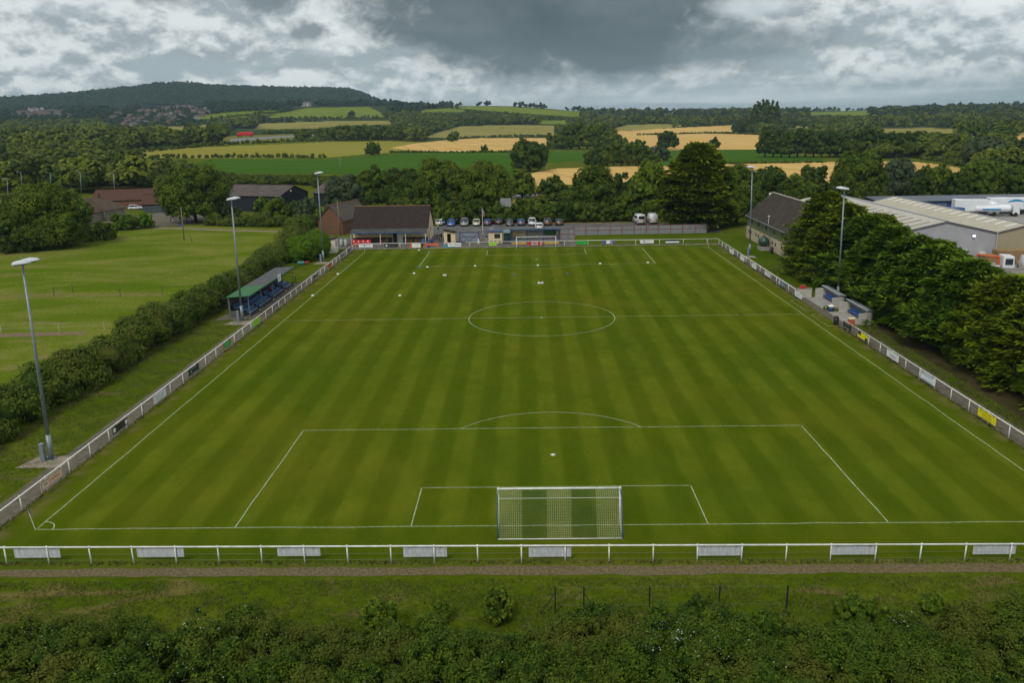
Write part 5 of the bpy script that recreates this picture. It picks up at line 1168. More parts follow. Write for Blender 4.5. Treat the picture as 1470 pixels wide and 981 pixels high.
for s in (-1,1):
    for xx in (-3.2,-2.1,4.7): MB().tube((xx,s*.75,.48),(xx,s*1.1,.48),.48,.48,12).build('wheel', RUB, tnk)
q = TG(352,196.5); lorry('bright red lorry on the distant main road among the trees', q[0], q[1], q[2]+.4, R(176), paintm('lorry red',(.55,.02,.035)), paintm('lorry red',(.55,.02,.035)), 16.0, 4.2, name='red_lorry')
# crane lorry in the timber yard
cg = at(1437,392,80); cl_ = thing('crane_lorry','white flatbed lorry with an orange loading crane, behind the conifers','lorry',(cg[0]-2.2,79,.02),R(-14))
MB().loft([[(1.2,-1.2,.7),(1.2,-1.2,3.0),(1.2,1.2,3.0),(1.2,1.2,.7)],[(2.9,-1.2,.6),(2.7,-1.1,2.95),(2.7,1.1,2.95),(2.9,1.2,.6)]]).build('cab', LWH, cl_, bevel=.08)
MB().add([(2.93,-1.05,1.6),(2.93,1.05,1.6),(2.77,1.0,2.75),(2.77,-1.0,2.75)],[(0,1,2,3)]).build('windscreen', GLS, cl_); MB().box(1.5,-1.235,1.7,2.55,-1.2,2.6).build('window', GLS, cl_)
MB().box(-5.4,-1.2,1.0,.8,1.2,1.18).box(-5.4,-1.2,1.18,.8,-1.1,1.6).box(-5.4,1.1,1.18,.8,1.2,1.6).build('flatbed', LWH, cl_); MB().box(-5,-.5,.6,2.5,.5,1.0).build('chassis', BLK, cl_)
OC_ = M('crane orange',(.55,.10,.02),(.46,.08,.02),3,.5)
mb = MB(); mb.tube((.9,0,1.1),(.9,0,2.7),.2,.16,8).tube((.9,0,2.7),(-2.2,-.2,3.0),.15,.11,8).tube((-2.2,-.2,3.0),(-2.6,-.2,2.0),.1,.07,8); mb.build('crane_arm', OC_, cl_)
for s in (-1,1):
    for xx in (-4.2,-3.0,2.0): MB().tube((xx,s*.8,.5),(xx,s*1.15,.5),.5,.5,12).build('wheel', RUB, cl_)
cg2 = at(1462,385,82); van('white van at the edge of the timber yard', cg2[0]+1.2, 82, R(70), paintm('van white',(.62,.62,.62)), rearwin=False, group=None)
def stack(label, px, py, y, w_, d_, h_, mat):
    q = at(px, py, y); t = thing('timber_stack', label, 'stack', (q[0], y, 0)); mb = MB(); k = 0; z = 0
    while z < h_: mb.box(-w_/2+.05*(k%2), -d_/2, z, w_/2-.07*(k%3), d_/2, z+.2); z += .24; k += 1
    mb.build('boards', mat, t); 
stack('tall stack of tan boards against the tan shed wall', 1452,365,87.5,5.5,1.6,2.3,M('tan boards',(.30,.20,.09),(.22,.14,.065),2,.85)); stack('stack of brown boards beside the crane lorry', 1425,372,87.2,3.5,1.6,1.5,M('brown boards',(.22,.13,.06),(.3,.19,.085),2,.85))
yw = thing('yard_wall','pale concrete yard wall in front of the crane lorry','wall',(0,0,0)); a=at(1428,408,76.5); MB().box(a[0]-2,76.4,0,a[0]+14,76.6,1.3).build('wall', CONC, yw); MB().box(a[0]-2,76.35,1.3,a[0]+14,76.65,1.4).build('coping', CONC, yw)
# ------------------------------------------------------------------ people (one skinned surface each, coloured by zone)
def person(label, x, y, z0, rz, top, legs, hair=(.03,.02,.015), pose='stand', skin=(.45,.27,.19), hscale=1.0, group=None):
    sk = M('skin tone', skin, None, 2, .6); tp = M('clothes %s' % str(top), top, None, 6, .85); lg = M('clothes %s' % str(legs), legs, None, 6, .85); hr = M('hair %s' % str(hair), hair, None, 8, .8); sho = M('shoe black',(.02,.02,.02),None,3,.6)
    if pose == 'sit': hip=.50; kneez=.48; ky=-.42; fz=.05; fy=-.46
    else: hip=.92; kneez=.49; ky=-.03; fz=.04; fy=.03
    dz = hip-.92
    Jt = [((0,0,hip),.150),((0,.0,hip+.16),.135),((0,0,hip+.36),.150),((0,0,hip+.52),.115),((0,0,hip+.60),.052),((0,-.02,hip+.68),.075),((0,-.02,hip+.78),.085),((0,-.01,hip+.84),.05)]
    E = [(i,i+1) for i in range(7)]
    V = [j[0] for j in Jt]; Rr = [j[1] for j in Jt]
    for s in (-1,1):
        o = len(V); arm = [((s*.19,0,hip+.49),.06),((s*.245,.02,hip+.22),.046),((s*.25,-.10,hip-.0),.036),((s*.25,-.14,hip-.10),.040)] if pose!='lean' else [((s*.19,0,hip+.49),.06),((s*.24,-.1,hip+.24),.046),((s*.2,-.32,hip+.16),.036),((s*.18,-.4,hip+.16),.04)]
        V += [a[0] for a in arm]; Rr += [a[1] for a in arm]; E += [(3,o),(o,o+1),(o+1,o+2),(o+2,o+3)]
        o = len(V); leg = [((s*.10,0,hip-.08),.095),((s*.11,ky,kneez),.062),((s*.115,fy+.02,fz+.06),.045),((s*.12,fy-.14,fz),.042)]
        V += [a[0] for a in leg]; Rr += [a[1] for a in leg]; E += [(0,o),(o,o+1),(o+1,o+2),(o+2,o+3)]
    me = bpy.data.meshes.new('body'); me.from_pydata(V, E, []); ob = bpy.data.objects.new('tmp', me); COL.objects.link(ob)
    ob.modifiers.new('s','SKIN'); ob.modifiers.new('d','SUBSURF').levels = 2
    for v, r_ in zip(me.skin_vertices[0].data, Rr): v.radius = (r_, r_*.8)
    me.skin_vertices[0].data[0].use_root = True
    dg = bpy.context.evaluated_depsgraph_get(); m2 = bpy.data.meshes.new_from_object(ob.evaluated_get(dg)); bpy.data.objects.remove(ob); m2.name = 'body'
    m2.materials.clear()
    for q in (sk, tp, lg, hr, sho): m2.materials.append(q)
    for p in m2.polygons:
        c = p.center; p.use_smooth = True
        if c.z > hip+.56: p.material_index = 3 if (c.z > hip+.76 or c.y > .03) else 0
        elif c.z > hip+.02 and not (abs(c.x) > .2 and c.z < hip+.12): p.material_index = 1
        elif abs(c.x) > .2 and c.z > hip-.25 and pose != 'sit': p.material_index = 0
        elif c.z < fz+.07: p.material_index = 4
        else: p.material_index = 2
    o = bpy.data.objects.new('person', m2); COL.objects.link(o); o.location = (x,y,z0); o.rotation_euler = (0,0,rz); o.scale = (hscale,)*3
    return tag(o, label, 'person', group)
HV = (.45,.68,.03); DK = (.02,.022,.03)
def pg(px, py): return G(px, py, .02)
for lab, px, py, rz, top, legs, pose in (('person in a yellow high-visibility jacket walking by the clubhouse gable',629,331,60,HV,DK,'stand'),('person in dark clothes at the gate next to the clubhouse gable',628,347,10,(.03,.028,.04),DK,'stand'),
   ('person in a navy coat second in the group at the gate',631.5,347.2,-60,(.02,.03,.07),(.03,.035,.05),'stand'),('person in black in the middle of the group at the gate',634,346,150,(.012,.012,.014),(.015,.015,.017),'stand'),('person in a lime vest beside the entrance hut',637.5,346.5,-30,(.30,.42,.05),DK,'stand'),
   ('person in royal blue bending at the orange barrier',620.5,353.5,20,(.02,.05,.25),DK,'lean'),('person in blue top and pale trousers by the cream kiosk',698.5,348.5,-20,(.02,.09,.30),(.55,.47,.38),'stand'),('person in blue walking among the cars behind the shelter',732.5,328,90,(.02,.05,.30),(.3,.2,.15),'stand'),
   ('person in black standing under the veranda by the clubhouse door',568,349.5,0,(.02,.018,.022),DK,'stand'),('person in red by the farm gate next to the paddock tree',252,308,0,(.50,.03,.02),DK,'stand')):
    q = pg(px, py); person(lab, q[0], q[1], .02, R(rz), top, legs, pose=pose)
person('person in dark clothes sitting under the veranda at a picnic table', -25.2, 120.55, .05, R(0), (.02,.02,.03), DK, pose='sit')
person('person in a red top sitting in the back row of blue stand seats', SX-2.0, 68.4, .76, R(90), (.35,.03,.05), DK, pose='sit'); person('person in a dark red top sitting in the middle row of blue stand seats', SX-1.2, 69.4, .46, R(90), (.25,.02,.03), DK, pose='sit')
# ------------------------------------------------------------------ posts, poles, small fences
def postfence(label, pts, h, mat, wires=(), r=.05, strut=(), name='wire_fence', wmat=None):
    t = thing(name, label, 'fence', (pts[0][0],pts[0][1],0)); o = np.array([pts[0][0],pts[0][1]])
    for i, p in enumerate(pts):
        z = gz(p[0],p[1]) if p[1] > 180 else 0; MB().box(p[0]-o[0]-r,p[1]-o[1]-r,z,p[0]-o[0]+r,p[1]-o[1]+r,z+h).build('post', mat, t)
    for i, dx, dy in strut: p = pts[i]; MB().tube((p[0]-o[0],p[1]-o[1],h*.78),(p[0]-o[0]+dx,p[1]-o[1]+dy,.05),r*.75,r*.75,6).build('strut', mat, t)
    if wires:
        mb = MB()
        for a, b in zip(pts, pts[1:]):
            for z in wires: mb.tube((a[0]-o[0],a[1]-o[1],z),(b[0]-o[0],b[1]-o[1],z),.002,.002,4)
        mb.build('wire', wmat or DGALV, t)
    return t
wy = -9.35
wp = [(at(px, 870, wy)[0], wy) for px in (640, 797, 838, 932, 1032, 1129)]
postfence('low wire fence on black angle posts in front of the foreground hedge', wp[1:], 1.55, BLK, (.5,1.5), .035, ((0,-.75,-.1),(1,.7,-.1)))
postfence('white-posted electric fence across the paddock below the mown strip', [tuple(G(px,py)[:2]) for px,py in ((-80,479),(2,479),(85,476.5),(150,474))], 1.1, M('fence post pale',(.40,.42,.34)), (.6,1.0), .025, name='electric_fence', wmat=PALE)
postfence('thin dark-posted fence along the pale strip across the paddock', [tuple(G(px,py)[:2]) for px,py in ((-40,427),(78,425.5),(105,421),(173,426.5),(233,424))], 1.4, M('fence post brown',(.10,.085,.06)), (.7,1.3), .04, name='paddock_fence')
postfence('pale post fence beside the farm track under the barn hedge', [tuple(G(px,py)[:2]) for px,py in ((312,324),(360,323.5),(409,324))], 1.2, M('pale post wood',(.35,.29,.18)), (.6,1.1), .06, name='track_fence')
def pole(name, label, cat, px, py, tpy, r0, r1, mat, arms=False, lean=0, grp=None):
    q = TG(px, py) if py < 305 else G(px, py); tt = at(px+lean, tpy, q[1]); t = thing(name, label, cat, q, 0, grp); hh = tt[2]-q[2]; lx = tt[0]-q[0]
    MB().tube((0,0,-.1),(lx,0,hh),r0,r1,8).build('pole', mat, t, True)
    if arms == 'lamp':
        MB().tube((lx,0,hh),(lx-.9,-.3,hh+.12),.05,.04,6).build('arm', mat, t); MB().box(lx-1.35,-.42,hh+.08,lx-.8,-.2,hh+.20).build('lamp_head', M('street lamp shell',(.34,.36,.37)), t)
    elif arms: MB().box(lx-.8,-.06,hh-.5,lx+.8,.06,hh-.38).build('crossarm', mat, t)
WP = M('pole wood',(.20,.155,.085),(.15,.115,.065),2,.9)
pole('telegraph_pole','brown telegraph pole standing in the paddock before the rounded tree','pole',264.5,345,297.5,.13,.10,WP,False,-5); pole('telegraph_pole','brown telegraph pole in front of the brick house gable','pole',489,338,288.5,.14,.1,WP,False,-5)
pole('paddock_post','short dark leaning post in the paddock by the telegraph pole','post',276,347.5,336.5,.06,.05,BLK,False,-3.5)
tr = thing('trough','small blue trough at the paddock gate','trough',tuple(G(260,325))); MB().box(-.5,-.3,0,.5,.3,.5).build('body', M('trough blue',(.06,.06,.28)), tr, bevel=.05); MB().box(-.42,-.22,.5,.42,.22,.51).build('water', GLS, tr)
fgt = G(246,320); fg_ = thing('field_gate','grey five-bar field gate at the farm end of the paddock','gate',tuple(fgt),R(-6)); mb = MB()
for z in (.25,.5,.75,1.0,1.2): mb.tube((0,0,z),(4.2,0,z),.03,.03,6)
mb.tube((0,0,.25),(4.2,0,1.2),.03,.03,6); mb.build('bars', GALV, fg_)
for x in (-.1,4.3): MB().box(x-.1,-.1,0,x+.1,.1,1.5).build('post', TIMB, fg_)
for k,(px,py,tpy) in enumerate(((12,292,256),(32,282,247),(74,279,248),(117,281,247),(165,283,249.5))):
    pole('street_lamp',('grey street lamp by the tan strip of road on the far left','grey street lamp second along the road below the woods','grey street lamp third along the road below the woods','grey street lamp above the stone farmhouse','grey street lamp above the red-tiled farm building')[k],'street lamp',px,py,tpy,.12,.07,GALV,'lamp',-2,'street lamps along the far road')
for k,(px,py,tpy) in enumerate(((1395,222,193),(1402,213,190.5),(1426,253,224),(487,248,227))):
    pole('street_lamp',('green-grey lamp post in the hedge by the curving road','slim lamp post just behind the first by the curving road','tall green-grey lamp post among trees above the depot','slim grey lamp post at the edge of the green crop')[k],'street lamp',px,py,tpy,.14,.08,M('lamp green',(.10,.17,.16)) if k<3 else GALV,'lamp',1.5,'street lamps along the far road')
tp_ = thing('tarpaulin','crumpled blue tarpaulin under the hedge behind the round bush','tarpaulin',tuple(G(411,373))); MB().sphere((0,0,.25),1.3,.8,.4,9,5).sphere((.9,.2,.2),.7,.6,.3,8,5).build('sheet', M('tarp blue',(.04,.12,.33),(.03,.09,.26),2,.6), tp_)
lm = thing('lawn_roller','green and red groundsman\'s roller on the grass below the round bush','roller',tuple(G(435,380.5))); MB().tube((-.9,0,.35),(.3,0,.35),.35,.35,14).build('drum', M('roller green',(.03,.20,.14)), lm); MB().tube((.3,0,.35),(1.1,-.1,.7),.05,.05,6).tube((1.1,-.4,.7),(1.1,.3,.7),.05,.05,6).build('handle', RED, lm); MB().sphere((.6,.2,.35),.3,.25,.3,8,5).build('engine', RED, lm)
sn = thing('rubbish_bag','white bag caught on the far rail left of the kiosk','bag',(at(687,349,113.4)[0],113.45,0)); MB().loft([[(-.16,-.1,.75),(.16,-.1,.75),(.16,.1,.75),(-.16,.1,.75)],[(-.2,-.12,1.1),(.18,-.12,1.1),(.18,.12,1.1),(-.2,.12,1.1)],[(-.02,-.03,1.75),(.04,-.03,1.75),(.04,.03,1.75),(-.02,.03,1.75)]]).build('bag', M('white bag',(.72,.70,.66)), sn)
# ------------------------------------------------------------------ vegetation
F_OAK = foliage('oak leaf',(.030,.060,.004),(.142,.186,.014)); F_LIME = foliage('lime leaf',(.044,.084,.005),(.158,.210,.016)); F_DARK = foliage('dark leaf',(.020,.044,.005),(.098,.138,.014))
F_GREY = foliage('grey green leaf',(.045,.068,.030),(.10,.125,.055)); F_HEDGE = foliage('hedge leaf',(.028,.056,.006),(.130,.175,.016),(.110,.125,.018)); F_CON = foliage('conifer spray',(.014,.054,.004),(.145,.225,.010),(.095,.165,.008),trans=.12)
F_CGOLD = foliage('golden conifer spray',(.020,.054,.003),(.200,.240,.008),(.12,.18,.008),trans=.12); F_FAR = foliage('far wood leaf',(.036,.058,.005),(.148,.175,.016),trans=.1); F_HILL = foliage('hill wood leaf',(.010,.030,.016),(.048,.078,.028),trans=.1); F_BRMB = foliage('bramble leaf',(.020,.050,.004),(.108,.158,.011),(.098,.108,.014))
F_CLIP = foliage('laurel leaf',(.050,.120,.004),(.150,.240,.010)); BARK = M('bark',(.075,.06,.045),(.045,.036,.028),3,.95,.1,stretch=(1,1,.25)); PETAL = M('white blossom',(.58,.56,.50),(.46,.45,.38),9,.8,.1)
def unit(n):
    v = rng.normal(size=(n,3)); return v/np.linalg.norm(v,axis=1)[:,None]
def leafquads(c, nrm, size, asp=.62):
    """diamond-ish leaf quads: centres c, normals nrm, per-leaf length size"""
    n = len(c); nrm = nrm/np.maximum(np.linalg.norm(nrm,axis=1),1e-6)[:,None]
    t = np.cross(nrm, unit(n)); t /= np.maximum(np.linalg.norm(t,axis=1),1e-6)[:,None]; b = np.cross(nrm, t)
    s = (size*.5)[:,None]; k = asp*rng.uniform(.7,1.2,n)[:,None]
    V = np.stack([c-t*s, c-b*s*k+nrm*s*.12, c+t*s, c+b*s*k-nrm*s*.12],1)
    return V.reshape(-1,3), np.arange(4*n).reshape(n,4)
def lobes_ell(rx, ry, rz, n, c0, rmin=.26, rmax=.48, low=-.8):
    """lumpy crown: n spheres spread over an ellipsoid plus a core"""
    d = unit(n*3); d = d[d[:,2] > low][:n]; m_ = min(rx,ry,rz)
    r = rng.uniform(rmin,rmax,len(d))*m_
    c = d*np.array([rx,ry,rz])*(1-.8*r/m_*.55)[:,None]*rng.uniform(.72,1.0,len(d))[:,None]
    return np.vstack([c+c0, [c0]]), np.append(r, .62*m_)
TSHIFT=[0.0]
def leaves_on(C, r, n, size, clump=18, spread=.16, shell=(.86,1.06), low=-.75, jit=.55, core=None):
    """clumped leaves over the union of spheres (C,r); returns V,F,tint"""
    C = np.asarray(C,float); r = np.asarray(r,float); nc_ = max(20, n//clump)
    out_c, out_d, out_r = [], [], []
    p = r**2/np.sum(r**2); got = 0
    for _ in range(6):
        k = rng.choice(len(r), nc_*2, p=p); d = unit(nc_*2); d[:,2] = np.where(d[:,2] < low, -d[:,2], d[:,2])
        pos = C[k]+d*(r[k]*rng.uniform(*shell,len(k)))[:,None]
        dist = np.linalg.norm(pos[:,None,:]-C[None],axis=2)/r[None]; inside = (dist < .84); inside[np.arange(len(k)),k] = False
        ok = ~inside.any(1); out_c.append(pos[ok]); out_d.append(d[ok]); out_r.append(r[k][ok]); got += ok.sum()
        if got >= nc_: break
    cc = np.vstack(out_c)[:nc_]; dd = np.vstack(out_d)[:nc_]; rr = np.concatenate(out_r)[:nc_]
    m_ = len(cc); per = max(3, n//m_); idx = np.repeat(np.arange(m_), per)
    g = rng.normal(size=(len(idx),3)); g -= dd[idx]*(g*dd[idx]).sum(1)[:,None]*.55
    pos = cc[idx]+g*(spread*rr[idx])[:,None]
    outw = pos-cc[idx]; outw /= np.maximum(np.linalg.norm(outw,axis=1),1e-5)[:,None]
    nrm = dd[idx]+outw*.55+unit(len(idx))*jit+np.array([0,0,.25])
    tc = np.clip(rng.normal(.45,.26,m_),0,1); tint = np.clip(tc[idx]+rng.normal(0,.13,len(idx))+TSHIFT[0],0,1)
    V,F = leafquads(pos, nrm, size*rng.uniform(.65,1.25,len(idx)))
    return V,F,tint
ICO = None
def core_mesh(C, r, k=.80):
    """added filler, tinted dark by its callers, that closes the gaps: low spheres as quads"""
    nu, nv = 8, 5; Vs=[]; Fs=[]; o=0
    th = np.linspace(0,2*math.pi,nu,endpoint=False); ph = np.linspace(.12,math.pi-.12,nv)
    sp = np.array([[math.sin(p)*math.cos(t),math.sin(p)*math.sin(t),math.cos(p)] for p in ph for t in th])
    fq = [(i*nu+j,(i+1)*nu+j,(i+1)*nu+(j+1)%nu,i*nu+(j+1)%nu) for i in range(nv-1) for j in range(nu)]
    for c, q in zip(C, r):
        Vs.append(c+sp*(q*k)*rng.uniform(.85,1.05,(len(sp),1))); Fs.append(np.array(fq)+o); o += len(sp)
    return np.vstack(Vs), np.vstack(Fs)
def merge(parts):
    Vs,Fs,Ts=[],[],[]; o=0
    for V,F,T in parts: Vs.append(V); Fs.append(F+o); Ts.append(T); o+=len(V)
    return np.vstack(Vs), np.vstack(Fs), np.concatenate(Ts)
def crown_obj(name, C, r, n, size, mat, parent, **kw):
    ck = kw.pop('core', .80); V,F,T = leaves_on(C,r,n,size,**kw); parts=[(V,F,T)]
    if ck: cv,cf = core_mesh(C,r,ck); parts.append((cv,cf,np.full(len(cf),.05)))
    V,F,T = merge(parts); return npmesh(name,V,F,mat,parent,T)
def trunk_obj(parent, h, r0, spread, nl=5):
    mb = MB(); top=(rng.normal(0,.1)*h*.1, rng.normal(0,.1)*h*.1, h*.55); mb.tube((0,0,-.3),(0,0,h*.12),r0*1.35,r0,8); mb.tube((0,0,h*.12),top,r0,r0*.6,8)
    for k in range(nl):
        a=k*2*math.pi/nl+rng.uniform(-.3,.3); b=h*rng.uniform(.28,.5); mb.tube((top[0]*b/(h*.55),top[1]*b/(h*.55),b),(spread*.55*math.cos(a),spread*.55*math.sin(a),h*rng.uniform(.55,.8)),r0*.45,r0*.15,6)
    return mb.build('trunk', BARK, parent, True)
MP = 1024/1470   # render pixels per photo pixel
def broad(label, px, top_py, wpx, base=None, y=None, mat=F_OAK, name='broadleaf_tree', cat='tree', grp=None, low=.03, n=None, ry=None, lob=26, cx=None, leafpx=2.2, dens=1.0, trunk=True, crownname='crown', flat=.9):
    """tree whose crown spans wpx picture columns at its own distance"""
    if y is None: g = TG(px, base) if base < 330 else G(px, base)
    else: g = at(px, 300, y); g[2] = gz(g[0], y)
    dist = float((g-CAM) @ AF); w_ = wpx/FOC*dist; tp = at(px, top_py, g[1]); H = max(1.0, tp[2]-g[2])
    TSHIFT[0] = rng.uniform(-.16,.20); t = thing(name, label, cat, (g[0],g[1],g[2]), 0, grp); rx = w_/2; rz = H*(1-low)/2; c0 = np.array([0,0,H*low+rz])
    C,r = lobes_ell(rx, (ry or rx*.9), rz, int(lob*1.5), c0)
    nb_ = 6; C = np.vstack([C, [[rx*.55*math.cos(k*1.05+.3), rx*.5*math.sin(k*1.05+.3), H*low+rz*.5] for k in range(nb_)]]); r = np.append(r, [min(rx, rz)*.46]*nb_)
    s = max(.10, leafpx/MP/FOC*dist); area = 4*math.pi*((rx*rx+2*rx*rz)/3); nn = n or int(min(26000, dens*2.6*area/(s*s*.45)))
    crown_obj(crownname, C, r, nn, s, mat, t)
    TSHIFT[0] = 0.0
    if trunk: trunk_obj(t, H, max(.12,H*.028), rx)
    return t
# ---- conifers: layered sprays on drooping branches
def conifer_geo(H, Rm, n_br, per, fl, mat_gold=.0, base=.02, profile=None, tip=.3):
    Vs=[];Ts=[]
    hb = H*(base+(1-base)*rng.random(n_br)**.85); u = (hb/H)
    prof = profile(u) if profile else np.clip(1.02-u,0,1)**.55*np.clip(.75+u*2,0,1)
    a = rng.uniform(0,2*math.pi,n_br); p1,p2,p3 = rng.uniform(0,6.28,3)
    Rb = Rm*np.maximum(prof,.06)*rng.uniform(.74,1.16,n_br)*(1+.16*np.sin(2*a+p1)+.10*np.sin(5*a+u*6+p2)+.12*np.sin(u*9+a+p3))
    bt = np.clip(rng.normal(.42,.2,n_br)+.22*(u-.5),0,1)
    idx = np.repeat(np.arange(n_br),per); N=len(idx); t = rng.uniform(.42,1.0,N)**.8
    lat = rng.normal(0,.13,N)*Rb[idx]*.9
    dirx,diry = np.cos(a)[idx],np.sin(a)[idx]; slope = rng.uniform(.02,.35,n_br)[idx]
    pos = np.stack([dirx*Rb[idx]*t-diry*lat, diry*Rb[idx]*t+dirx*lat, hb[idx]+slope*Rb[idx]*t-.10*Rb[idx]*t*t+rng.normal(0,.06,N)],1)
    fd = np.stack([dirx+rng.normal(0,.45,N),diry+rng.normal(0,.45,N),.30+rng.normal(0,.22,N)],1); fd/=np.linalg.norm(fd,axis=1)[:,None]
    L = fl*rng.uniform(.6,1.35,N)*(.7+.5*t); up = np.array([0,0,1.0])+unit(N)*.35
    side = np.cross(fd,up); side/=np.maximum(np.linalg.norm(side,axis=1),1e-5)[:,None]; wd = (L*.17)[:,None]; e=fd*L[:,None]
    droop = np.array([0,0,-1])*(L*.16)[:,None]
    V = np.stack([pos-side*wd*.5, pos+e*.55-side*wd, pos+e+droop, pos+e*.5+side*wd],1)
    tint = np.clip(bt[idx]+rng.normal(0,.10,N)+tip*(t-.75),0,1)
    return V.reshape(-1,3), np.arange(4*N).reshape(N,4), tint
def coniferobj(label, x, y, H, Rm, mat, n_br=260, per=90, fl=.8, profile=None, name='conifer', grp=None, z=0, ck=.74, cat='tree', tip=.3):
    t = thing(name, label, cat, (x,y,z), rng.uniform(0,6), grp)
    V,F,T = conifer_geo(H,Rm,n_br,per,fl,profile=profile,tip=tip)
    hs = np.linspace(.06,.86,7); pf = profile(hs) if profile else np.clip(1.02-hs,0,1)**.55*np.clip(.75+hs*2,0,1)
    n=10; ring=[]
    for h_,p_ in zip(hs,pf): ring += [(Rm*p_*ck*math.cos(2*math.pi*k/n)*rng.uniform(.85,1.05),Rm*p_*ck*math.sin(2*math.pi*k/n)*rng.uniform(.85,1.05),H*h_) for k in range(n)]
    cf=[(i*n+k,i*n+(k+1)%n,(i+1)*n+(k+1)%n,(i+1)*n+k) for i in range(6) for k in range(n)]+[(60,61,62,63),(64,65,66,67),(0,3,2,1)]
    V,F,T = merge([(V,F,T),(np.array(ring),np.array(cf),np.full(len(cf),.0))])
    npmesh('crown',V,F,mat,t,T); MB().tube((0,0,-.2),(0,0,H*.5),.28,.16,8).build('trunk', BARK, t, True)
    return t
HEDGE_PROF = lambda u: np.clip(1.0-u,0,1)**.47*np.clip(.80+u*1.3,0,1)
row = [(45.4,83.0,11.9,6.0,F_CGOLD,'golden green leyland conifer at the far end of the row, hiding the office building'),(45.6,74.5,10.9,5.8,F_CGOLD,'golden tipped conifer behind the farther dugout'),(46.2,68.0,10.0,5.0,F_CON,'dark conifer directly behind the dugout floodlight'),
  (46.0,60.5,9.5,5.0,F_CON,'dark conifer behind the gap between the dugouts'),(45.6,53.0,9.3,5.0,F_CON,'dark conifer behind the nearer dugout'),(46.0,45.5,9.2,5.1,F_CON,'dark conifer behind the yellow and black board'),(46.0,38.2,8.9,5.0,F_CON,'dark conifer behind the white board with pink print'),
  (46.2,31.0,8.6,5.0,F_CGOLD,'yellow green conifer near the bright yellow board, right edge'),(46.4,24.0,8.4,5.0,F_CGOLD,'yellow green conifer cut by the right edge of the view'),(46.8,17.0,8.4,4.9,F_CON,'nearest conifer of the row, mostly out of view'),(52.0,80,8.8,5.0,F_CGOLD,'second-row conifer behind the golden ones below the pale shed roof'),(53.0,62,7.4,4.6,F_CON,'second-row conifer below the grey gable'),(53.2,52,5.6,4.2,F_CON,'second-row conifer in front of the crane lorry'),(53.4,42,5.0,4.2,F_CGOLD,'second-row conifer with golden tips below the timber yard'),(53.4,32,4.6,4.2,F_CON,'second-row conifer by the yard edge')]
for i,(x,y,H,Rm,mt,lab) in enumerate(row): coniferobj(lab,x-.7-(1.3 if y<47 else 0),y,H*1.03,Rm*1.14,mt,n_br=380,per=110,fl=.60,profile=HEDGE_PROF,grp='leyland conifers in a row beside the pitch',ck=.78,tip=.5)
for k,(x,y,r_,h_) in enumerate(((41.2,69,1.6,2.4),(41.6,60.5,1.5,2.0),(42.2,46.5,1.6,2.2),(41.8,35,1.5,1.9),(42.0,27,1.7,2.2))):
    t=thing('scrub_bush',('brown scrubby bush under the farther dugout conifers','brown scrubby bush between dugouts and conifers','low scrub under the conifers beyond the nearer dugout','low scrub under the conifers by the white boards','low scrub under the conifers near the yellow board')[k],'bush',(x,y,0),0,'scrub along the foot of the conifers')
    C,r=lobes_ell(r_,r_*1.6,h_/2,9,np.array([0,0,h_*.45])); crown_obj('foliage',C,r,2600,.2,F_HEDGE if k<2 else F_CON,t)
coniferobj('tallest broad conifer in the middle of the tree belt, beside the two vans',35.6,137.5,17.8,8.6,F_CGOLD,n_br=620,per=95,fl=1.05,profile=lambda u: np.clip(1.0-u,0,1)**.43*np.clip(.80+u*1.6,0,1),ck=.76,tip=.75)
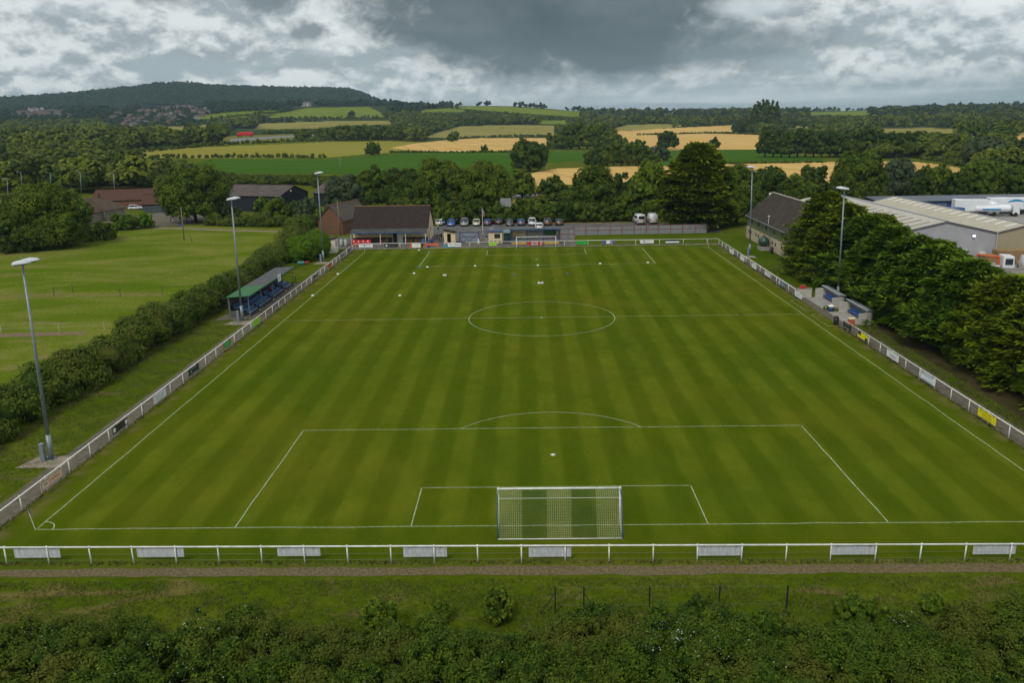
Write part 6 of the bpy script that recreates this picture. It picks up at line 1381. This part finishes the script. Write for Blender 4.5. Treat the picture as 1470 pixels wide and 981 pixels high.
# ---- individually placed trees, read off the photograph (column, top row, width, base row or depth)
T = [
 ('big spreading tree at the left edge of the paddock',62,266,128,dict(y=122,mat=F_OAK,lob=36,low=.02)),
 ('lower bushy tree under the big paddock tree at the left edge',18,318,90,dict(y=117,mat=F_DARK,lob=18,low=.0,name='bushy_tree')),
 ('rounded dark tree standing beside the farm gate and barn',279,237,96,dict(y=163,mat=F_OAK,lob=34,low=.06)),
 ('green shrub in front of the stone farmhouse windows',175,304,46,dict(y=150,mat=F_LIME,lob=12,low=0,name='garden_shrub',cat='shrub')),
 ('yellow green shrub at the end of the farmhouse garden',206,305,30,dict(y=153,mat=F_CLIP,lob=10,low=0,name='garden_shrub',cat='shrub')),
 ('dark shrub below the stone farmhouse wall',138,320,60,dict(y=132,mat=F_OAK,lob=14,low=0,name='garden_shrub',cat='shrub')),
 ('loose pale green tree between the barn and the brick house',497,249,58,dict(y=165,mat=F_GREY,lob=22)),
 ('bushy dark tree behind the loose pale green one',540,238,50,dict(y=190,mat=F_OAK,lob=20)),
 ('rounded dark tree behind the clubhouse roof, left of the biggest pair',580,238,56,dict(y=178,mat=F_DARK,lob=20)),
 ('biggest dark round tree behind the clubhouse',637,230,78,dict(y=165,mat=F_OAK,lob=34)),
 ('large dark round tree right of the biggest one, above the parked cars',692,234,84,dict(y=163,mat=F_OAK,lob=34)),
 ('low tree filling the gap behind the clubhouse ridge',590,272,60,dict(y=158,mat=F_HEDGE,lob=16,low=0)),
 ('green tree at the right of the car park with a full crown',852,240,66,dict(y=163,mat=F_OAK,lob=28)),
 ('smaller dark tree between the car park trees',893,245,36,dict(y=170,mat=F_DARK,lob=16)),
 ('light green tree left of the tallest conifer',932,233,60,dict(y=156,mat=F_LIME,lob=26)),
 ('bushy tree in front of the light green one, above the vans',905,275,60,dict(y=153,mat=F_OAK,lob=20,low=0)),
 ('dark broadleaf tree right of the tallest conifer',1058,240,70,dict(y=143,mat=F_OAK,lob=26)),
 ('dark broadleaf tree before the wheat, behind the office roof',1103,242,64,dict(y=165,mat=F_DARK,lob=22)),
 ('low bushy tree between the office roof and the pale shed',1142,252,52,dict(y=175,mat=F_OAK,lob=18)),
 ('small round tree above the pale shed ridge',1166,236,46,dict(y=192,mat=F_DARK,lob=16)),
 ('large bright green tree rising behind the pale shed',1226,212,76,dict(y=180,mat=F_LIME if False else F_OAK,lob=30)),
 ('thin pale tree right of the large bright green one',1284,225,52,dict(y=196,mat=F_GREY,lob=18,dens=.6)),
 ('rounded tree above the depot roof, left of two',1335,231,48,dict(y=200,mat=F_OAK,lob=18)),
 ('dark tree above the depot roof in the gap',1303,246,48,dict(y=196,mat=F_DARK,lob=16)),
 ('dark low tree above the depot roof',1368,247,42,dict(y=196,mat=F_DARK,lob=14)),
 ('bright tree in the depot tree line beside the tall lamp post',1401,231,56,dict(y=199,mat=F_LIME,lob=20)),
 ('dark round tree at the right end of the depot tree line',1448,239,56,dict(y=198,mat=F_OAK,lob=20)),
 ('pale willow-like tree between the curving roads',1413,196,66,dict(base=243,mat=F_GREY,lob=24,dens=.9)),
 ('dark tree at the right edge beside the wheat corner',1468,197,36,dict(base=240,mat=F_DARK,lob=14)),
 ('round tree on the skyline side of the curving road',1398,177,40,dict(base=206,mat=F_OAK,lob=16)),
 ('round tree beside the strip of wheat at the right edge',1437,180,44,dict(base=204,mat=F_OAK,lob=16)),
 ('lone bushy tree on the edge of the barley field',535,204,24,dict(base=223,mat=F_OAK,lob=12)),
 ('isolated dark round tree at the corner of the green crop',760,202,60,dict(base=246,mat=F_DARK,lob=26)),
 ('small yellowish tree below the isolated dark round tree',750,241,36,dict(y=215,mat=F_LIME,lob=14,low=0)),
 ('small dark bush on the edge of the centre wheat',796,254,50,dict(y=205,mat=F_HEDGE,lob=14,low=0)),
 ('dark bush standing on the wheat and crop boundary',695.5,207,11,dict(base=218.5,mat=F_DARK,lob=8,low=0)),
 ('round tree in the two-part wheat field',957,188,34,dict(base=214,mat=F_DARK,lob=16)),
 ('small round tree in the wheat right of it',1023,197,23,dict(base=214,mat=F_DARK,lob=10)),
 ('bushy tree at the left edge of the two-part wheat field',918,201,40,dict(base=226,mat=F_OAK,lob=16,low=0)),
 ('olive bushy tree before the green crop, left of the tallest conifer',945,208,36,dict(base=231,mat=F_GREY,lob=14,low=0)),
 ('dark tree beside the row of poplars',1062,166,26,dict(base=192,mat=F_DARK,lob=12)),
 ('tree clump crown above the hedge in the pasture',505,158,11,dict(base=169,mat=F_DARK,lob=8)),
 ('pale bush on the far left of the hay field',650,188,22,dict(base=203,mat=F_OAK,lob=10,low=0)),
]
for lab,px,top,wp_,kw in T: broad(lab,px,top,wp_,**kw)
for lab,px,py,rx,rz in (('clipped bright green round bush nearest the seating stand',430,378,2.9,2.35),('clipped bright green round bush joined to the other, behind the floodlight',452,372,2.5,2.6)):
    g=G(px,py); t=thing('round_bush',lab,'bush',(g[0],g[1]+rx*.8,0),0,'clipped round bushes'); C=[[0,0,rz*.95]]; r=[rz]
    for k in range(9): a=k*.7; C.append([math.cos(a)*(rx-1.5),math.sin(a)*(rx-1.5),1.45+.9*(k%3)*.8]); r.append(1.55)
    crown_obj('foliage',np.array(C),np.array(r),15000,.17,F_CLIP,t,spread=.07,shell=(.95,1.03),jit=.45,core=.9)
for i in range(9):   # copse left of the two-part wheat
    px=797+i*11.5; broad(('round tree at the outer end of the copse by the wheat','tall tree in the copse by the wheat, second from its hay field end','domed tree third from the hay field end of the copse','tall middle tree of the copse by the wheat','domed tree just past the middle of the copse','rounded tree in the copse over the wheat edge','tree of the copse with a lower crown','low tree near the wheat end of the copse','last small tree at the wheat end of the copse')[i],px,(190,183,177,175,176,179,178,186,196)[i],30,base=214,mat=(F_OAK,F_FAR,F_OAK)[i%3],grp='copse beside the wheat field',lob=14,low=0)
for i in range(9):   # second clump in front
    px=850+i*10.5; broad(('small tree starting the front clump before the centre wheat','bushy tree second in the front clump','domed tree third in the front clump before the wheat','round tree in the middle of the front clump','tall round tree of the front clump','domed tree before the last three of the front clump','bushy tree third from the conifer end of the front clump','low tree second from the conifer end of the front clump','lowest tree at the conifer end of the front clump')[i],px,(216,209,204,201,203,202,206,212,219)[i],28,base=238,mat=(F_OAK,F_DARK,F_HEDGE)[i%3],grp='clump of trees before the centre wheat',lob=12,low=0)
for i in range(20):  # long dark wood right of the wheat
    px=1098+i*11.6; broad('dark tree in the long narrow wood right of the wheat fields',px,181+(i%4)*2.2+(4 if i>15 else 0),27,base=226,mat=F_DARK,grp='trees of the long narrow wood',lob=12,low=.02)
for i in range(6):   # poplars
    px=(1081,1087,1093,1099,1106,1113)[i]; top=(149,145,142.5,143,144.5,146)[i]; g=TG(px,191); d_=float((g-CAM)@AF); tp=at(px,top,g[1]); H=tp[2]-g[2]
    t=thing('poplar',('leftmost of the tall poplars, slightly lower than the rest','second tall poplar from the dark round tree','tallest poplar of the row','tall slim poplar just after the tallest','tall slim poplar next to last','last poplar at the wood end of the row')[i],'tree',tuple(g),0,'row of tall poplars'); rw=4.6/FOC*d_
    C=np.array([[rng.normal(0,rw*.12),rng.normal(0,rw*.12),H*z] for z in np.linspace(.08,.97,22)]); r=rw*1.1*np.interp(np.linspace(0,1,22),[0,.3,.8,1],[.9,1,.7,.35]); crown_obj('crown',C,r,1500,2.2/MP/FOC*d_,F_DARK,t,jit=.7); MB().tube((0,0,-.3),(0,0,H*.4),H*.018,H*.01,6).build('trunk',BARK,t)
# belt of bushes behind the parked cars: each one its own shrub
belt = [(600,300,40,150),(628,296,40,151),(655,288,46,152),(684,284,48,152),(712,289,36,151.5),(752,284,40,151.5),(780,281,46,152),(812,284,44,152),(840,290,46,151.5),(868,292,44,151.5),(894,296,40,151.5),(950,298,36,151),(560,302,50,150),(730,305,26,151),(972,285,44,148)]
for i,(px,top,wp_,y) in enumerate(belt):
    broad('dense dark green bush in the belt behind the car park',px,top,wp_,y=y,mat=(F_HEDGE,F_OAK,F_HEDGE,F_DARK)[i%4],name='hedge_bush',cat='bush',grp='bushes in the belt behind the car park',low=0,lob=14,trunk=False,crownname='foliage',leafpx=1.9)
broad('pale green tree behind the clubhouse end, low and loose',530,292,46,y=146,mat=F_HEDGE,name='hedge_bush',cat='bush',low=0,lob=12,trunk=False,crownname='foliage')
for i,(px,top,wp_,y,lab) in enumerate(((330,296,40,168,'dark bush in front of the long barn wall, near the rounded tree'),(388,282,56,166,'dark green bush in the middle of the long barn wall'),(420,290,36,160,'dark bush at the corner of the long barn'),(440,286,40,158,'pale bush below the lower barn'),(462,300,30,150,'small bush beside the brick house'))):
    broad(lab,px,top,wp_,y=y,mat=(F_HEDGE,F_OAK,F_DARK,F_GREY,F_HEDGE)[i],name='barn_bush',cat='bush',low=0,lob=12,trunk=False,crownname='foliage')
# ---- hedges
def hedge(label, pts, wd, ht, leaf, n, mat, name='hedge', n_lobe=None, var=.25, extra=None, core=.8, clump=16, cat='hedge'):
    pts = [np.array(p,float) for p in pts]; seg = [np.linalg.norm(b[:2]-a[:2]) for a,b in zip(pts,pts[1:])]; L=sum(seg); k = n_lobe or int(L/(wd*.28))
    C=[];r=[]
    for i in range(k):
        s=(i+rng.random())/k*L; j=0
        while j < len(seg)-1 and s > seg[j]: s-=seg[j]; j+=1
        a,b=pts[j],pts[j+1]; f=s/seg[j]; p=a+(b-a)*f; nn=np.array([-(b-a)[1],(b-a)[0]])/seg[j]
        rr=wd*.5*rng.uniform(.55,.85); off=rng.uniform(-1,1)*(wd*.5-rr*.6); hz=rng.uniform(.35,1)*ht*(1+rng.normal(0,var)*.5)-rr*.7
        C.append([p[0]+nn[0]*off,p[1]+nn[1]*off,gz(p[0],p[1])+max(rr*.35,hz)]); r.append(rr)
    C=np.array(C);r=np.array(r); o0=C[0].copy(); o0[2]=0
    t=thing(name,label,cat,tuple(o0)); Cl=C-o0
    V,F,Tn=[],[],[]; parts=[]
    ch=60     # work in stretches so that the inside test stays small
    order=np.argsort(np.hypot(Cl[:,0],Cl[:,1]))
    for i in range(0,len(order),ch):
        ii_=order[max(0,i-8):i+ch]; parts.append(leaves_on(Cl[ii_],r[ii_],int(n*len(ii_)/len(order)),leaf,clump=clump))
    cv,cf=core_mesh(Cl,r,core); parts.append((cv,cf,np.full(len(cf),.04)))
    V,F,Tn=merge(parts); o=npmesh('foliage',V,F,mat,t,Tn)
    return t,Cl,r
hedge('tall uneven hedge between the paddock and the side rail path',[(-46.2,2,0),(-45.2,17,0),(-44.8,48,0),(-44.9,75,0),(-44.8,92,0)],4.2,3.5,.24,70000,F_HEDGE,n_lobe=190)
hedge('bushy continuation of the paddock hedge behind the round bushes',[(-46.2,94,0),(-46.5,108,0),(-49,122,0),(-51,136,0)],4.6,3.8,.30,22000,F_HEDGE,n_lobe=70)
hedge('hedge along the farm track under the barn',[(-80,156,0),(-66,152,0),(-52,148,0)],3.2,2.8,.32,12000,F_HEDGE,n_lobe=60)
hedge('garden hedge between the paddock and the stone farmhouse',[(-118,118,0),(-104,126,0),(-99,142,0)],3.5,2.6,.30,12000,F_OAK,n_lobe=50)
def bramble(label, n_lobe, n, leaf):
    x=rng.uniform(-33,33,n_lobe); v=rng.random(n_lobe)**1.15; ytop=-12.0+.35*np.sin(x*.35)+.3*np.sin(x*.83+1)+.25*np.sin(x*2.1)+.075*(x>6)*(x-6); y=ytop-.5-v*12
    hgt=1.75+.35*np.sin(x*.27+.6)+.22*np.sin(x*.71+y*.5)+.7*np.minimum(v*3,1)+rng.normal(0,.15,n_lobe)+(rng.random(n_lobe)<.10)*.35; r=rng.uniform(.26,.70,n_lobe)
    C=np.stack([x,y,np.maximum(hgt-r*.8,.3)],1); skirt=rng.random(n_lobe)<.34; C[skirt,2]*=rng.uniform(.2,.7,skirt.sum())
    o0=np.array([0,-18.5,0.]); t=thing('bramble_hedge',label,'hedge',tuple(o0)); Cl=C-o0; order=np.argsort(Cl[:,0]); parts=[]; ch=70
    for i in range(0,n_lobe,ch):
        k=order[max(0,i-25):i+ch+25]; C0,r0=Cl[k],r[k]; parts.append(leaves_on(C0,r0,int(n*len(k)/n_lobe),leaf,clump=20,spread=.24,shell=(.84,1.10),jit=.6))
    cv,cf=core_mesh(Cl,r,.62); parts.append((cv,cf,np.full(len(cf),.06))); V,F,Tn=merge(parts); npmesh('foliage',V,F,F_BRMB,t,Tn); return t,Cl,r
hd,hC,hr=bramble('dense bramble and hawthorn hedge along the bottom of the view',3000,560000,.12)
fl=[]
for px,py,n_,sp in ((270,893,70,28),(255,888,40,22),(965,890,80,30),(985,905,90,32),(1255,880,30,12),(925,925,40,30),(60,930,70,60),(350,930,70,90),(1010,945,60,40),(1300,890,50,14),(560,930,40,120),(1100,950,40,90),(190,965,40,40)):
    for _ in range(n_):
        a,b=rng.normal(px,sp),rng.normal(py,sp*.42); d=ray(a,b); ts=np.linspace(26,60,170); P=CAM+d/np.linalg.norm(d)*ts[:,None]
        dd=np.linalg.norm(P[:,None,:]-(hC+np.array(hd.location))[None],axis=2)-hr[None]*1.03; k=np.nonzero((dd<0).any(1))[0]
        if len(k): fl.append(P[k[0]])
fl=np.array(fl)-np.array(hd.location); V,F=leafquads(fl,unit(len(fl))+np.array([0,-.5,1.2]),rng.uniform(.03,.075,len(fl)),.9); npmesh('blossom',V,F,PETAL,hd)
for i,(px,py,top,wp_,lab) in enumerate(((505,912,863,56,'round bright green shrub standing up from the foreground hedge, left of centre'),(606,893,861,30,'small bright shrub at the top edge of the foreground hedge'),(701,893,844,44,'round leafy shrub alone on the verge in front of the hedge'),(1420,905,852,52,'bright shrub at the right end of the foreground hedge'),(1030,900,858,52,'dark shrub by the wire fence post in the foreground hedge'),(1300,900,856,90,'bright green low shrub along the top of the foreground hedge'))):
    g=G(px,py); broad(lab,px,top,wp_,y=g[1],mat=(F_LIME,F_LIME,F_OAK,F_LIME,F_BRMB,F_LIME)[i],name='round_shrub',cat='shrub',low=0,lob=14,trunk=False,crownname='foliage',leafpx=2.4,dens=.75)
# wispy shoots standing out of the hedge top
tw=MB()
for _ in range(150):
    x=rng.uniform(-32,32); y=rng.uniform(-19.5,-13.5); z=rng.uniform(1.6,2.6); a=rng.uniform(0,6.28); l=rng.uniform(.4,1.1)
    p=Vector((x,y,z)); q=p+Vector((math.cos(a)*.3*l,math.sin(a)*.3*l,l*.7)); e=q+Vector((math.cos(a)*.4*l,math.sin(a)*.4*l,.05)); tw.tube(p,q,.012,.009,4); tw.tube(q,e,.009,.005,4)
o=tw.build('shoot',M('green stem',(.07,.08,.03)),hd); o['kind']='stuff'; o.location=-Vector(hd.location)
# rough grass left long on the verges
def rough(n, fx, fy, h, tan):
    x=fx(n); y=fy(n); keep=rng.random(n)<np.clip(.25+.9*(np.sin(x*.9+y*.4)*np.sin(y*1.3-x*.5)+np.sin(x*2.7+1)*np.cos(y*3.1))*.5+.35,0,1); x,y=x[keep],y[keep]; n=len(x)
    hh=h*rng.uniform(.4,1.4,n); a=rng.uniform(0,6.28,n); w_=.03; V=np.zeros((n,3,3)); V[:,:,0]=x[:,None]; V[:,:,1]=y[:,None]; V[:,:,2]=.008
    V[:,0,0]-=np.cos(a)*w_; V[:,0,1]-=np.sin(a)*w_; V[:,1,0]+=np.cos(a)*w_; V[:,1,1]+=np.sin(a)*w_; V[:,2,2]+=hh; V[:,2,0]+=rng.normal(0,.07,n); V[:,2,1]+=rng.normal(0,.07,n)
    return V.reshape(-1,3), np.arange(3*n).reshape(n,3), np.clip(rng.normal(tan,.25,n),0,1)
U=lambda a,b: (lambda n: rng.uniform(a,b,n))
RG=[rough(70000,U(-33,33),U(-12.8,-6.1),.10,.35),rough(26000,U(-33,33),lambda n: -12.6+rng.normal(0,.5,n),.28,.6),rough(45000,U(-43.5,-37.4),U(-4,80),.10,.4),rough(16000,lambda n: -43+rng.normal(0,.35,n),U(0,92),.26,.65),rough(14000,lambda n: 37.6+rng.normal(0,.45,n),U(-4,48),.2,.6)]
V,F,Tn=merge(RG); tag(npmesh('rough_grass',V,F,foliage('rough grass blade',(.040,.072,.006),(.16,.145,.045),trans=.2),None,Tn),'rough grass growing long on the verges round the pitch','grass',None,'stuff')
# field hedges far off
def fhedge(label, pix, ht, wd, n, mat=None):
    pts=[TG(px,py) for px,py in pix]; 
    if any(p is None for p in pts): return
    D_=np.mean([np.linalg.norm(p-CAM) for p in pts]); hedge(label,pts,wd,ht,1.7/MP/FOC*D_,n,mat or F_FAR,name='field_hedge',n_lobe=max(30,int(sum(np.linalg.norm((b-a)[:2]) for a,b in zip(pts,pts[1:]))/(wd*.6))))
fhedge('dark hedge between the barley field and the green crop',[(186,227.5),(300,226.5),(400,226),(468,227)],2.6,3.5,6000)
fhedge('low dark hedge between the centre wheat and the green crop',[(560,219.5),(620,219),(700,219),(735,218.5)],1.6,3,3500)
fhedge('dark hedge splitting the two-part wheat field',[(915,194),(960,193),(1010,191.5),(1060,192.5),(1090,193.5)],2.2,4,4500)
fhedge('dark hedge behind the centre wheat and hay field',[(640,199.5),(690,197),(740,196),(790,195.5)],2.5,4,4000)
fhedge('dark hedge along the right wheat and green crop',[(1040,235.3),(1100,234.4),(1180,233.6)],1.2,2.5,2500)
fhedge('hedge along the top of the barley field below the main road',[(190,220),(300,209.5),(400,204.5),(470,202),(560,201)],3.0,4,5500)
fhedge('hedge beside the curving road above the right wheat',[(1320,229),(1352,232.5),(1386,240)],3.0,4,3500)
fhedge('hedge across the hill pasture',[(300,171.5),(345,167),(395,162.5),(405,160)],5,7,2500)
fhedge('hedge under the upper hill pasture',[(405,171),(470,171),(545,170)],5,7,2500)
# ---- far woods: one mass each
def tuft_proto(n,ls=.20):
    C,r=lobes_ell(.5,.5,.42,9,np.array([0,0,.55]),.34,.58); V,F,Tn=leaves_on(C,r,n,ls,clump=7,spread=.2,jit=.5); cv,cf=core_mesh(C,r,.70); return merge([(V,F,Tn),(cv,cf,np.full(len(cf),-1.0))])
PROT=[tuft_proto(190) for _ in range(4)]; PROTN=[tuft_proto(950,.125) for _ in range(4)]; PROTF=[]
for _ in range(4):
    C,r=lobes_ell(.5,.5,.42,5,np.array([0,0,.5]),.4,.6); V,F,Tn=leaves_on(C,r,48,.30,clump=5,spread=.22,jit=.5); cv,cf=core_mesh(C,r,.76); PROTF.append(merge([(V,F,Tn),(cv,cf,np.full(len(cf),-1.0))]))
fpoly=[p for n_,p in FIELDS]
KEEP=[[(330,184),(376,184),(376,205),(330,205)],[(730,268),(800,268),(800,292),(730,292)],[(-60,279),(60,279),(60,300),(-60,300)],[(1395,186),(1408,186),(1408,224),(1395,224)],[(440,148),(446,148),(446,153),(440,153)]]
VIL=[(20,157),(100,156),(100,170),(60,172),(20,170)],[(150,160),(225,151),(300,152),(300,174),(250,181),(180,185),(152,176)]
def scatter(name, label, n, prow, dlim, hlim, mat, protos, region, skyline=None, wr=(.9,1.35), cell=(.55,.30)):
    """trees of one distant wood. prow: depth range in picture rows; region: polygon of ground rows"""
    xs=[p[0] for p in region]; ys=[p[1] for p in region]; used=set(); parts=[]; k=0; tries=0
    while k < n and tries < n*14:
        tries+=1; px=rng.uniform(min(xs),max(xs)); py=rng.uniform(min(ys),max(ys))
        if not inpoly(np.array([px]),np.array([py]),region)[0]: continue
        g=TGF(px,py)
        if g is None: continue
        d=math.hypot(g[0]-CAM[0],g[1]-CAM[1])
        if not (dlim[0] < d < dlim[1]): continue
        H=rng.uniform(*hlim); wm=H*rng.uniform(*wr); hp=H/d*FOC; wpx=wm/d*FOC
        c=(int(px/(wpx*cell[0])),int(py/max(.7,hp*cell[1])))
        if c in used: continue
        bad=False
        tx=np.array([px,px,px-wpx*.42,px+wpx*.42,px-.3*wpx,px+.3*wpx]); ty=np.array([py-.5,py-hp*.97,py-hp*.5,py-hp*.5,py-hp*.85,py-hp*.85])
        for q in (fpoly+KEEP if 'village' in name else fpoly+KEEP+list(VIL)):
            if inpoly(tx,ty,q).any(): bad=True; break
        if bad:
            if hp > 9:   # try a bush instead
                H*=.45; hp*=.45; wm*=.6; wpx*=.6; tx=np.array([px,px,px-wpx*.42,px+wpx*.42]); ty=np.array([py-.5,py-hp*.97,py-hp*.5,py-hp*.5]); bad=any(inpoly(tx,ty,q).any() for q in fpoly+KEEP)
            if bad: continue
        used.add(c); k+=1
        V,F,Tn=(PROTN if (d<620 and protos is PROT) else protos)[rng.integers(4)]; a=rng.uniform(0,6.28); ca,sa=math.cos(a),math.sin(a)
        W=np.stack([(V[:,0]*ca-V[:,1]*sa)*wm,(V[:,0]*sa+V[:,1]*ca)*wm,V[:,2]*H*1.0-.06*H],1)+np.array([g[0],g[1],g[2]])
        parts.append((W,F,np.where(Tn<-.5,.05,np.clip(Tn*.75+rng.normal(.12,.24),0,1))))
    if not parts: return
    V,F,Tn=merge(parts); o=npmesh(name,V,F,mat,None,Tn); tag(o,label,'woodland',None,'stuff'); print(name,k,len(F))
# fast terrain hit table: row lookup per column
_cols=np.arange(-60,1540,6.0); _rows=np.arange(118,320,.5); _tab=np.full((len(_cols),len(_rows),3),np.nan)
for i_,c_ in enumerate(_cols):
    d=AF[None]+AR[None]*((c_-735)/FOC)+AU[None]*((490.5-_rows)/FOC)[:,None]; nn=np.hypot(d[:,0],d[:,1]); s=np.geomspace(60,9000,520)
    P=CAM+d[:,None,:]*(s[None,:]/nn[:,None])[:,:,None]; gg=P[:,:,2]-ground_z(P[:,:,0],P[:,:,1]); hit=gg<0; fi=hit.argmax(1); okk=hit.any(1)&(fi>0)
    for j_ in np.nonzero(okk)[0]:
        k_=fi[j_]; t_=gg[j_,k_-1]/(gg[j_,k_-1]-gg[j_,k_]); _tab[i_,j_]=P[j_,k_-1]*(1-t_)+P[j_,k_]*t_
def TGF(px,py):
    i=int(round((px+60)/6)); j=int(round((py-118)/.5))
    if not (0<=i<len(_cols) and 0<=j<len(_rows)): return None
    q=_tab[i,j]
    if np.isnan(q[0]): return None
    g=TG2(px,py,q); return g
def TG2(px,py,q):
    d=ray(px,py); dh=math.hypot(d[0],d[1]); D_=math.hypot(q[0]-CAM[0],q[1]-CAM[1])
    x=CAM[0]+d[0]/dh*D_; y=CAM[1]+d[1]/dh*D_; return (x,y,gz(x,y))
scatter('hill_wood','dark wood covering the long hill on the skyline',6500,None,(1900,4200),(11,17),F_HILL,PROTF,[(-60,142),(0,140),(60,137),(130,130),(190,124),(230,119),(270,117),(320,121),(430,125),(500,125),(525,130),(550,143),(575,152),(560,156),(300,158),(200,160),(100,165),(0,168),(-60,170)],cell=(.5,.16))
scatter('skyline_wood','broken line of trees along the far skyline',1100,None,(1500,7000),(9,16),F_HILL,PROTF,[(560,140),(700,140),(800,145),(900,150),(1540,140),(1540,175),(1100,176),(900,178),(840,172),(700,168),(560,162)],cell=(.55,.25))
scatter('village_wood','trees between the houses of the far village',1500,None,(900,2600),(6,10),F_HILL,PROTF,[(-60,156),(60,156),(200,152),(300,150),(420,150),(420,178),(300,182),(100,182),(-60,184)],cell=(.6,.35))
scatter('far_woodland','deep woodland beyond the road at the foot of the hill',2200,None,(330,1500),(8,14),F_FAR,PROT,[(-60,176),(120,174),(240,178),(300,186),(420,180),(440,184),(400,203),(330,206),(200,214),(165,224),(260,244),(250,262),(200,276),(-60,279)],cell=(.6,.33))
scatter('far_woodland','band of trees between the barley field and the hill pastures',1500,None,(500,2100),(8,14),F_FAR,PROT,[(280,168),(560,168),(640,160),(800,160),(880,172),(880,190),(790,196),(640,206),(560,202),(400,202),(280,190)],cell=(.6,.35))
scatter('far_woodland','tree belts and hedgerow trees across the distant farmland',1700,None,(500,2600),(8,14),F_FAR,PROT,[(800,160),(1540,158),(1540,205),(1300,205),(1100,196),(1060,192),(880,192),(800,180)],cell=(.6,.35))
scatter('hedgerow_trees','trees and bushes on the far side of the green crop and barns',420,None,(190,420),(5,9.5),F_HEDGE,PROTN,[(250,236),(345,248),(480,249),(600,256),(720,270),(700,288),(560,284),(430,266),(300,268),(250,262)],cell=(.55,.4))
scatter('hedgerow_trees','trees and bushes around the wheat and the road beyond the car park',420,None,(180,420),(4,9),F_HEDGE,PROTN,[(730,262),(800,268),(960,262),(1120,262),(1200,258),(1390,256),(1540,252),(1540,272),(1200,280),(960,286),(800,296),(720,292)],cell=(.55,.4))
scatter('roadside_wood','trees along the curving road and wheat at the right',520,None,(240,900),(6,12),F_FAR,PROTN,[(1180,226),(1330,205),(1390,190),(1540,192),(1540,252),(1400,256),(1390,236),(1330,228)],cell=(.6,.4))
# ---- far village houses
vw=[M('house brick far',(.14,.085,.07)),M('house white far',(.40,.38,.35)),M('house buff far',(.24,.195,.15))]; vr=[M('far red roof',(.095,.055,.046)),M('far slate roof',(.085,.08,.08)),M('far brown roof',(.10,.07,.058))]
def village(n, poly, label, grp, wp=(.3,.35,.35)):
    xs=[p[0] for p in poly]; ys=[p[1] for p in poly]; k=0; tr=0
    while k<n and tr<n*20:
        tr+=1; px,py=rng.uniform(min(xs),max(xs)),rng.uniform(min(ys),max(ys))
        if not inpoly(np.array([px]),np.array([py]),poly)[0]: continue
        g=TGF(px,py)
        if g is None: continue
        a=rng.uniform(0,3.14); L_,w_,ze=rng.uniform(8,12.5),rng.uniform(6,7.5),rng.uniform(4.4,5.4); mb=MB(); h=w_/2
        mb.prism([(-h,-1),(h,-1),(h,ze),(0,ze+2.6),(-h,ze)],'y',-L_/2,L_/2,0); mb.slab((h+.4,-L_/2-.3,ze-.2),(h+.4,L_/2+.3,ze-.2),(0,L_/2+.3,ze+2.85),(0,-L_/2-.3,ze+2.85),.2,1); mb.slab((-h-.4,L_/2+.3,ze-.2),(-h-.4,-L_/2-.3,ze-.2),(0,-L_/2-.3,ze+2.85),(0,L_/2+.3,ze+2.85),.2,1)
        wi=rng.choice(3,p=np.array(wp)/sum(wp)); o=mb.build('village_house',[vw[wi],vr[rng.integers(3)]]); o.location=g; o.rotation_euler=(0,0,a); tag(o,label,'house',grp); k+=1
village(58,[(20,163),(50,162),(95,163),(100,168),(60,170),(20,168)],'small pale house in the far village at the foot of the hill','far village houses, outer end',(.2,.6,.4)); village(14,[(36,156),(62,153),(66,159),(40,160)],'small white house on the hillside above the far village','houses above the far village',(.1,.7,.3))
village(80,[(152,173),(165,164),(230,157),(300,158),(296,172),(250,180),(180,184)],'small brick house in the far village below the wooded hill','far village houses, middle',(.7,.15,.3)); village(20,[(224,153),(262,154),(290,155),(290,160),(230,160)],'small pale house along the upper street of the far village','far village houses, upper street',(.3,.5,.4))
village(12,[(1165,168),(1200,172),(1215,178),(1170,178)],'small grey-roofed house on the far plain right of the poplars','houses on the far plain',(.3,.4,.4)); village(6,[(985,166),(1010,166),(1010,172),(985,172)],'tiny house among the trees on the far plain','houses among the trees of the far plain',(.3,.4,.4))
g=TG(436,152.5); o=None
for k_,(px,lab) in enumerate(((434.5,'white hillside farmhouse at the edge of the wood'),(440,'white hillside barn next to the white farmhouse'))):
    g=TGF(px,152.5)
    if g is not None: mb=MB().prism([(-6,-1),(6,-1),(6,7),(0,10),(-6,7)],'y',-9,9,0); mb.slab((6.4,-9.3,6.8),(6.4,9.3,6.8),(0,9.3,10.2),(0,-9.3,10.2),.2,1); mb.slab((-6.4,9.3,6.8),(-6.4,-9.3,6.8),(0,-9.3,10.2),(0,9.3,10.2),.2,1); o=mb.build('hillside_house',[vw[1],vr[1]]); o.location=g; o.rotation_euler=(0,0,1.3); tag(o,lab,'house')
for k_,(px,lab) in enumerate(((1372,'long pale glasshouse roof on the far plain at right'),)):
    g=TGF(px,180)
    if g is not None: t=thing('glasshouse',lab,'building',g,R(5)); MB().box(-14,-5,0,14,5,3.5).build('wall',PALE,t); MB().prism([(-5.3,3.52),(5.3,3.52),(0,5.5)],'x',-14.3,14.3).build('roof',M('pale teal roof',(.48,.58,.52)),t)
# ------------------------------------------------------------------ air
hz=MB().box(-7000,-300,-3,7000,6500,215).build('haze',M('air',(.5,.5,.5))); tag(hz,kind='stuff')
hm=bpy.data.materials.new('haze air'); hm.use_nodes=True; t_=hm.node_tree; t_.nodes.remove(t_.nodes['Principled BSDF']); pv=t_.nodes.new('ShaderNodeVolumePrincipled'); pv.inputs['Color'].default_value=(.55,.78,.92,1); pv.inputs['Density'].default_value=.000065; pv.inputs['Anisotropy'].default_value=.0
t_.links.new(pv.outputs[0],t_.nodes['Material Output'].inputs['Volume']); hz.data.materials.clear(); hz.data.materials.append(hm)
